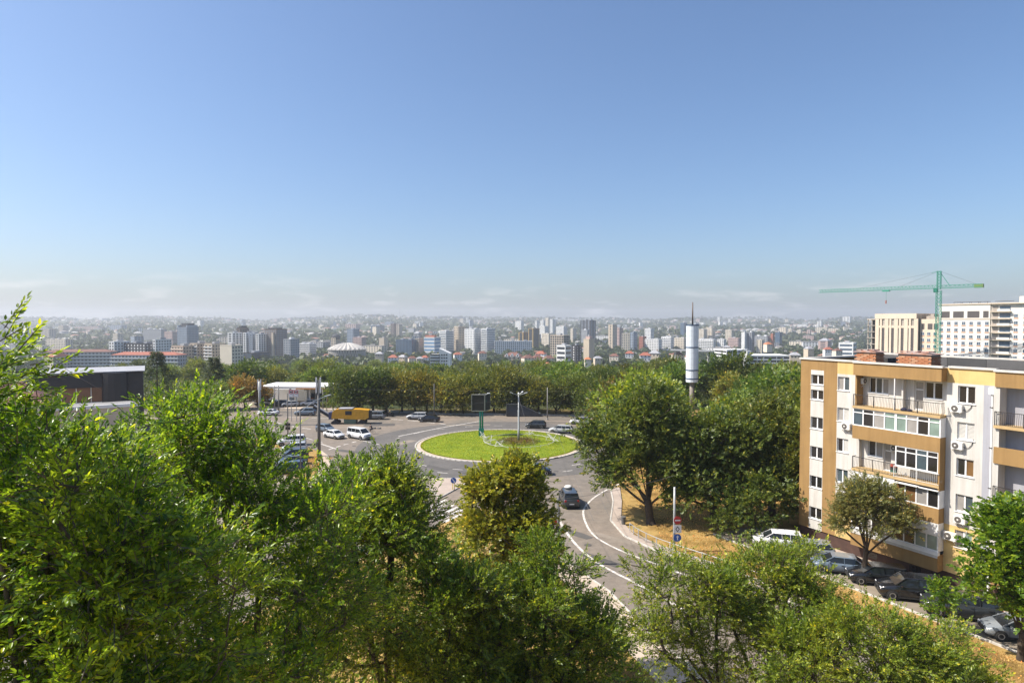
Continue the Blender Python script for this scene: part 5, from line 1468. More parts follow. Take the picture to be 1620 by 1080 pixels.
def city(name, label, px0, px1, ytop, D, wall, depth=None, rot=-26, fh=3.0, step=3.2, wf=0.5, hf=0.5, glass=None, bands=None, roof='flat', extra=None, cat='building', zb=None, group=None, crown=0, winsides=(0, 1, 3), skip=0.0, rise=None):
    if rot == -26: rot = -38 if px0 > 690 else -20
    X0, X1 = (px0 - 810) * D / 1000, (px1 - 810) * D / 1000
    xc = (X0 + X1) / 2; w = X1 - X0
    depth = depth or max(12, min(18, w * 0.6))
    ca, sa = abs(math.cos(R(rot))), abs(math.sin(R(rot)))
    w = max(w * 0.58, (w - depth * sa) / ca) if rot else w
    yc = D + depth / 2
    ztop = CAM_Z + (508 - ytop) * D / 1000
    z0 = TZ(xc, yc) - 1.0 if zb is None else zb
    h = max(ztop - z0, 4)
    t = thing(name, label, cat, (xc, yc, z0), R(rot), group)
    rh = 0
    if roof in ('red', 'brown', 'orange', 'grey'): rh = rise or min(4.5, depth * 0.3)
    hb = h - rh
    mb = MB(); mb.box(-w / 2, w / 2, -depth / 2, depth / 2, 0, hb); mb.build('wall', W_[wall], t)
    mb = MB(); vis = min(hb, 70)
    facade(mb, w, depth, vis, fh, step, wf, hf, winsides, hb - vis, skip); g = mb.build('glazing', glass or G_CITY, t); g['kind'] = 'stuff'
    if rh:
        mb = MB(); gable(mb, w, depth, hb + 0.01, rh); mb.build('roof', ROOFM[roof], t)
    else:
        mb = MB(); pz = hb + 0.8
        for (a, b, c, e) in ((-w / 2 - 0.1, w / 2 + 0.1, -depth / 2 - 0.1, -depth / 2 + 0.4), (-w / 2 - 0.1, w / 2 + 0.1, depth / 2 - 0.4, depth / 2 + 0.1), (-w / 2 - 0.1, -w / 2 + 0.4, -depth / 2 + 0.4, depth / 2 - 0.4), (w / 2 - 0.4, w / 2 + 0.1, -depth / 2 + 0.4, depth / 2 - 0.4)):
            mb.box(a, b, c, e, hb + 0.001, pz)
        mb.build('parapet', W_[wall], t)
        for k in range(1 + int(w / 22)):
            a = -w / 2 + (k + 0.35) * w / (1 + int(w / 22)); mb = MB(); mb.box(a, a + min(5, w * 0.3), -depth * 0.15, depth * 0.2, hb + 0.01, hb + 2.6); mb.build('roof_housing', W_['grey' if wall != 'grey' else 'white'], t)
    if bands:
        nfl = max(1, int(round(vis / fh))); q = MB()
        for j in range(nfl):
            zz = hb - vis + j * vis / nfl
            q.box(-w / 2 - 0.5, w / 2 + 0.5, -depth / 2 - 0.9, -depth / 2 - 0.06, zz, zz + 1.0)
        b_ = q.build('balcony_band', W_[bands], t); b_['kind'] = 'stuff'
    if crown:
        mb = MB(); mb.box(-w * 0.3, w * 0.3, -depth * 0.3, depth * 0.3, hb + 0.02, hb + crown); mb.build('crown_storey', W_['dark' if wall != 'dark' else 'grey'], t)
        for s in (-1, 1):
            mb = MB(); mb.box(s * w * 0.46 - w * 0.06, s * w * 0.46 + w * 0.06, -depth * 0.5 + 0.5, depth * 0.4, hb + 0.82, hb + crown * 0.55); mb.build('crown_pier', W_[wall], t)
    return t

B = city
# -- left
B('apartment_block', 'long apartment block with a red brown roof at the far left behind the black pavilion', 68, 170, 553, 600, 'grey', rot=6, roof='brown', bands='white', depth=15, rise=2.2)
B('apartment_block', 'cream gable end wing of the red roofed block at the far left', 66, 94, 557, 585, 'cream', roof='red', depth=16)
B('apartment_block', 'cream and blue block with a bright red roof above the black pavilion', 172, 284, 557, 570, 'bluegrey', rot=-4, roof='red', depth=15, bands='white', rise=2.6)
B('hotel_block', 'white chequered corner tower beside the black hotel', 170, 190, 541, 660, 'white', step=3.4, wf=0.45, hf=0.6, depth=18)
B('hotel_block', 'black hotel block with a white storey band', 190, 243, 544, 664, 'dark', step=4, wf=0.35, depth=18, bands=None, glass=W_['white'])
B('hotel_block', 'narrow white end tower of the black hotel', 243, 253, 538, 662, 'white', depth=20)
B('apartment_block', 'beige stepped apartment block behind the dark conifer', 268, 300, 548, 590, 'beige', bands='cream', depth=16)
B('apartment_block', 'beige apartment block with white balconies, middle of three beige blocks', 298, 322, 544, 600, 'beige', bands='white', depth=18)
B('apartment_block', 'beige apartment block with white balconies beside the blank white wall', 321, 346, 545, 596, 'sand', bands='white', depth=18)
B('apartment_block', 'apartment block with a blank cream end wall left of the dark glass mall', 345, 376, 547, 580, 'cream', depth=14, winsides=(1, 3))
B('tower_block', 'blue grey glass tower with a stepped top above the beige blocks', 278, 305, 518, 1050, 'bluegrey', depth=24, crown=7, glass=G_CITYB, step=3.0, wf=0.7)
B('apartment_block', 'hazy grey slab in front of the hills left of the blue grey tower', 222, 262, 521, 1500, 'grey', depth=16)
B('apartment_block', 'hazy pale slab just left of the blue grey tower', 258, 278, 525, 1300, 'pink', depth=16)
B('apartment_block', 'hazy brown twin block on the left slope', 91, 104, 515, 2300, 'beige', depth=20)
B('apartment_block', 'hazy dark row of towers on the left slope', 168, 198, 515, 2300, 'bluegrey', depth=24, step=9, wf=0.4)
B('apartment_block', 'long hazy slab on the left slope beside the wire', 112, 164, 517, 2400, 'pink', depth=20)
B('apartment_block', 'grey hazy block at the far left edge of the city', 15, 45, 522, 1700, 'grey', depth=20)
B('apartment_block', 'hazy twin towers at the left with a gap between', 58, 84, 521, 1800, 'beige', depth=20, step=6)
B('school_building', 'long low yellow school like building at the left behind the wire', 66, 112, 537, 1150, 'cream', depth=14, step=4)
B('office_building', 'small cream hall on the slope right of the wire', 177, 190, 528, 1300, 'cream', depth=14)
# dark and white towers
B('tower_block', 'white and black striped tower, first of the tall cluster left of centre', 359, 375, 527, 850, 'white', depth=18, step=5, wf=0.55, hf=0.6, bands=None)
B('tower_block', 'dark brown tower with crown piers in the tall cluster', 374, 386, 521, 880, 'brown', depth=18, crown=5, step=4)
B('tower_block', 'slim white tower with black balcony stripe right of the crowned tower', 385, 395, 527, 846, 'white', depth=18, step=4.2, wf=0.5, hf=0.65)
B('tower_block', 'grey and white tower in the middle of the tall cluster', 395, 405, 529, 842, 'bluegrey', depth=18, step=4.2, wf=0.5)
B('tower_block', 'white tower with dark windows left of the large brown tower', 405, 415, 529, 838, 'white', depth=18, step=4.2, wf=0.5, hf=0.6)
B('tower_block', 'large brown topped tower with a beige vertical strip', 415, 447, 522, 850, 'brown', depth=22, step=2.8, wf=0.45, glass=W_['bluegrey'], crown=3)
B('lift_tower', 'beige blank lift tower on the face of the large brown tower', 429, 434.5, 527, 846, 'sand', depth=6, winsides=())
B('tower_block', 'grey striped lower tower right of the large brown tower', 447, 467, 537, 830, 'grey', depth=18, step=3.6, wf=0.55, glass=G_CITYB, bands=None)
B('shopping_mall', 'low dark glass mall below the tall cluster', 378, 413, 559, 760, 'dark', depth=30, step=6, wf=0.8, glass=G_CITYB)
B('office_building', 'white office slab with ribbon windows right of the tall cluster', 468, 496, 544, 950, 'white', depth=16, step=30, wf=0.94, hf=0.42)
# centre left
B('office_building', 'beige block under a round dark dome behind the circus', 523, 535, 535, 1150, 'sand', depth=14)
B('tower_block', 'blue grey block tower behind the circus', 548, 565, 521, 1300, 'bluegrey', depth=22, glass=G_CITYB, step=4)
B('apartment_block', 'pale pink block at the foot of the blue grey tower behind the circus', 557, 577, 534, 1200, 'pink', depth=16)
B('civic_building', 'broad pinkish civic building high on the far slope', 545, 568, 513, 2400, 'pink', depth=30, step=8)
B('office_building', 'dark blue glass office block on the far slope', 586, 606, 515, 2200, 'blue', depth=30, glass=G_CITYB, step=8, wf=0.8)
B('tower_block', 'brown and cream twin tower on the far slope at the centre', 618, 627, 512, 1900, 'brown', depth=20, step=5)
B('tower_block', 'cream half of the twin tower on the far slope', 627, 635, 513, 1890, 'sand', depth=20, step=5)
B('office_building', 'hazy blue slab behind the dark blue glass office', 608, 623, 509, 3000, 'bluegrey', depth=30, step=9)
B('office_building', 'beige windowless box between the circus and the white towers', 599, 612, 535, 1100, 'sand', depth=14, winsides=())
B('office_building', 'glass fronted building with white piers left of the white towers', 625, 658, 538, 1000, 'blue', depth=18, step=5, wf=0.6, hf=0.85, glass=G_CITYB, bands=None)
B('office_building', 'brown brick wing right of the white piered building', 656, 668, 536, 1010, 'beige', depth=16)
B('shop_building', 'shop hall with blue, white and red stripes left of the white towers', 670, 695, 534, 1000, 'white', depth=22, step=40, wf=0.97, hf=0.45, fh=6, glass=W_['sky'])
B('shop_building', 'red fascia block on the striped shop hall', 672, 690, 531, 1008, 'brick', depth=8, winsides=())
B('apartment_block', 'small grey gabled block above the striped shop hall', 654, 666, 524, 1500, 'grey', depth=16, roof='grey')
# white towers
B('tower_block', 'white and blue curved tower, leftmost of the four white towers', 695, 717, 524, 1080, 'white', depth=20, glass=G_CITYB, step=24, wf=0.9, hf=0.55, bands='white')
B('tower_block', 'tallest white tower with a beige striped top', 719, 735, 517, 1100, 'sand', depth=20, step=3.4, wf=0.5, hf=0.55)
B('tower_block', 'broad white tower with window grid, third of the four white towers', 734, 763, 521, 1080, 'white', depth=22, step=3.6, wf=0.55, hf=0.5, glass=G_CITYB)
B('tower_block', 'white tower with dark ribbon balconies, rightmost of the four white towers', 762, 782, 520, 1070, 'white', depth=22, step=22, wf=0.92, hf=0.5, bands='white', glass=G_CITYB)
B('apartment_block', 'long low white five storey block right of the white towers', 782, 842, 540, 1050, 'white', depth=12, step=3.2, rot=3)
B('tower_block', 'gold and dark glass tower, lower of the golden pair', 821, 837, 526, 1250, 'gold', depth=20, step=10, wf=0.6, hf=0.95, glass=G_CITY)
B('tower_block', 'gold and dark glass tower, taller of the golden pair', 837, 853, 520, 1230, 'gold', depth=22, step=12, wf=0.7, hf=0.95, glass=G_CITY)
for (a, b, t_, D, wl, lb) in [(815, 829, 508, 2300, 'white', 'white tower pair on the slope left of the pale cluster'), (847, 853, 508, 2400, 'white', 'slim white tower left of the pale cluster'), (855, 864, 507, 2500, 'white', 'slim white tower at the edge of the pale cluster'), (863, 872, 503, 2300, 'cream', 'tallest cream tower of the pale cluster'), (870, 879, 505, 2250, 'white', 'white tower right in the pale cluster'), (853, 868, 516, 1800, 'white', 'white block at the foot of the pale cluster'), (880, 898, 517, 1700, 'white', 'white block right below the pale cluster'), (840, 856, 529, 1500, 'grey', 'grey green block below the golden pair'), (857, 876, 528, 1400, 'cream', 'cream block right of the golden pair'), (904, 912, 520, 1600, 'cream', 'small cream block left of the black topped tower')]:
    B('tower_block' if D > 2000 else 'apartment_block', lb, a, b, t_, D, wl, depth=18, step=5 if D > 2000 else 3.6)
B('tower_block', 'tall black topped office tower right of centre', 919, 944, 507, 1500, 'dark', depth=26, step=9, wf=0.35, hf=0.5, glass=W_['bluegrey'])
B('tower_block', 'pale lower floors in front of the black topped tower', 920, 932, 522, 1480, 'grey', depth=8)
B('apartment_block', 'half built brown frame block left of the blank pinkish slab', 871, 902, 531, 780, 'beige', depth=14, wf=0.7, hf=0.7)
B('modern_house', 'black and white modern house before the brown frame block', 881, 905, 547, 690, 'white', depth=12, step=8, wf=0.85, hf=0.5, fh=5)
B('apartment_block', 'black narrow block left of the blank pinkish slab', 905, 921, 547, 720, 'dark', depth=12, glass=W_['white'], step=5, wf=0.2)
B('brick_slab', 'blank pinkish brick slab standing among the trees', 924, 942, 537, 700, 'sand', depth=12, winsides=(3,))
B('brick_slab', 'stair tower on the top of the blank pinkish slab', 927, 938, 533, 704, 'pink', depth=6, winsides=())
B('tower_block', 'beige tower with dark balcony columns right of centre', 964, 977, 514, 1250, 'sand', depth=18, step=5, wf=0.35)
B('tower_block', 'white and pink tower right of the beige tower', 977, 986, 519, 1300, 'pink', depth=16)
B('apartment_block', 'cream and teal block below the beige tower', 984, 1000, 528, 1100, 'cream', depth=18, rot=-14)
B('apartment_block', 'pale teal block right of the cream and teal one', 999, 1009, 526, 1150, 'bluegrey', depth=16)
B('tower_block', 'white tower with blue windows left of the cylinder mast', 1021, 1037, 520, 1400, 'white', depth=18, glass=G_CITYB)
B('apartment_block', 'white stepped flats under the white tower left of the mast', 1022, 1048, 537, 1150, 'white', depth=14)
B('apartment_block', 'white flats touching the mast on its left', 1048, 1068, 533, 1180, 'white', depth=14, bands='white')
B('apartment_block', 'pale flats seen just behind the mast', 1066, 1088, 535, 1200, 'cream', depth=14)
B('tower_block', 'blue glass tower just left of the mast top', 1078, 1089, 511, 1900, 'blue', depth=24, glass=G_CITYB, step=6, wf=0.8)
B('apartment_block', 'orange brown block behind the white flats left of the mast', 1012, 1024, 533, 1200, 'brick', depth=14)
B('tower_block', 'large cream stepped block right of the mast', 1106, 1122, 521, 1500, 'cream', depth=22)
B('tower_block', 'highest cream block of the stepped group right of the mast', 1118, 1135, 518, 1520, 'cream', depth=22)
B('apartment_block', 'white flats below the cream stepped group', 1106, 1134, 537, 1150, 'white', depth=14, bands='white')
B('apartment_block', 'white flats in a row right of the cream stepped group', 1136, 1152, 537, 1150, 'white', depth=14)
B('apartment_block', 'cream tower above the white row right of the mast', 1149, 1164, 522, 1500, 'cream', depth=18)
B('apartment_block', 'pink topped white flats left of the white slab tower', 1154, 1174, 535, 1180, 'pink', depth=14)
B('tower_block', 'white slab tower with a grey side right of the mast', 1176, 1185, 526, 1000, 'white', depth=14, winsides=())
B('tower_block', 'grey windowed flank of the white slab tower', 1185, 1197, 526, 1004, 'grey', depth=14)
B('office_building', 'low grey curved roof hall left of the orange red tower', 1195, 1222, 532, 1250, 'grey', depth=20)
B('tower_block', 'slim orange red tower on the right plain', 1221, 1227, 528, 1250, 'brick', depth=10, winsides=())
B('office_building', 'dark blue glass box right of the orange red tower', 1229, 1241, 526, 1400, 'blue', depth=20, glass=G_CITYB)
B('office_building', 'cream arched hall below the orange red tower', 1199, 1213, 538, 1000, 'cream', depth=14)
B('apartment_block', 'cream flats in a group above the dark blue box', 1234, 1248, 518, 2000, 'cream', depth=18, step=5)
B('apartment_block', 'cream flats right of the first cream group on the plain', 1248, 1257, 520, 2050, 'cream', depth=18, step=5)
B('apartment_block', 'small cream block alone on the right plain', 1262, 1272, 522, 1900, 'cream', depth=16, step=5)
B('apartment_block', 'small pinkish block right of the lone cream block', 1278, 1286, 522, 2000, 'pink', depth=16, step=5)
B('apartment_block', 'long cream flats on the right plain before the dark ridge', 1293, 1311, 518, 2200, 'cream', depth=18, step=6)
B('apartment_block', 'second long cream flats before the dark ridge', 1313, 1331, 520, 2200, 'cream', depth=18, step=6)
B('tower_block', 'far white tower group on the horizon at the right', 1335, 1348, 501, 3600, 'white', depth=30, step=12)
B('apartment_block', 'far white block group on the right slope above the cream flats', 1294, 1304, 508, 3000, 'white', depth=26, step=10)
B('factory_hall', 'long pink factory hall on the right plain', 1300, 1324, 535, 1100, 'pink', depth=30, step=9, roof='grey')
B('office_building', 'white and blue office pavilion near the crane building', 1332, 1365, 543, 740, 'white', depth=20, step=22, wf=0.85, hf=0.45, fh=5, glass=G_CITYB, winsides=(0, 1))
# slanting white school, circus, car park deck, viaduct
D = 620
x0, z_ = XZ(680, 572, D); x1 = XZ(712, 572, D)[0]; xm = (x0 + x1) / 2
zb = TZ(xm, D) - 1; zt = XZ(0, 551, D)[1]
t = thing('slanted_building', 'white building with a slanting roof edge and open galleries at the wood edge', 'building', (xm, D + 8, zb))
w = x1 - x0; h = zt - zb
mb = MB(); mb.extr([(-w * 0.0, 0), (w / 2, 0), (w / 2, h - 5.0), (-w * 0.05, h)], -8, 8); mb.build('wall', W_['white'], t)
mb = MB(); mb.box(-w / 2, -0.01, -8, 6, 0, h - 6); mb.build('wing', W_['white'], t)
for k in range(4):
    mb = MB(); zz = h - 16 + 3.0 * k; mb.box(-w / 2 + 0.4, 0 - 0.3, -8.3, -8.02, zz, zz + 1.5); mb.build('gallery', G_CITY, t)
    if k < 4:
        for q in range(3):
            mb = MB(); mb.box(1.0 + q * 2.3, 2.6 + q * 2.3, -8.06, -8.02, zz - 0.2, zz + 1.4); mb.build('window', G_CITY, t)
D = 930
x, zt = XZ(541, 543, D); zb = TZ(x, D); rr = 30 * 0.93
t = thing('circus_building', 'round ribbed concrete hall with a pale folded dome', 'building', (x, D + rr, zb))
zr = XZ(0, 553, D)[1] - zb; zt = zt - zb
mb = MB(); mb.lathe([(rr * 0.93, 0), (rr * 0.93, zr - 1)], 48); mb.build('drum', G_CITY, t)
M_CONC = mat('concrete_pale', (0.52, 0.49, 0.45), 0.85, var=0.12, scale=0.2)
mb = MB(); n = 48; vs = []; fs = []
prof = [(rr * 1.0, zr), (rr * 0.8, zr + (zt - zr) * 0.35), (rr * 0.5, zr + (zt - zr) * 0.72), (rr * 0.2, zt - 0.3), (0.5, zt)]
for i, (r_, z_) in enumerate(prof):
    for k in range(n):
        a = 2 * math.pi * k / n; zz = z_ + (1.1 if k % 2 else -0.5) * (r_ / rr)
        vs.append((r_ * math.cos(a), r_ * math.sin(a), zz))
for i in range(len(prof) - 1):
    for k in range(n):
        fs.append((i * n + k, i * n + (k + 1) % n, (i + 1) * n + (k + 1) % n, (i + 1) * n + k))
mb._add(vs, fs); mb.build('dome', M_CONC, t)
mb = MB(); mb.lathe([(rr * 1.02, zr - 1.6), (rr * 1.05, zr - 0.6), (rr * 1.02, zr - 0.1)], 48); mb.build('ring_beam', M_CONC, t)
q = MB(); q.bar((0, 0, 0), (0.9, 0, zr - 1.0), 1.0, 0.8); rib_me = q.mesh('rib', M_CONC)
for k in range(44):
    for s in (-1, 1):
        o = put('rib', rib_me, t); a = 2 * math.pi * k / 44
        o.location = (rr * 0.95 * math.cos(a), rr * 0.95 * math.sin(a), 0); o.rotation_euler = (s * 0.09, 0, a)
x, z_ = XZ(530, 536, 1150)
dm = MB(); dm.lathe([(6.2, 0), (7.6, 2.5), (7.8, 5), (6.0, 8), (2.5, 9.8), (0.3, 10.2)], 20)
o = dm.build('round_dome', W_['dark'], None, True); o.location = (x, 1157, z_ - 1 ); tag(o, 'dark round dome on the roof of the beige block behind the circus', 'dome')
# car park deck
D = 520
def deck(label, pa, pb, ytop, D, floors, rot, nm='parking_deck', solid=False):
    X0, X1 = (pa - 810) * D / 1000, (pb - 810) * D / 1000; xc = (X0 + X1) / 2; w = (X1 - X0) / math.cos(R(rot)); dp = 24
    zt = XZ(0, ytop, D)[1]; zb = TZ(xc, D) - 2
    t = thing(nm, label, 'building', (xc, D + dp / 2, zb), R(rot)); h = zt - zb
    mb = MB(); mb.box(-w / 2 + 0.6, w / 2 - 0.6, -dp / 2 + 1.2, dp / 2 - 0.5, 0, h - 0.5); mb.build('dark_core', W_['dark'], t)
    for k in range(floors + 1):
        zz = h - k * 2.9
        mb = MB(); mb.box(-w / 2, w / 2, -dp / 2, dp / 2, zz - 1.15, zz); mb.build('floor_slab', W_['white'], t)
    n = max(2, int(w / 5.2))
    for k in range(n + 1):
        xx = -w / 2 + 0.25 + k * (w - 0.5) / n
        mb = MB(); mb.box(xx - 0.22, xx + 0.22, -dp / 2 + 0.02, -dp / 2 + 0.5, 0, h - 1.16); mb.build('pillar', W_['white'], t)
    return t
deck('near wing of the unfinished white parking deck with rows of openings', 1190, 1251, 562, 520, 5, -3)
deck('far wing of the unfinished parking deck with a bluish roof storey', 1146, 1184, 553, 560, 6, 8)
B('stair_tower', 'blank white stair tower between the two wings of the parking deck', 1180, 1192, 557, 512, 'white', depth=10, winsides=())
a = XZ(1064, 552, 640); b = XZ(1148, 553, 610)
t = thing('viaduct', 'grey road viaduct passing behind the cylinder mast', 'bridge', (a[0], 640, a[1] - 1.6))
L_ = math.hypot(b[0] - a[0], -30); an = math.atan2(-30, b[0] - a[0]); t.rotation_euler = (0, 0, an)
mb = MB(); mb.box(0, L_, -5, 5, 0, 1.0); mb.build('deck', M_CONC, t)
mb = MB(); mb.box(0, L_, -5.2, -5.01, 0.2, 1.9); mb.build('side_barrier', W_['grey'], t)
for k in range(5):
    mb = MB(); mb.box(3 + k * 11, 4.4 + k * 11, -3, 3, -26, -0.002); mb.build('pier', M_CONC, t)

# houses among the trees below the city: one kind each, then copies
def house_proto(name, wall, roof, w, d, h, rh, nwin=3):
    t = thing(name, 'x', 'house', (0, 0, 0))
    mb = MB(); mb.box(-w / 2, w / 2, -d / 2, d / 2, -8, h); mb.build('wall', W_[wall], t)
    mb = MB(); gable(mb, w, d, h + 0.01, rh, 0.5); rf = mb.build('roof', ROOFM[roof], t)
    mb = MB(); mb.box(w * 0.2, w * 0.2 + 0.7, -0.3, 0.4, h + rh * 0.4, h + rh + 0.9); mb.build('chimney', M_BRICK, rf)
    for k in range(nwin):
        for z in ((1.0,) if h < 4.5 else (1.0, 4.0)):
            a = -w / 2 + (k + 0.5) * w / nwin
            q = MB(); q.box(a - 0.6, a + 0.6, -d / 2 - 0.06, -d / 2 - 0.01, z, z + 1.4); q.build('window', G_CITY, t)
    if name == 'gabled_house':
        for k in range(3):
            a = -w / 2 + (k + 0.5) * w / 3
            q = MB(); q.extr([(a - 1.6, h - 1), (a + 1.6, h - 1), (a + 1.6, h + 0.2), (a, h + 2.4), (a - 1.6, h + 0.2)], -d / 2 - 0.9, 0); q.build('dormer', W_['white'], t)
            q = MB(); q.box(a - 0.6, a + 0.6, -d / 2 - 0.96, -d / 2 - 0.91, h - 0.4, h + 1.0); q.build('dormer_window', G_CITY, t)
    return t
HP = [house_proto('villa', 'white', 'red', 11, 9, 5.6, 3.2), house_proto('villa', 'cream', 'brown', 12, 9, 5.4, 3.4), house_proto('cottage', 'sand', 'grey', 10, 8, 3.6, 2.8), house_proto('gabled_house', 'beige', 'brown', 17, 10, 7.0, 3.4, 4), house_proto('cottage', 'cream', 'orange', 9, 8, 3.4, 2.8)]
hs = [ # kind, photo x, photo y of the ridge, distance, label
    (3, 812, 557, 700, 'brown gabled house with three white dormers at the wood edge', 1.1), (1, 835, 561, 690, 'cream villa right of the gabled house', 1.0), (0, 856, 555, 720, 'red roofed villa behind the dark red roofs', 1.0), (1, 850, 561, 700, 'villa with a dark red brown roof between cream and red villas', 0.9), (1, 868, 562, 690, 'dark roofed villa at the end of the villa group', 0.9), (4, 865, 573, 610, 'small orange roofed cottage alone among the treetops', 0.9),
    (0, 1021, 557, 680, 'villa with a bright red hip roof left of the mast', 1.05), (2, 1036, 554, 690, 'white walled house with a grey roof behind the bright red roof', 1.1), (0, 996, 555, 720, 'red roofed house further left of the mast', 0.85), (1, 972, 559, 690, 'brown roofed house amid trees left of the mast', 0.8), (0, 622, 561, 680, 'red roofed house below the piered glass building', 0.9), (2, 637, 561, 690, 'grey roofed house beside the red roofed one below the piered building', 0.85), (1, 652, 563, 670, 'brown roofed cottage left of the slanted white building', 0.7), (2, 664, 564, 660, 'low grey roofed cottage near the slanted white building', 0.7), (0, 672, 562, 670, 'small red roofed cottage touching the slanted white building', 0.7),
    (0, 724, 557, 720, 'red roofed house in the trees below the white towers', 0.8), (1, 763, 555, 760, 'brown roofed house right below the white towers', 0.8), (4, 930, 565, 640, 'orange cottage at the foot of the blank pinkish slab', 0.7), (2, 946, 563, 660, 'grey cottage right of the blank pinkish slab', 0.8), (1, 1072, 556, 640, 'brown roofed house left against the mast', 0.9), (2, 600, 556, 740, 'cream flat house above the wood left of centre', 0.9), (0, 1093, 560, 620, 'red roofed house hidden behind the mast', 0.8), (2, 1150, 546, 800, 'pale shed by the viaduct end', 0.8), (4, 1215, 541, 900, 'orange roofed house right of the cream arched hall', 1.0), (2, 1280, 548, 760, 'pale cottage above the far roof corner of the apartment house', 0.9), (0, 1310, 549, 740, 'red roofed cottage above the narrow brick chimney', 0.8), (2, 1258, 557, 520, 'white shed right of the parking deck', 0.8), (1, 1325, 551, 700, 'brown roofed house left of the white and blue pavilion', 0.7)]
used = set()
for (k, px, py, D, lab, sc) in hs:
    x, zt = XZ(px, py, D)
    t = HP[k] if k not in used else copy_tree(HP[k])
    used.add(k)
    hgt = [8.8, 8.8, 6.4, 10.4, 6.2][k] * sc
    t.location = (x, D, zt - hgt); t.scale = (sc, sc, sc); t.rotation_euler = (0, 0, R(rnd.uniform(-25, 25)))
    tag(t, lab, 'house', 'houses at the wood edge')

# further blocks of flats, a few kinds copied over the slopes
def flat_proto(name, wall, w, d, h, step, bands=None):
    t = thing(name, 'x', 'building')
    mb = MB(); mb.box(-w / 2, w / 2, -d / 2, d / 2, -12, h); mb.build('wall', W_[wall], t)
    mb = MB(); facade(mb, w, d, h, 3.0, step, 0.45, 0.5); g = mb.build('glazing', G_CITY, t); g['kind'] = 'stuff'
    mb = MB(); mb.box(-w / 2 - 0.2, w / 2 + 0.2, -d / 2 - 0.2, d / 2 + 0.2, h + 0.002, h + 0.6); mb.box(-w * 0.2, w * 0.05, -2, 2, h + 0.602, h + 3); mb.build('roof', M_FLAT, t)
    return t
fp = [(flat_proto('distant_tower', 'white', 18, 16, 36, 4.5), 'white'), (flat_proto('distant_tower', 'cream', 20, 16, 30, 5), 'cream'), (flat_proto('distant_block', 'grey', 44, 13, 17, 5), 'grey'), (flat_proto('distant_block', 'cream', 38, 13, 16, 5), 'cream'), (flat_proto('distant_block', 'pink', 30, 14, 20, 5), 'pinkish'), (flat_proto('distant_block', 'white', 50, 12, 15, 5), 'white'), (flat_proto('distant_tower', 'bluegrey', 18, 18, 32, 5), 'blue grey'), (flat_proto('distant_hall', 'white', 34, 22, 8, 6), 'white')]
used = set(); n = 0
while n < 125:
    k = rnd.choices(range(8), [3, 2, 3, 4, 2, 4, 1, 5])[0]
    y = 1050 + 3700 * rnd.random() ** 1.15; ang = rnd.uniform(-0.84, 0.62); x = ang * y
    if ang < -0.3 and k in (0, 1) and rnd.random() < 0.5: k = 6
    top = {0: 36, 1: 30, 2: 17, 3: 16, 4: 20, 5: 15, 6: 32, 7: 8}[k]
    pyt = 508 + (CAM_Z - TZ(x, y) - top) / y * 1000
    if pyt < 499 or (y < 1500 and pyt < 527): continue
    t = fp[k][0] if k not in used else copy_tree(fp[k][0])
    used.add(k)
    t.location = (x, y, TZ(x, y)); t.rotation_euler = (0, 0, R(rnd.choice([-40, -30, -22, -12, 15]) + rnd.uniform(-4, 4)))
    s = rnd.uniform(0.8, 1.15); t.scale = (s, s, s)
    kind_word = {'distant_tower': 'tower block', 'distant_block': 'block of flats', 'distant_hall': 'low hall'}[fp[k][0].name.split('.')[0]]
    tag(t, f'small {fp[k][1]} {kind_word} among many in the distant city', 'building', f'{fp[k][1]} distant ' + {'tower block': 'tower blocks', 'block of flats': 'blocks of flats', 'low hall': 'low halls'}[kind_word])
    n += 1
for k in range(8):
    if k not in used: bpy.data.objects.remove(fp[k][0])
# skyline towers on the far ridge
for k, px in enumerate([52, 60, 88, 120, 168, 250, 256, 332, 364, 440, 482, 495, 507, 586, 596, 612, 672, 700, 705, 722, 735]):
    D = 4700; yt = 507 - rnd.uniform(1, 4) - (3 if 570 < px < 740 else 0)
    x, zt = XZ(px, yt, D)
    t = fp[0][0] if k < 0 else copy_tree(fp[6][0] if 6 in used else fp[0][0]); z0 = TZ(x, D)
    t.location = (x, D, z0); s = max(0.5, (zt - z0) / 32); t.scale = (1.4 + (k % 3), 1.2, s); t.rotation_euler = (0, 0, 0)
    tag(t, 'hazy tower silhouette on the ridge line of the far hills', 'building', 'tower silhouettes on the ridge')
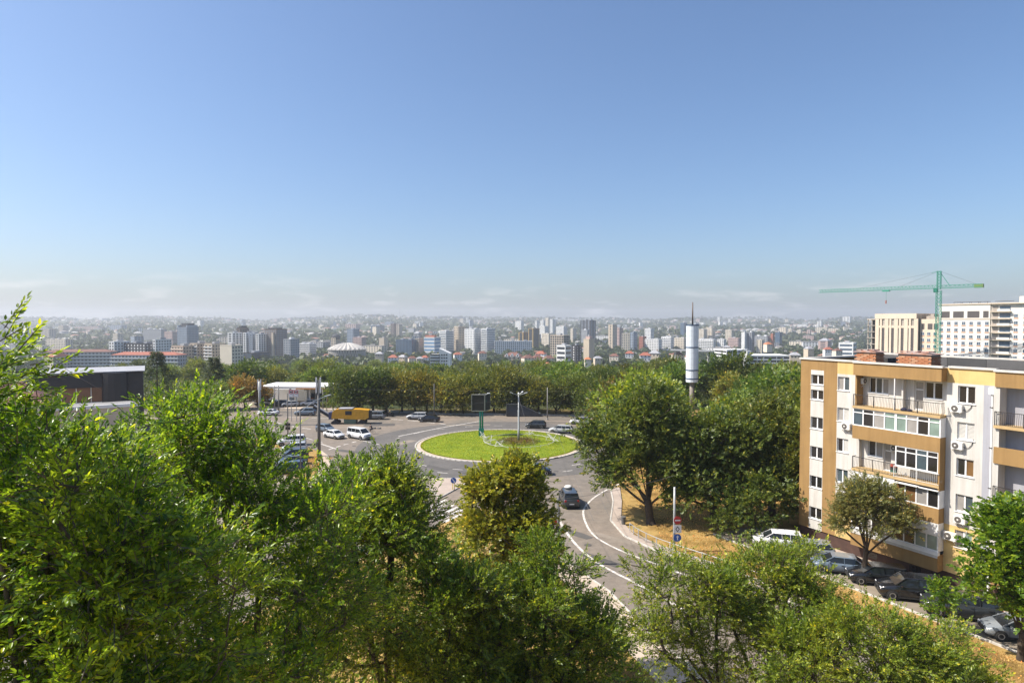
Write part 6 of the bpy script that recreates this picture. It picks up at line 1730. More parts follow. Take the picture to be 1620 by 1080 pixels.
# roofs and walls too small to tell apart: one mass of tiny houses
rg = np.random.default_rng(77)
def far_houses(name, n, ymin, ymax, label, mat_wall, mat_roof):
    y = ymin + (ymax - ymin) * rg.random(n); x = rg.uniform(-0.85, 0.85, n) * y
    z = terrain(x, y); w = rg.uniform(4.5, 9, n) * (1 + y / 6000); d = rg.uniform(4, 7, n); h = rg.uniform(3, 6.5, n) * (1 + y / 7000); r_ = h + rg.uniform(1.5, 3, n)
    vb = np.stack([np.stack([x + sx * w, y + sy * d, z + hz], 1) for sx, sy, hz in ((-1, -1, -3), (1, -1, -3), (1, 1, -3), (-1, 1, -3))] + [np.stack([x + sx * w, y + sy * d, z + h], 1) for sx, sy in ((-1, -1), (1, -1), (1, 1), (-1, 1))], 1)
    fb = np.array([[0, 1, 5, 4], [1, 2, 6, 5], [3, 0, 4, 7]])
    F = (np.arange(n)[:, None, None] * 8 + fb[None]).reshape(-1, 4)
    o = put(name, np_mesh(name, vb.reshape(-1, 3), F, mat_wall), None, 'stuff'); tag(o, label + ', walls', 'houses')
    q = 1.12
    vr = np.stack([np.stack([x + sx * w * q, y + sy * d * q, z + h], 1) for sx, sy in ((-1, -1), (1, -1), (1, 1), (-1, 1))] + [np.stack([x - w * 0.5, y, z + r_], 1), np.stack([x + w * 0.5, y, z + r_], 1)], 1)
    tris = np.array([[0, 1, 5], [0, 5, 4], [1, 2, 5], [2, 3, 4], [2, 4, 5], [3, 0, 4]])
    F = (np.arange(n)[:, None, None] * 6 + tris[None]).reshape(-1, 3)
    o2 = put(name + '_roofs', np_mesh(name + '_roofs', vr.reshape(-1, 3), F, mat_roof), None, 'stuff'); tag(o2, label + ', roofs', 'roofs')
def island_mat(name, cols):
    m, n_, p, out = nodes_of(name)
    ge = n_.nodes.new('ShaderNodeNewGeometry'); ra = n_.nodes.new('ShaderNodeValToRGB'); ra.color_ramp.interpolation = 'CONSTANT'
    e = ra.color_ramp.elements
    e[0].position = 0; e[0].color = rgb4(cols[0]); e[1].position = 1 / len(cols); e[1].color = rgb4(cols[1])
    for k in range(2, len(cols)):
        q = e.new(k / len(cols)); q.color = rgb4(cols[k])
    n_.links.new(ge.outputs['Random Per Island'], ra.inputs[0]); n_.links.new(ra.outputs[0], p.inputs['Base Color']); p.inputs['Roughness'].default_value = 0.9
    return m
MW = island_mat('tiny_walls', [(0.62, 0.58, 0.52), (0.7, 0.69, 0.67), (0.5, 0.42, 0.34), (0.4, 0.4, 0.42), (0.6, 0.5, 0.42)])
MR = island_mat('tiny_roofs', [(0.34, 0.33, 0.33), (0.30, 0.14, 0.10), (0.22, 0.2, 0.2), (0.5, 0.49, 0.48), (0.26, 0.18, 0.15)])
far_houses('town_houses', 420, 780, 1900, 'low houses scattered through the valley', MW, MR)
far_houses('hill_houses', 1300, 1900, 5000, 'tiny houses over the far slopes', MW, MR)
# radio mast on the ridge
x, zt = XZ(632.5, 484, 4600); z0 = TZ(x, 4600)
mb = MB(); mb.tube([(0, 0, 0), (0, 0, (zt - z0) * 0.5), (0, 0, zt - z0)], [2.2, 1.6, 0.8], 6)
o = mb.build('radio_mast', W_['grey']); o.location = (x, 4600, z0); tag(o, 'thin radio mast rising from the far ridge at the centre left', 'mast')
# ------------------------------------------------------------------ unfinished block and crane at the right
D0 = 300
M_SITE = mat('site_wall', (0.70, 0.58, 0.45), 0.85, var=0.07, scale=0.15)
M_SITEW = mat('site_wall_white', (0.72, 0.68, 0.62), 0.85, var=0.06, scale=0.15)
M_SITEG = mat('site_concrete', (0.42, 0.37, 0.32), 0.9, var=0.15, scale=0.2)
M_SITEP = mat('site_panel_dark', (0.10, 0.085, 0.08), 0.6, var=0.15, scale=0.4)
def site_pt(px, t0=None):
    """where the street-parallel facade line crosses the bearing of a photo column"""
    k = (px - 810) / 1000
    P = (203.0, 300.0)
    return (P[1] * k - P[0]) / (UX - UY * k)
def site_block(label, pa, pb, ytop, wallmat, depth=16, setback=0.0):
    ta, tb = site_pt(pa), site_pt(pb)
    yy = 300.0 + UY * (ta + tb) / 2
    zt = CAM_Z + (508 - ytop) * yy / 1000
    ox, oy = 203.0 + UX * ta - UY * setback, 300.0 + UY * ta + UX * setback
    zb = TZ(ox, oy) - 1
    t = thing('unfinished_block', label, 'building', (ox, oy, zb), HROT, 'blocks of the building site')
    return t, tb - ta, zt - zb, depth
def site_body(t, w, h, d, m_):
    mb = MB(); mb.box(0, w, 0.25, d, 0, h - 0.6); mb.build('core', M_SITEG, t)
# left: tall dark window strips between pale piers
t, w, h, d = site_block('unfinished cream wing with tall dark window strips, leftmost at the crane', 1385, 1450, 496, M_SITE)
site_body(t, w, h, d, M_SITE)
mb = MB(); mb.box(-0.3, w, -0.3, d, h - 2.6, h); mb.build('cornice', M_SITE, t)
n = 8
for k in range(n + 1):
    a = k * (w - 1.2) / n; ww = 1.9 if k % 2 == 0 else 1.0
    mb = MB(); mb.box(a, a + ww, -0.2, 0.24, 0, h - 2.61); mb.build('pier', M_SITE, t)
mb = MB(); mb.box(0, w, -0.1, 0.23, h - 7.2, h - 6.0); mb.build('lintel', M_SITE, t)
for k in range(n):
    a = k * (w - 1.2) / n + 1.0
    mb = MB(); mb.box(a, a + 1.6, 0.05, 0.2, 0.5, h - 7.3); mb.build('window_strip', M_SITEP, t)
ds = thing('open_concrete_block', 'open concrete floors at the near left corner of the building site', 'building', t.location, HROT, 'blocks of the building site')
for k in range(10):
    zz = h - 2.7 - k * 3.2
    mb = MB(); mb.box(-4.5, -0.31, -0.2, d, zz - 0.35, zz); mb.build('floor_slab', M_SITE if k == 0 else M_SITEG, ds)
for a in (-4.3, -2.3):
    for v in (0.2, 5, 10):
        mb = MB(); mb.box(a, a + 0.45, v, v + 0.45, 0, h - 3); mb.build('column', M_SITEG, ds)
mb = MB(); mb.box(-3.6, -0.32, 3.0, d - 1, 0, h - 3.1); mb.build('inner_wall', M_SITEP, ds)
# window grid blocks
sg = MB(); sg.box(0, 1.5, -0.06, 0.0, 0, 1.55); sgm = sg.mesh('window', G_CITYB)
sf = MB()
for (a, b, c, e) in ((0, 0.09, 0, 1.55), (1.41, 1.5, 0, 1.55), (0.71, 0.79, 0, 1.55)): sf.box(a, b, -0.1, -0.061, c, e)
sf.box(0, 1.5, -0.1, -0.062, 0, 0.09); sf.box(0, 1.5, -0.1, -0.062, 1.46, 1.55)
sfm = sf.mesh('window_frame', M_PVC)
sr = MB(); sr.box(-0.1, 1.6, -0.05, -0.005, -0.55, -0.08); srm = sr.mesh('spandrel', mat('raw_brick', (0.62, 0.34, 0.2), 0.9, scale=2))
def win_grid(t, w, h, cols, rows, z_top, x0=1.2, dz=3.05):
    for i in range(cols):
        for j in range(rows):
            a = x0 + i * (w - 2 * x0) / max(cols - 1, 1) - 0.75; z = z_top - j * dz
            o = put('window', sgm, t); o.location = (a, -0.002, z)
            f = put('window_frame', sfm, o)
            s_ = put('spandrel', srm, o)
t, w, h, d = site_block('narrow unfinished link with a broken roof edge beside the crane mast', 1452, 1480, 500, M_SITEW, setback=2.0)
mb = MB(); mb.box(0, w, 0, d, 0, h - 3); mb.build('wall', M_SITE, t)
mb = MB(); mb.box(0, w, 0, d, h - 2.998, h - 1.4); mb.build('roof_slab', M_SITE, t)
for k in range(6):
    mb = MB(); a = rnd.uniform(0.5, w - 3); mb.box(a, a + rnd.uniform(1, 2.5), rnd.uniform(1, 4), rnd.uniform(5, 9), h - 1.39, h - 1.3 + rnd.uniform(0.6, 2.4)); mb.build('roof_pile', M_SITEG, t)
for k in range(3):
    mb = MB(); a = 0.8 + k * w / 3; mb.box(a, a + (1.2 if k == 0 else 2.2), -0.04, 0.0 - 0.004, h - 6.4, h - 3.6); mb.build('opening', M_SITEP, t)
win_grid(t, w, h, 3, 8, h - 9.3)
t, w, h, d = site_block('large unfinished block with a regular window grid right of the crane mast', 1485, 1566, 482, M_SITEW)
mb = MB(); mb.box(0, w, 0, d, 0, h); mb.build('wall', M_SITEW, t)
mb = MB(); mb.box(-0.3, w + 0.3, -0.35, d, h + 0.002, h + 0.5); mb.build('cornice', M_SITE, t)
for k, (a, b) in enumerate(((0.04, 0.22), (0.29, 0.50), (0.57, 0.80), (0.87, 0.97))):
    mb = MB(); mb.box(w * a, w * b, -0.05, -0.004, h - 6.0, h - 3.0); mb.build('opening', M_SITEP, t)
for k in range(5):
    mb = MB(); zz = h - 6.3; mb.box(0.3, w - 0.3, -0.2, -0.003, zz - 0.35, zz - 0.05); mb.build('ledge', M_SITE, t); break
win_grid(t, w, h, 7, 9, h - 9.3)
for k in range(4):
    mb = MB(); a = w * (0.25 + 0.17 * k); mb.box(a, a + w * 0.14, 2, 5, h + 1.2, h + 1.35); mb.bar((a, 2.2, h + 0.5), (a, 2.2, h + 1.2), 0.12); mb.bar((a + w * 0.14, 2.2, h + 0.5), (a + w * 0.14, 2.2, h + 1.2), 0.12); mb.build('roof_panel', M_SITEP, t)
t, w, h, d = site_block('unfinished block with open balconies running out of the photo at the right', 1567, 1660, 480, M_SITEW, setback=0.5)
mb = MB(); mb.box(0, w, 0, d, 0, h); mb.build('wall', M_SITEW, t)
mb = MB(); mb.box(-0.2, w + 0.3, -1.4, d, h + 0.002, h + 0.5); mb.build('cornice', M_SITE, t)
for j in range(9):
    zz = h - 3.3 - j * 3.1
    mb = MB(); mb.box(0, w * 0.36, -1.6, -0.004, zz - 0.25, zz); mb.build('balcony_slab', M_SITE, t)
    mb = MB(); mb.box(0.2, 2.6, -0.05, -0.006, zz + 0.02, zz + 2.5); mb.build('opening', M_SITEG, t)
    mb = MB(); mb.box(3.2, w * 0.34, -0.06, -0.007, zz + 0.3, zz + 2.4); mb.build('window', G_CITYB, t)
    if j % 2 == 0:
        mb = MB(); mb.box(2.8, w * 0.36, -1.66, -1.602, zz, zz + 1.0); mb.build('balcony_front', M_SITEW, t)
win_grid(t, w * 0.6, h, 4, 9, h - 6.0); 
for o in list(t.children):
    if o.name.startswith('window') and len(o.children): o.location.x += w * 0.38
mb = MB(); mb.box(w * 0.45, w * 0.7, 2, 6, h + 0.502, h + 3.2); mb.build('lift_house', M_SITEW, t)
mb = MB(); mb.box(0.3, w * 0.3, 2, 5, h + 1.2, h + 1.35); mb.build('roof_panel', M_SITEP, t)

# tower crane
M_CRANE = mat('crane_green', (0.03, 0.30, 0.20), 0.5, var=0.15, scale=2)
M_CRANEY = mat('crane_yellow', (0.16, 0.27, 0.08), 0.5, var=0.15, scale=2)
cx, cy = (1484 - 810) * 0.28, 280.0
zb = TZ(cx, cy)
crane = thing('tower_crane', 'green tower crane standing before the unfinished cream blocks', 'crane', (cx, cy, zb), math.atan2(42, -33))
def lattice(mb, p0, p1, w, n, r_=0.11, tri=False):
    a, b = Vector(p0), Vector(p1); d = (b - a).normalized()
    up = Vector((0, 0, 1)) if abs(d.z) < 0.9 else Vector((1, 0, 0))
    s = d.cross(up).normalized() * w / 2; u = s.cross(d).normalized() * w / 2
    cs_ = [s - u, -s - u, u * 1.4] if tri else [s + u, s - u, -s - u, -s + u]
    for c in cs_: mb.bar(a + c, b + c, r_ * 1.3)
    m = len(cs_)
    for i in range(n):
        p, q = a.lerp(b, i / n), a.lerp(b, (i + 1) / n)
        for k in range(m):
            c, e = cs_[k], cs_[(k + 1) % m]
            mb.bar(p + c, q + e, r_ * 0.8); mb.bar(p + c, p + e, r_ * 0.8)
JZ = 35.8 - zb
mb = MB(); lattice(mb, (0, 0, 0), (0, 0, JZ - 1.2), 1.7, 26, 0.14); mb.build('mast', M_CRANE, crane)
mb = MB(); lattice(mb, (0, 0, JZ - 0.6), (0, 0, JZ + 7.4), 1.3, 6, 0.14); mb.bar((0, 0, JZ + 7.3), (-4.2, 0, JZ + 0.6), 0.2); mb.bar((0.6, 0, JZ + 7.3), (3.0, 0, JZ + 6.6), 0.15); mb.build('tower_head', M_CRANE, crane)
mb = MB(); lattice(mb, (1.0, 0, JZ + 0.3), (53, 0, JZ + 0.3), 1.2, 34, 0.11, True); mb.build('jib', M_CRANE, crane)
mb = MB(); lattice(mb, (-1.0, 0, JZ + 0.3), (-16, 0, JZ + 0.3), 1.3, 9, 0.12); mb.build('counter_jib', M_CRANE, crane)
mb = MB(); mb.box(-16.4, -13.2, -0.7, 0.7, JZ - 0.6, JZ + 1.0); mb.build('counterweight', M_CRANEY, crane)
mb = MB(); mb.bbox(0.8, 2.4, -1.9, -0.6, JZ - 2.0, JZ - 0.1, 0.1); mb.build('cab', M_CRANE, crane)
mb = MB(); mb.bar((0, 0, JZ + 7.3), (34, 0, JZ + 1.0), 0.06); mb.bar((0, 0, JZ + 7.3), (16, 0, JZ + 1.0), 0.06); mb.bar((0, 0, JZ + 7.3), (-14, 0, JZ + 0.9), 0.07); mb.build('tie_rope', M_IRON, crane)
mb = MB(); mb.box(20, 23, -0.7, 0.7, JZ - 0.9, JZ - 0.35); mb.bar((21.5, 0, JZ - 0.9), (21.5, 0, JZ - 5.0), 0.08); mb.build('trolley', M_CRANE, crane)
mb = MB(); mb.bbox(21.25, 21.75, -0.2, 0.2, JZ - 6.6, JZ - 5.0, 0.08); mb.build('hook', mat('hook_red', (0.35, 0.12, 0.08), 0.6), crane)

# ------------------------------------------------------------------ cylinder mast
M_CLAD = mat('mast_cladding', (0.74, 0.80, 0.86), 0.45, var=0.06, scale=0.8)
M_SEAM = mat('mast_seam', (0.05, 0.09, 0.17), 0.6, var=0.2, scale=2)
M_POLE = mat('mast_pole', (0.30, 0.26, 0.22), 0.7, var=0.2, scale=1.5)
MD = 150.0; mx = (1095.5 - 810) * MD / 1000
mast = thing('cylinder_mast', 'tall mast clad in a pale blue cylinder rising out of the green grove', 'mast', (mx, MD, 0))
mz = lambda py: CAM_Z + (508 - py) * MD / 1000
mb = MB(); mb.tube([(0, 0, 0), (0, 0, mz(604))], [0.62, 0.52], 14); mb.build('pole', M_POLE, mast, True)
mb = MB(); mb.tube([(0, 0, mz(514)), (0, 0, mz(478))], [0.20, 0.11], 10); mb.build('antenna', mat('antenna_brown', (0.14, 0.10, 0.08), 0.7), mast, True)
cuts = [514, 549, 585, 598.5, 604.5]
for a, b in zip(cuts, cuts[1:]):
    zt, zl = mz(a) - 0.05, mz(b) + 0.05
    n = 16; rows = max(1, int(round((zt - zl) / 1.3)))
    for k in range(n):
        a0, a1 = 2 * math.pi * k / n + 0.012, 2 * math.pi * (k + 1) / n - 0.012
        for r_ in range(rows):
            z0_, z1_ = zl + (zt - zl) * r_ / rows + 0.015, zl + (zt - zl) * (r_ + 1) / rows - 0.015
            am = (a0 + a1) / 2
            q = MB(); q.prism([(1.42 * math.cos(t_), 1.42 * math.sin(t_)) for t_ in (a0, am, a1)] + [(1.36 * math.cos(t_), 1.36 * math.sin(t_)) for t_ in (a1, am, a0)], z0_, z1_); q.build('cladding_panel', M_CLAD, mast)
    mb = MB(); mb.lathe([(1.33, zl - 0.05), (1.33, zt + 0.05)], 24); mb.build('inner_drum', M_CLAD, mast)
for c_ in cuts[:-1]:
    mb = MB(); mb.lathe([(1.3, mz(c_) - 0.16), (1.47, mz(c_) - 0.16), (1.47, mz(c_) + 0.1), (1.3, mz(c_) + 0.1)], 24); mb.build('seam_ring', M_SEAM, mast)

# ------------------------------------------------------------------ roundabout: billboard, lamp mast, flower bed, fence
M_GALV = mat('galvanised', (0.42, 0.43, 0.43), 0.5, metal=0.3, var=0.15, scale=3)
M_CONCP = mat('pole_concrete', (0.34, 0.32, 0.29), 0.85, var=0.2, scale=2)
M_CONCD = mat('pole_dark', (0.15, 0.145, 0.14), 0.8, var=0.2, scale=2)
M_TEAL = mat('billboard_green', (0.01, 0.25, 0.20), 0.45, var=0.12, scale=2)
M_BBACK = mat('billboard_black', (0.012, 0.010, 0.010), 0.7, var=0.2, scale=2)
bx, by = GP(761.5, 692); bz = lawn_z(bx, by)
bb = thing('billboard', 'black two sided billboard on a green post on the roundabout lawn', 'billboard', (bx, by, bz), 0)
mb = MB(); mb.tube([(-0.2, 0, 0), (-0.2, 0, 6.4)], 0.17, 10); mb.tube([(0.2, 0.05, 0), (0.2, 0.05, 6.4)], 0.17, 10); mb.build('post', M_TEAL, bb, True)
mb = MB(); mb.box(-0.46, 0.46, -0.3, 0.36, 0, 1.3); mb.build('post_base', M_TEAL, bb)
mb = MB(); mb.bar((-0.2, 0.1, 4.4), (-1.0, 0.1, 6.4), 0.12); mb.bar((0.2, 0.1, 4.4), (0.9, 0.3, 6.4), 0.12); mb.build('brace', M_TEAL, bb)
z0_, z1_ = 4.5, 7.45
for (p0, p1, nm) in (((-1.72, -0.15), (0.62, -0.35), 'panel'), ((0.66, -0.34), (1.5, 2.2), 'panel'), ((-1.72, -0.12), (1.48, 2.2), 'back_panel')):
    d = Vector((p1[0] - p0[0], p1[1] - p0[1])).normalized(); nrm = Vector((-d.y, d.x)) * 0.06
    mb = MB(); mb.prism([(p0[0], p0[1]), (p1[0], p1[1]), (p1[0] + nrm.x, p1[1] + nrm.y), (p0[0] + nrm.x, p0[1] + nrm.y)], z0_, z1_); mb.build(nm, M_BBACK if nm == 'panel' else M_CONCP, bb)
    if nm == 'panel':
        fr = MB(); o2 = nrm * 0.9
        for (a, b) in (((p0[0], p0[1], z0_), (p1[0], p1[1], z0_)), ((p0[0], p0[1], z1_), (p1[0], p1[1], z1_)), ((p0[0], p0[1], z0_), (p0[0], p0[1], z1_)), ((p1[0], p1[1], z0_), (p1[0], p1[1], z1_))): fr.bar(a, b, 0.14)
        fr.build('panel_frame', M_CONCP, bb)
mb = MB(); mb.bar((0.75, -0.3, z1_), (1.3, -1.0, z1_ + 0.35), 0.07); mb.bar((-0.5, -0.3, z1_), (-0.2, -1.0, z1_ + 0.3), 0.07); mb.build('lamp_arm', M_GALV, bb)
mb = MB(); mb.bbox(1.1, 1.6, -1.15, -0.9, z1_ + 0.3, z1_ + 0.42, 0.04); mb.build('lamp', M_PVC, bb)

lx, ly = GP(820.5, 702); lz = lawn_z(lx, ly)
lm_ = thing('lamp_mast', 'tall grey street lamp with three arms in the middle of the flower bed', 'street lamp', (lx, ly, lz))
mb = MB(); mb.tube([(0, 0, 0), (0, 0, 2.2), (0, 0, 2.25), (0, 0, 5.4), (0, 0, 5.45), (0, 0, 8.0)], [0.19, 0.19, 0.15, 0.15, 0.11, 0.1], 12); mb.build('pole', M_GALV, lm_, True)
for a in (R(188), R(-8), R(60), R(-75)):
    ca, sa = math.cos(a), math.sin(a)
    mb = MB(); mb.tube([(0, 0, 7.8), (0.3 * ca, 0.3 * sa, 8.05), (1.1 * ca, 1.1 * sa, 8.35)], 0.045, 6); ar = mb.build('arm', M_GALV, lm_)
    q = MB(); q.bar((1.0 * ca, 1.0 * sa, 8.33), (1.5 * ca, 1.5 * sa, 8.48), 0.2, 0.09); q.build('lamp_head', M_PVC, ar)
q = MB(); q.lathe([(0.02, 8.0), (0.14, 8.1), (0.16, 8.3), (0.06, 8.45)], 10); q.build('top_lamp', M_PVC, lm_)

def scatter_plants(name, label, n, sampler, h, mats_, seed, leaf=0.12, cat='plants'):
    rg_ = np.random.default_rng(seed)
    pos = np.array([sampler(rg_) for _ in range(n)])
    d = unit(rg_.normal(0, 0.6, (n, 3)) + np.array([0, 0, 1.0]))
    V, F = leaf_cloud(rg_, pos, d, 6, h, leaf, False, 0.8, 1.6)
    o = put(name, np_mesh(name, V, F, mats_), None, 'stuff'); tag(o, label, cat); return o
def bed(rmin, rmax):
    def f(rg_):
        r_ = math.sqrt(rg_.uniform(rmin ** 2, rmax ** 2)); a = rg_.uniform(0, 6.283)
        x, y = lx + r_ * math.cos(a), ly + r_ * math.sin(a)
        return (x, y, lawn_z(x, y))
    return f
M_RED = leaf_mat('flower_red', (0.09, 0.06, 0.02), (0.24, 0.19, 0.05), (1.5, 1.2, 0.8), 0.3, 0.6)
scatter_plants('flower_bed', 'low brown and green planting round the lamp mast', 700, bed(0.5, 2.4), 0.45, M_RED, 41)
scatter_plants('bed_shrubs', 'ring of grey green plants at the flower bed edge', 700, bed(2.3, 3.6), 0.4, L_GREY, 42)
ft = thing('rope_fence', 'low white wire fence with star shapes circling the flower bed', 'fence', (lx, ly, 0.36))
mb = MB()
for k in range(40):
    a0, a1 = 2 * math.pi * k / 40, 2 * math.pi * (k + 1) / 40
    mb.bar((6 * math.cos(a0), 6 * math.sin(a0), 0.25 + 0.06 * (k % 2)), (6 * math.cos(a1), 6 * math.sin(a1), 0.25 + 0.06 * ((k + 1) % 2)), 0.05)
mb.build('rope', M_RAILW, ft)
for k in range(20):
    a0 = 2 * math.pi * k / 20
    q = MB(); q.bar((6 * math.cos(a0), 6 * math.sin(a0), -0.3), (6 * math.cos(a0), 6 * math.sin(a0), 0.4), 0.06); q.build('post', M_RAILW, ft)
def star(lab, a, r_, s):
    t = thing('star_frame', lab, 'decoration', (lx + r_ * math.cos(a), ly + r_ * math.sin(a), lawn_z(lx + r_ * math.cos(a), ly + r_ * math.sin(a)) + 0.05))
    rr_ = random.Random(int(a * 100)); mb = MB()
    tips = [Vector((rr_.uniform(-1, 1), rr_.uniform(-1, 1), rr_.uniform(0, 1.3))) * s for _ in range(9)]; c = Vector((0, 0, 0.35 * s))
    for i, p in enumerate(tips):
        mb.bar(c, p, 0.04); mb.bar(p, tips[(i + 1) % 9], 0.035)
    mb.build('frame', M_RAILW, t)
star('white wire star frame at the right end of the low fence', R(-8), 5.8, 1.5)
star('white wire star frame at the left front of the low fence', R(205), 5.4, 1.3)
star('white wire star frame beside the billboard post', R(165), 5.9, 1.1)
star('white wire star frame at the front of the low fence, left of the lamp mast', R(238), 5.8, 0.9)
star('white wire star frame behind the flower bed', R(70), 5.8, 0.9)

# ------------------------------------------------------------------ poles, signs, wires
def pole(label, px, py, ytop, r0=0.14, r1=0.09, m_=None, name='concrete_pole', boxes=False, arm=None, extra=None, cat='pole'):
    x, y = GP(px, py); h = CAM_Z + (508 - ytop) * y / 1000 
    t = thing(name, label, cat, (x, y, 0))
    mb = MB(); mb.tube([(0, 0, 0), (0, 0, h)], [r0, r1], 10); mb.build('shaft', m_ or M_CONCP, t, True)
    mb = MB(); mb.lathe([(r0 * 1.6, 0), (r0 * 1.6, 0.25), (r0 * 1.1, 0.4)], 10); mb.build('foot', m_ or M_CONCP, t)
    if boxes:
        for k, a in enumerate((R(200), R(-20))):
            mb = MB(); mb.bar((0.34 * math.cos(a), 0.34 * math.sin(a), h - 2.0), (0.34 * math.cos(a), 0.34 * math.sin(a), h + 0.4), 0.26, 0.16); mb.bar((0, 0, h - 1.4), (0.34 * math.cos(a), 0.34 * math.sin(a), h - 1.4), 0.06); mb.build('antenna_panel', M_PVC, t)
    if arm:
        mb = MB(); mb.tube([(0, 0, h - 0.2), (arm[0] * 0.5, arm[1] * 0.5, h + arm[2] * 0.7), (arm[0], arm[1], h + arm[2])], 0.05, 6); ar = mb.build('lamp_arm', M_GALV, t)
        q = MB(); q.bar((arm[0], arm[1], h + arm[2]), (arm[0] * 1.25, arm[1] * 1.25, h + arm[2] * 1.05), 0.26, 0.12); q.build('lamp_head', M_GALV, ar)
    return t, h
pT, hT = pole('thick tall grey pole with antenna panels left of the white sedan', 505, 722, 601, 0.26, 0.2, M_CONCD, 'antenna_pole', True)
mb = MB(); mb.box(-0.4, -0.1, -0.3, 0.1, 1.6, 2.3); mb.build('control_box', M_CONCD, pT)
pole('twin headed grey pole at the left of the filling station', 411, 652, 603, 0.3, 0.28, M_GALV, 'antenna_pole', True)
pole('wooden looking pole, left of the pair before the filling station', 434.5, 652, 610, 0.16, 0.12)
pole('wooden looking pole, right of the pair before the filling station', 441, 652, 609, 0.16, 0.12)
pS, hS = pole('thin pole with traffic lights left of centre in the junction', 455.5, 694, 622, 0.11, 0.09, M_CONCD, 'traffic_light', cat='traffic light')
for z_ in (hS * 0.28, hS * 0.2):
    for s in (-0.28, 0.28):
        q = MB(); q.bbox(s - 0.14, s + 0.14, -0.12, 0.12, z_, z_ + 0.55, 0.03); q.build('signal_head', M_BBACK, pS)
pole('slim lamp post with a bent arm rising from the curved footpath', 476, 768, 650, 0.1, 0.07, M_CONCD, 'lamp_post', arm=(1.4, 6.0, 1.1), cat='street lamp')
pole('rusty pole, left of the pair behind the yellow machine', 511, 652, 612, 0.12, 0.1)
pole('leaning pole, right of the pair behind the yellow machine', 517, 652, 622, 0.1, 0.08)
pole('thin pole in the tree row above the black car', 687, 661, 607, 0.13, 0.1, M_CONCD)
pole('thin pole at the avenue edge right of the lamp mast', 866, 664, 613, 0.13, 0.1, M_CONCP)
pole('thin pole at the avenue edge left of the overhanging tree', 942, 662, 618, 0.12, 0.1, M_CONCP)
pR, hR = pole('dark pole with a red sign on the left kerb of the curved road', 883, 893, 790, 0.15, 0.13, M_CONCD)
q = MB(); q.box(-0.42, -0.1, -0.06, -0.02, hR - 2.3, hR - 1.9); q.build('red_sign', M_TAIL, pR)
q = MB(); q.tube([(-0.35, 0.1, 0), (-0.35, 0.1, hR - 0.4)], 0.06, 8); q.build('second_tube', M_GALV, pR)

def disc(mb, c, r_, y0, y1, n=22):
    mb.extr([(c[0] + r_ * math.cos(2 * math.pi * k / n), c[1] + r_ * math.sin(2 * math.pi * k / n)) for k in range(n)], y0, y1)
M_SRED = mat('sign_red', (0.45, 0.02, 0.025), 0.5, var=0.08, scale=5)
M_SBLUE = mat('sign_blue', (0.02, 0.10, 0.38), 0.5, var=0.08, scale=5)
M_SWHITE = mat('sign_white', (0.74, 0.74, 0.74), 0.5, var=0.06, scale=5)
M_SDARK = mat('sign_ink', (0.03, 0.03, 0.04), 0.6, var=0.1, scale=5)
pW, hW = pole('pale grey pole carrying three road signs under the big trees', 1066.5, 872, 772, 0.12, 0.1, M_GALV, 'sign_pole')
zc = CAM_Z + (508 - 824) * GP(1066.5, 872)[1] / 1000
sg_ = thing('road_sign', 'round red no entry sign, top of the three on the pale pole', 'road sign', (pW.location.x + 0.22, pW.location.y - 0.25, zc), 0.1)
mb = MB(); disc(mb, (0, 0), 0.36, -0.03, 0.0); mb.build('plate', M_SRED, sg_); mb = MB(); mb.box(-0.26, 0.26, -0.037, -0.031, -0.06, 0.06); mb.build('white_bar', M_SWHITE, sg_)
sg_ = thing('road_sign', 'square white sign with a dark diamond, middle of the three on the pale pole', 'road sign', (pW.location.x + 0.22, pW.location.y - 0.25, zc - 0.8), 0.1)
mb = MB(); mb.box(-0.36, 0.36, -0.03, 0, -0.36, 0.36); mb.build('plate', M_SWHITE, sg_); mb = MB(); mb.extr([(0, -0.27), (0.2, 0), (0, 0.27), (-0.2, 0)], -0.036, -0.031); mb.build('diamond', M_SDARK, sg_); mb = MB(); mb.extr([(0, -0.17), (0.12, 0), (0, 0.17), (-0.12, 0)], -0.041, -0.0365); mb.build('diamond_inside', M_SWHITE, sg_)
sg_ = thing('road_sign', 'round blue sign with white arrows, lowest of the three on the pale pole', 'road sign', (pW.location.x + 0.22, pW.location.y - 0.25, zc - 1.6), 0.1)
mb = MB(); disc(mb, (0, 0), 0.36, -0.03, 0.0); mb.build('plate', M_SBLUE, sg_); mb = MB(); mb.box(-0.05, 0.05, -0.036, -0.031, -0.2, 0.06); mb.extr([(-0.14, 0.06), (0.14, 0.06), (0, 0.24)], -0.036, -0.031); mb.build('white_arrow', M_SWHITE, sg_)
# keep-right sign on the traffic island
kx, ky = GP(717.5, 776); ks = thing('keep_right_sign', 'round blue arrow sign on yellow posts on the triangular island', 'road sign', (kx, ky, 0.1), 0.05)
mb = MB(); mb.tube([(-0.11, 0, 0), (-0.11, 0, 0.85)], 0.045, 8); mb.tube([(0.11, 0, 0), (0.11, 0, 0.85)], 0.045, 8); mb.build('post', mat('post_yellow', (0.72, 0.52, 0.08), 0.6), ks)
mb = MB(); disc(mb, (0, 1.2), 0.36, -0.06, -0.03); mb.build('plate', M_SBLUE, ks)
mb = MB(); mb.bar((-0.16, -0.064, 1.42), (0.1, -0.064, 1.06), 0.01, 0.11); mb.extr([(0.2, 0.94), (0.2, 1.16), (-0.02, 0.94)], -0.069, -0.061); mb.build('white_arrow', M_SWHITE, ks)
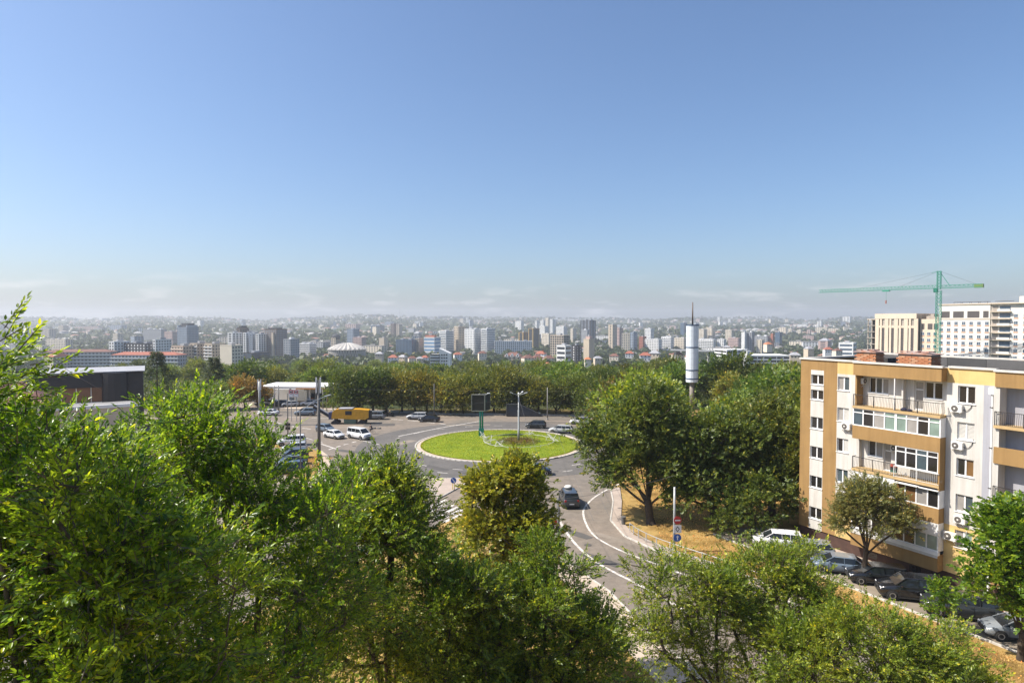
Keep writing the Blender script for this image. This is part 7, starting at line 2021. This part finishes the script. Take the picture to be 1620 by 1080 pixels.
# the pair of round red signs by the filling station
sx_, sy_ = GP(437, 690, 0); sx_, sy_ = XZ(467, 0, 132)[0], 132.0
sx_ = (463 - 810) * 0.132
fs_ = thing('speed_sign_stand', 'pair of round red rimmed signs with white plates before the filling station', 'road sign', (sx_, sy_, 0))
zc = CAM_Z + (508 - 620) * 0.132
mb = MB(); mb.tube([(-0.5, 0.1, 0), (-0.5, 0.1, zc + 0.4)], 0.08, 8); mb.tube([(0.6, 0.1, 0), (0.6, 0.1, zc + 0.4)], 0.08, 8); mb.build('post', M_GALV, fs_)
for cx_, nm in ((-0.5, 'left'), (0.55, 'right')):
    mb = MB(); mb.box(cx_ - 0.5, cx_ + 0.5, 0.0, 0.05, zc - 1.1, zc + 0.5); pl = mb.build('backing', mat('sign_pink', (0.62, 0.50, 0.50), 0.6), fs_)
    mb = MB(); disc(mb, (cx_, zc), 0.4, -0.04, -0.002); mb.build('red_ring', M_SRED, pl)
    mb = MB(); disc(mb, (cx_, zc), 0.27, -0.05, -0.041); mb.build('white_disc', M_SWHITE, pl)
    mb = MB(); mb.box(cx_ - 0.2, cx_ + 0.2, -0.06, -0.051, zc - 0.14, zc + 0.14) if nm == 'left' else mb.box(cx_ - 0.24, cx_ + 0.24, -0.06, -0.051, zc - 0.1, zc + 0.1); mb.build('dark_mark', M_SDARK, pl)
    mb = MB(); mb.box(cx_ - 0.42, cx_ + 0.42, -0.03, -0.002, zc - 1.05, zc - 0.45); mb.build('white_plate', M_SWHITE, pl)

def wire(label, a, b, sag, r_=0.012, n=16, name='overhead_wire'):
    a, b = Vector(a), Vector(b); pts = []
    for k in range(n + 1):
        t = k / n; p = a.lerp(b, t); p.z -= 4 * sag * t * (1 - t); pts.append(p - a)
    mb = MB(); mb.tube(pts, r_, 5); o = mb.build(name, M_CONCD); o.location = a; tag(o, label, 'wire', 'overhead wires'); return o
wire('single dark wire slanting across the sky at the left edge', (-17.5, 16.5, 24.2), (-62, 95, 10.8), 0.5, 0.02, name='slanting_wire')
xr, yr = pR.location.x, pR.location.y; xw, yw = pW.location.x, pW.location.y
wire('wire from the dark kerb pole to the pale sign pole', (xr, yr, hR - 0.1), (xw, yw, 7.0), 0.25, 0.015)
wire('upper trolley wire over the curved road, following it to the ring', (xr + 2, yr - 8, 6.4), (6.0, 86, 6.4), 0.3, 0.012)
wire('lower trolley wire over the curved road beside the upper one', (xr + 3.4, yr - 7.6, 6.2), (8.0, 84, 6.2), 0.3, 0.012)
wire('wire from the dark kerb pole out over the roundabout', (xr, yr, hR - 0.3), (lx, ly, 8.0), 0.8, 0.012)
wire('wire from the thick tall pole to the lamp mast', (pT.location.x, pT.location.y, 8), (lx, ly, 7.9), 0.9, 0.012)
wire('trolley wire along the avenue above the cars', (-60, 139, 6.6), (40, 131, 6.6), 0.5, 0.014)
# guard rail along the right kerb of the curved road
gr = thing('guard_rail', 'low white and grey pedestrian railing along the bend of the curved road', 'railing', (0, 0, 0))
gp = [Vector((p.x, p.y, 0)) for p in smooth_line([(11.7, 62.2), (12.2, 60.4), (13.4, 58.0), (15.4, 55.4), (17.6, 52.8), (19.8, 49.6)], 4)]
for zz, ww in ((0.95, 0.03), (0.4, 0.022)):
    mb = MB(); mb.tube([(a.x, a.y, zz) for a in gp], ww, 6); mb.build('rail', M_GALV, gr)
for a in gp[::2]:
    q = MB(); q.bar((a.x, a.y, 0.05), (a.x, a.y, 1.0), 0.07); q.build('post', M_RAILW, gr)
q = MB(); q.bar((10.3, 66, 0.1), (11.0, 66.3, 0.1), 0.4, 0.9)
bn = thing('litter_bin', 'small dark bin at the kerb bend under the overhanging tree', 'bin', (11.5, 64.6, 0.1))
q = MB(); q.lathe([(0.2, 0), (0.26, 0.75), (0.28, 0.78), (0.24, 0.8)], 12); q.build('bin_body', M_CONCD, bn)
q = MB(); q.bar((0.0, 0.3, 0), (0, 0.3, 1.1), 0.06); q.build('bin_post', M_CONCD, bn)

# ------------------------------------------------------------------ yellow road milling machine
M_YEL = mat('machine_yellow', (0.72, 0.36, 0.015), 0.45, var=0.12, scale=2.0, coat=0.2)
M_MDK = mat('machine_dark', (0.03, 0.03, 0.035), 0.7, var=0.2, scale=3)
M_MBLUE = mat('machine_blue', (0.05, 0.06, 0.16), 0.6, var=0.2, scale=3)
x, y = GP(552, 671)
mm = thing('road_milling_machine', 'yellow road milling machine with a raised conveyor at its left', 'machine', (x, y + 1.2, 0.01), R(3))
mb = MB(); mb.extr([(-3.6, 1.2), (3.2, 0.9), (3.9, 1.3), (3.9, 2.8), (1.9, 3.0), (1.0, 3.0), (0.6, 3.0), (-2.6, 3.05), (-3.4, 2.6)], -1.15, 1.15); mb.build('hull', M_YEL, mm)
mb = MB(); mb.box(-0.8, 0.5, -1.2, 1.2, 1.9, 2.7); mb.build('operator_gap', M_MDK, mm)
mb = MB(); mb.box(3.2, 4.2, -1.0, 1.0, 0.9, 2.6); mb.build('rear_engine', M_MDK, mm)
mb = MB(); mb.box(-2.2, 0.6, -1.1, 1.1, 3.06, 3.2); mb.build('canopy', M_SHEET, mm)
mb = MB(); mb.box(-4.2, -3.4, -1.0, 1.0, 1.0, 2.4); mb.build('front_frame', M_MBLUE, mm)
mb = MB(); mb.bar((-4.0, 0, 1.4), (-7.4, 0, 3.5), 1.0, 0.45); mb.build('conveyor', M_MDK, mm)
mb = MB(); mb.bar((-4.1, 0, 1.85), (-7.3, 0, 3.82), 0.8, 0.12); mb.build('conveyor_belt', M_SHEET, mm)
for xx in (-2.9, 2.5):
    for s in (-0.9, 0.9):
        mb = MB(); mb.extr([(xx - 0.8, 0.15), (xx - 0.6, 0), (xx + 0.6, 0), (xx + 0.8, 0.15), (xx + 0.8, 0.45), (xx + 0.5, 0.65), (xx - 0.5, 0.65), (xx - 0.8, 0.45)], s - 0.2, s + 0.2); mb.build('track', M_MDK, mm)
        mb = MB(); mb.bar((xx, s, 0.6), (xx, s, 1.3), 0.3); mb.build('track_leg', M_MDK, mm)
mb = MB(); mb.box(-1.1, 1.3, -1.12, 1.12, 0.12, 1.0); mb.build('drum_housing', mat('machine_green', (0.10, 0.16, 0.12), 0.7), mm)

# people: a cyclist in the junction and a scooter rider at the avenue edge
M_SKIN = mat('skin', (0.45, 0.27, 0.19), 0.6, var=0.05, scale=8)
M_HAIR = mat('hair_dark', (0.025, 0.018, 0.014), 0.7)
def skin_mesh(name, joints, edges, m_, parent, root=0):
    me = bpy.data.meshes.new(name); me.from_pydata([j[:3] for j in joints], edges, []); me.materials.append(m_)
    o = put(name, me, parent)
    bm = bmesh.new(); bm.from_mesh(me); ly_ = bm.verts.layers.skin.verify()
    bm.verts.ensure_lookup_table()
    for v, j in zip(bm.verts, joints): v[ly_].radius = (j[3], j[3])
    bm.verts[root][ly_].use_root = True
    bm.to_mesh(me); bm.free()
    s = o.modifiers.new('skin', 'SKIN'); s.use_smooth_shade = True
    o.modifiers.new('sub', 'SUBSURF').levels = 2; o.modifiers['sub'].render_levels = 2
    return o
def rider(label, loc, rz, shirt, trousers, seat_z):
    """seated figure facing +x, hands on a bar, feet on pedals"""
    t = thing('person', label, 'person', loc, rz)
    s = seat_z
    J = [(0, 0, s + 0.08, 0.15), (0.10, 0, s + 0.35, 0.14), (0.22, 0, s + 0.58, 0.16), (0.27, 0, s + 0.70, 0.06), (0.31, 0, s + 0.80, 0.095), (0.33, 0, s + 0.90, 0.085)]
    E = [(0, 1), (1, 2), (2, 3), (3, 4), (4, 5)]
    for sd in (-1, 1):
        k = len(J)
        J += [(0.22, sd * 0.19, s + 0.57, 0.06), (0.36, sd * 0.25, s + 0.32, 0.045), (0.56, sd * 0.22, s + 0.20, 0.036), (0.63, sd * 0.21, s + 0.19, 0.03)]
        E += [(2, k), (k, k + 1), (k + 1, k + 2), (k + 2, k + 3)]
        k = len(J); up = 0.0 if sd > 0 else 0.16
        J += [(0.03, sd * 0.1, s + 0.03, 0.095), (0.38, sd * 0.11, s - 0.10 + up, 0.075), (0.26, sd * 0.11, s - 0.50 + up, 0.05), (0.40, sd * 0.11, s - 0.56 + up, 0.035)]
        E += [(0, k), (k, k + 1), (k + 1, k + 2), (k + 2, k + 3)]
    skin_mesh('body', J, E, M_SKIN, t)
    SJ = [(0, 0, s + 0.10, 0.17), (0.10, 0, s + 0.35, 0.165), (0.21, 0, s + 0.57, 0.18)]; SE = [(0, 1), (1, 2)]
    for sd in (-1, 1):
        k = len(SJ); SJ += [(0.22, sd * 0.19, s + 0.57, 0.08), (0.36, sd * 0.25, s + 0.33, 0.06)]; SE += [(2, k), (k, k + 1)]
    skin_mesh('shirt', SJ, SE, shirt, t)
    TJ = [(0, 0, s + 0.07, 0.165)]; TE = []
    for sd in (-1, 1):
        k = len(TJ); up = 0.0 if sd > 0 else 0.16
        TJ += [(0.03, sd * 0.1, s + 0.03, 0.11), (0.38, sd * 0.11, s - 0.10 + up, 0.09), (0.27, sd * 0.11, s - 0.44 + up, 0.065)]; TE += [(0, k), (k, k + 1), (k + 1, k + 2)]
    skin_mesh('trousers', TJ, TE, trousers, t)
    q = MB(); q.lathe([(0.03, 0.10), (0.085, 0.07), (0.10, 0.0), (0.09, -0.06)], 12); h = q.build('hair', M_HAIR, t, True); h.location = (0.31, 0, s + 0.89)
    return t
x, y = GP(587, 686)
bc = thing('bicycle', 'bicycle under the dark clad cyclist in the open junction', 'bicycle', (x, y, 0.012), R(165))
for xx in (-0.52, 0.52):
    q = MB(); n = 20
    pts = [(xx + 0.33 * math.cos(2 * math.pi * k / n), 0, 0.33 + 0.33 * math.sin(2 * math.pi * k / n)) for k in range(n + 1)]; q.tube(pts, 0.018, 6, False)
    for k in range(6): q.bar((xx, 0, 0.33), (xx + 0.32 * math.cos(k * math.pi / 3), 0, 0.33 + 0.32 * math.sin(k * math.pi / 3)), 0.006)
    q.build('wheel', M_TYRE, bc)
q = MB()
for a, b in (((-0.52, 0, 0.33), (-0.05, 0, 0.3)), ((-0.52, 0, 0.33), (-0.18, 0, 0.82)), ((-0.05, 0, 0.3), (-0.18, 0, 0.9)), ((-0.05, 0, 0.3), (0.36, 0, 0.78)), ((-0.17, 0, 0.8), (0.34, 0, 0.86)), ((0.52, 0, 0.33), (0.33, 0, 1.02))): q.tube([a, b], 0.02, 6)
q.build('frame', M_CONCD, bc)
q = MB(); q.tube([(0.40, -0.24, 1.06), (0.33, 0, 1.02), (0.40, 0.24, 1.06)], 0.016, 6); q.build('handlebar', M_GALV, bc)
q = MB(); q.bbox(-0.32, -0.06, -0.07, 0.07, 0.9, 0.96, 0.02); q.build('saddle', M_TYRE, bc)
rider('person in dark clothes riding a bicycle across the open junction', (x + 0.2 * math.cos(R(345)), y + 0.2 * math.sin(R(345)), 0.012), R(165), mat('shirt_dark', (0.04, 0.04, 0.05), 0.9), mat('trousers_dark', (0.03, 0.03, 0.04), 0.9), 0.92)
x, y = GP(617, 659)
sc_ = thing('scooter', 'scooter under the yellow clad rider at the avenue edge', 'scooter', (x, y, 0.012), R(180))
for xx in (-0.55, 0.6):
    q = MB(); q.lathe([(0.1, -0.05), (0.22, -0.05), (0.24, 0), (0.22, 0.05), (0.1, 0.05)], 16); q.v = [(a + xx, c, b + 0.24) for a, b, c in q.v]; q.build('wheel', M_TYRE, sc_)
q = MB(); q.extr([(-0.75, 0.4), (-0.3, 0.25), (0.3, 0.22), (0.45, 0.35), (0.55, 0.95), (0.45, 0.98), (0.3, 0.4), (0.0, 0.36), (-0.15, 0.72), (-0.75, 0.72)], -0.16, 0.16); q.build('fairing', PAINT['dark'], sc_)
q = MB(); q.tube([(0.42, -0.3, 1.0), (0.5, 0, 0.98), (0.42, 0.3, 1.0)], 0.02, 6); q.build('handlebar', M_GALV, sc_)
rider('person in a yellow top riding a scooter along the avenue edge', (x + 0.2, y, 0.0), R(180), mat('shirt_yellow', (0.62, 0.55, 0.22), 0.9), mat('trousers_grey', (0.10, 0.10, 0.11), 0.9), 0.78)
x, y = GP(597, 678)
pl_ = thing('rubble_heap', 'small heap of dark broken asphalt near the cyclist', 'rubble', (x, y, 0.01))
for k in range(9):
    q = MB(); s = rnd.uniform(0.12, 0.3); q.bbox(-s, s, -s * 0.7, s * 0.7, 0, s * 0.9, s * 0.25); o = q.build('lump', M_CONCD, pl_); o.location = (rnd.uniform(-0.8, 0.8), rnd.uniform(-0.3, 0.3), 0); o.rotation_euler = (0, 0, rnd.uniform(0, 3))

# ------------------------------------------------------------------ filling station
fx = lambda px, D_: (px - 810) * D_ / 1000
gs = thing('filling_station', 'filling station with a white canopy edged in orange at the left', 'building', (fx(480, 160), 160, 0), R(-4))
M_ORANGE = mat('canopy_orange', (0.62, 0.25, 0.03), 0.5, var=0.1, scale=1)
mb = MB(); mb.box(-10, 8, -5, 6, 4.35, 4.9); mb.build('canopy', W_['white'], gs)
mb = MB(); mb.box(-10, 8, -5.06, -5.005, 4.5, 4.95); mb.build('canopy_fascia', W_['white'], gs)
mb = MB(); mb.box(0, 8.06, -5.12, -5.065, 4.3, 4.6); mb.box(8.005, 8.06, -5, 6, 4.3, 4.9); mb.build('orange_edge', M_ORANGE, gs)
for xx in (-8, -3, 2, 6.6):
    mb = MB(); mb.box(xx, xx + 0.4, -2, -1.6, 0, 4.349); mb.build('column', M_ORANGE if xx > 5 else W_['white'], gs)
    mb = MB(); mb.bbox(xx - 0.3, xx + 0.7, -1.2, -0.6, 0, 1.7, 0.06); mb.build('fuel_pump', W_['white'] if xx < 0 else W_['brick'], gs)
mb = MB(); mb.box(-11, -1, 6.5, 9, 0, 3.0); mb.build('back_wall', W_['white'], gs)
sh = thing('station_shop', 'small white shop with dark windows right of the filling canopy', 'building', (fx(518, 165), 165, 0), R(-4))
mb = MB(); mb.box(-4.5, 4.5, -3, 4, 0, 3.3); mb.build('wall', W_['white'], sh)
mb = MB(); mb.box(-5, 5, -3.6, 4.4, 3.302, 3.8); mb.build('roof', W_['white'], sh)
for k in range(4):
    mb = MB(); mb.box(-4 + k * 2.1, -2.4 + k * 2.1, -3.06, -3.004, 0.6, 2.6); mb.build('window', G_CITY, sh)
hedge_pts = []
def hedge(rg_):
    return (rg_.uniform(-46.5, -37.5), rg_.uniform(151.6, 152.8), rg_.uniform(0.1, 1.2))
scatter_plants('hedge', 'clipped dark hedge at the filling station exit', 900, hedge, 0.4, L_DARK, 51, 0.2, 'hedge')
for (px, kd, cl, lab) in ((447, 'sedan', 'dark', 'dark sedan on the filling station forecourt'), (462, 'hatch', 'silver', 'silver car under the filling canopy'), (488, 'wagon', 'white', 'white car at the pumps under the canopy'), (430, 'sedan', 'silver', 'silver sedan left on the forecourt'), (415, 'hatch', 'black', 'black hatchback at the forecourt edge')):
    car(kd, cl, lab, fx(px, 157), 157 + rnd.uniform(-2, 1), R(rnd.choice([10, 170, 200])), 'cars at the filling station')
mb = MB(); mb.poly([(-72, 151.5), (-38, 151), (-36, 170), (-74, 172)][::1], 0.012); o = mb.build('forecourt', M_LOT); tag(o, kind='structure')

# glass shelter at the avenue, pale wall behind the trees
x, y = GP(826, 661)
ul = thing('underpass_shelter', 'dark glass shelter with a sloping roof at the avenue behind the lamp mast', 'shelter', (x, y + 3.4, 0.1))
mb = MB(); mb.extr([(-3.4, 0), (4.2, 0), (4.2, 0.4), (-0.6, 2.6), (-3.4, 2.6)], -1.4, 1.4); mb.build('glass_body', G_CITY, ul)
mb = MB(); mb.bar((-3.5, -1.45, 2.65), (-0.6, -1.45, 2.65), 0.14); mb.bar((-0.6, -1.45, 2.65), (4.3, -1.45, 0.4), 0.14); mb.bar((-3.4, -1.45, 0), (-3.4, -1.45, 2.65), 0.14); mb.bar((-0.6, -1.45, 0), (-0.6, -1.45, 2.65), 0.12); mb.build('frame', M_CONCD, ul)
mb = MB(); mb.box(-3, 3.4, -0.15, 0.15, 0, 2.6); wl = mb.build('garden_wall', W_['cream']); wl.location = (fx(716, 152), 152, 0); tag(wl, 'pale cream wall glimpsed under the yellow tree', 'wall')

# ------------------------------------------------------------------ black pavilion and low roofs at the left
M_BLACK = mat('black_cladding', (0.022, 0.024, 0.032), 0.55, var=0.15, scale=0.6)
D_ = 112.0
pv = thing('black_pavilion', 'black clad pavilion with a large framed window behind the left trees', 'building', (fx(140, D_), D_, 0), R(30))
zt = CAM_Z + (508 - 590) * D_ / 1000
mb = MB(); mb.box(-7.8, 3.8, 0, 14, zt - 2.6, zt); mb.build('upper_storey', M_BLACK, pv)
mb = MB(); mb.box(3.81, 8.2, 0.4, 14, 0, zt - 0.2); mb.build('side_tower', M_BLACK, pv)
mb = MB(); n = 12
mb.prism([(3.8 + 2.0 * math.cos(a), 0.2 + 1.5 * math.sin(a)) for a in [2 * math.pi * k / n for k in range(n)]], 0.01, zt - 0.1); mb.build('rounded_corner', M_BLACK, pv)
mb = MB(); mb.box(-8.1, 8.5, -0.2, 14.2, zt + 0.002, zt + 0.14); mb.build('roof_edge', M_SHEET, pv)
mb = MB(); mb.box(-7.2, 2.2, 1.0, 13, 0, zt - 2.61); mb.build('lower_core', W_['brown'], pv)
for k in range(4):
    mb = MB(); a = -6.4 + k * 2.2; mb.box(a, a + 2.0, 0.9, 0.98, zt - 5.2, zt - 2.7); wn = mb.build('window', mat('warm_glass_panel', (0.24, 0.12, 0.07), 0.3, scale=0.8), pv)
    q = MB(); q.box(a - 0.12, a - 0.0, 0.7, 0.96, zt - 5.4, zt - 2.62); q.build('frame', W_['white'], wn)
mb = MB(); mb.box(-7.2, 2.4, 0.6, 0.96, zt - 5.6, zt - 5.3); mb.box(2.3, 2.6, 0.6, 0.96, zt - 5.6, zt - 2.62); mb.build('white_frame', W_['white'], pv)
D_ = 96.0
lr = thing('low_hall', 'low hall with a pale flat roof and white parapet before the black pavilion', 'building', (fx(170, D_), D_, 0), R(32))
zt = CAM_Z + (508 - 640) * D_ / 1000
mb = MB(); mb.box(-14, 3.8, 0, 6, 0, zt - 0.5); mb.build('wall', W_['sand'], lr)
mb = MB(); mb.box(-14.3, 4.1, -0.3, 0.1, zt - 0.5, zt); mb.build('parapet', W_['white'], lr); mb = MB(); mb.box(-14.3, 4.1, 0.11, 6.3, zt - 0.495, zt - 0.3); mb.build('roof', M_FLAT, lr)
for k in range(5):
    mb = MB(); a = -12.5 + 3.4 * k; mb.box(a, a + 1.8, -0.06, -0.004, 2.6, 5.0); mb.build('window', G_CITY, lr)
D_ = 92.0
kx_ = thing('brown_roof_house', 'house with a brown pitched roof at the far left edge behind the leaves', 'house', (fx(8, D_), D_, 0), R(34))
zt = CAM_Z + (508 - 604) * D_ / 1000
mb = MB(); mb.box(-5, 5, -4, 4, 0, zt - 3); mb.build('wall', W_['cream'], kx_)
mb = MB(); gable(mb, 10, 8, zt - 2.99, 3.0, 0.6); mb.build('roof', M_TILEB, kx_)
mb = MB(); mb.box(-3, -1.4, -4.06, -4.004, 2, 4); mb.build('window', G_CITY, kx_); mb = MB(); mb.box(2, 3.6, -4.06, -4.004, 2, 4); mb.build('window', G_CITY, kx_)
ks_ = thing('kiosk', 'white kiosk with a dark pitched roof glimpsed through the left trees', 'kiosk', (fx(235, 82), 82, 0), R(-10))
mb = MB(); mb.box(-3.2, 3.2, -2, 2, 0, 3.2); mb.build('wall', W_['white'], ks_)
mb = MB(); gable(mb, 6.4, 4, 3.21, 1.6, 0.5); mb.build('roof', M_TILEB, ks_)
mb = MB(); mb.box(-2.4, 0.6, -2.06, -2.004, 1.0, 2.4); mb.build('shutter', W_['sky'], ks_)
# dark conifers in front of the red roofs
def conifer(label, px, ytop, D_, w):
    x = fx(px, D_); z0 = TZ(x, D_); h = CAM_Z + (508 - ytop) * D_ / 1000 - z0
    rg_ = np.random.default_rng(int(px)); n = 900
    t = thing('conifer', label, 'tree', (x, D_, z0))
    f = rg_.random(n) ** 0.8; a = rg_.uniform(0, 6.283, n); r_ = w * (1 - f) * rg_.uniform(0.5, 1.05, n) * (1 + 0.25 * np.sin(f * 40)) + 0.1
    pos = np.stack([r_ * np.cos(a), r_ * np.sin(a), h * (0.12 + 0.88 * f)], 1)
    d = unit(np.stack([np.cos(a), np.sin(a), np.full(n, -0.15)], 1) + rg_.normal(0, 0.25, (n, 3)))
    V, F = leaf_cloud(rg_, pos, d, 6, 1.2, 0.45, False, 0.5, 1.0)
    mb = MB(); mb.tube([(0, 0, 0), (0, 0, h * 0.97)], [0.3, 0.04], 8); mb.build('trunk', M_BARK, t)
    put('crown', np_mesh('crown', V, F, L_FAR), t, 'stuff')
conifer('tall dark conifer right of the black pavilion', 247, 556, 150, 4.6)
conifer('second dark conifer before the blank cream wall', 338, 565, 165, 3.6)

# ------------------------------------------------------------------ haze
hz = MB(); hz.box(-7500, 7500, -80, 7480, -62, 150)
m = bpy.data.materials.new('haze_air'); m.use_nodes = True
m.node_tree.nodes.clear()
ho = m.node_tree.nodes.new('ShaderNodeOutputMaterial'); hv = m.node_tree.nodes.new('ShaderNodeVolumePrincipled')
hv.inputs['Color'].default_value = (0.90, 0.94, 1.0, 1); hv.inputs['Density'].default_value = 0.00018; hv.inputs['Anisotropy'].default_value = 0.2
m.node_tree.links.new(hv.outputs[0], ho.inputs['Volume'])
haze = hz.build('haze', m); tag(haze, kind='stuff')
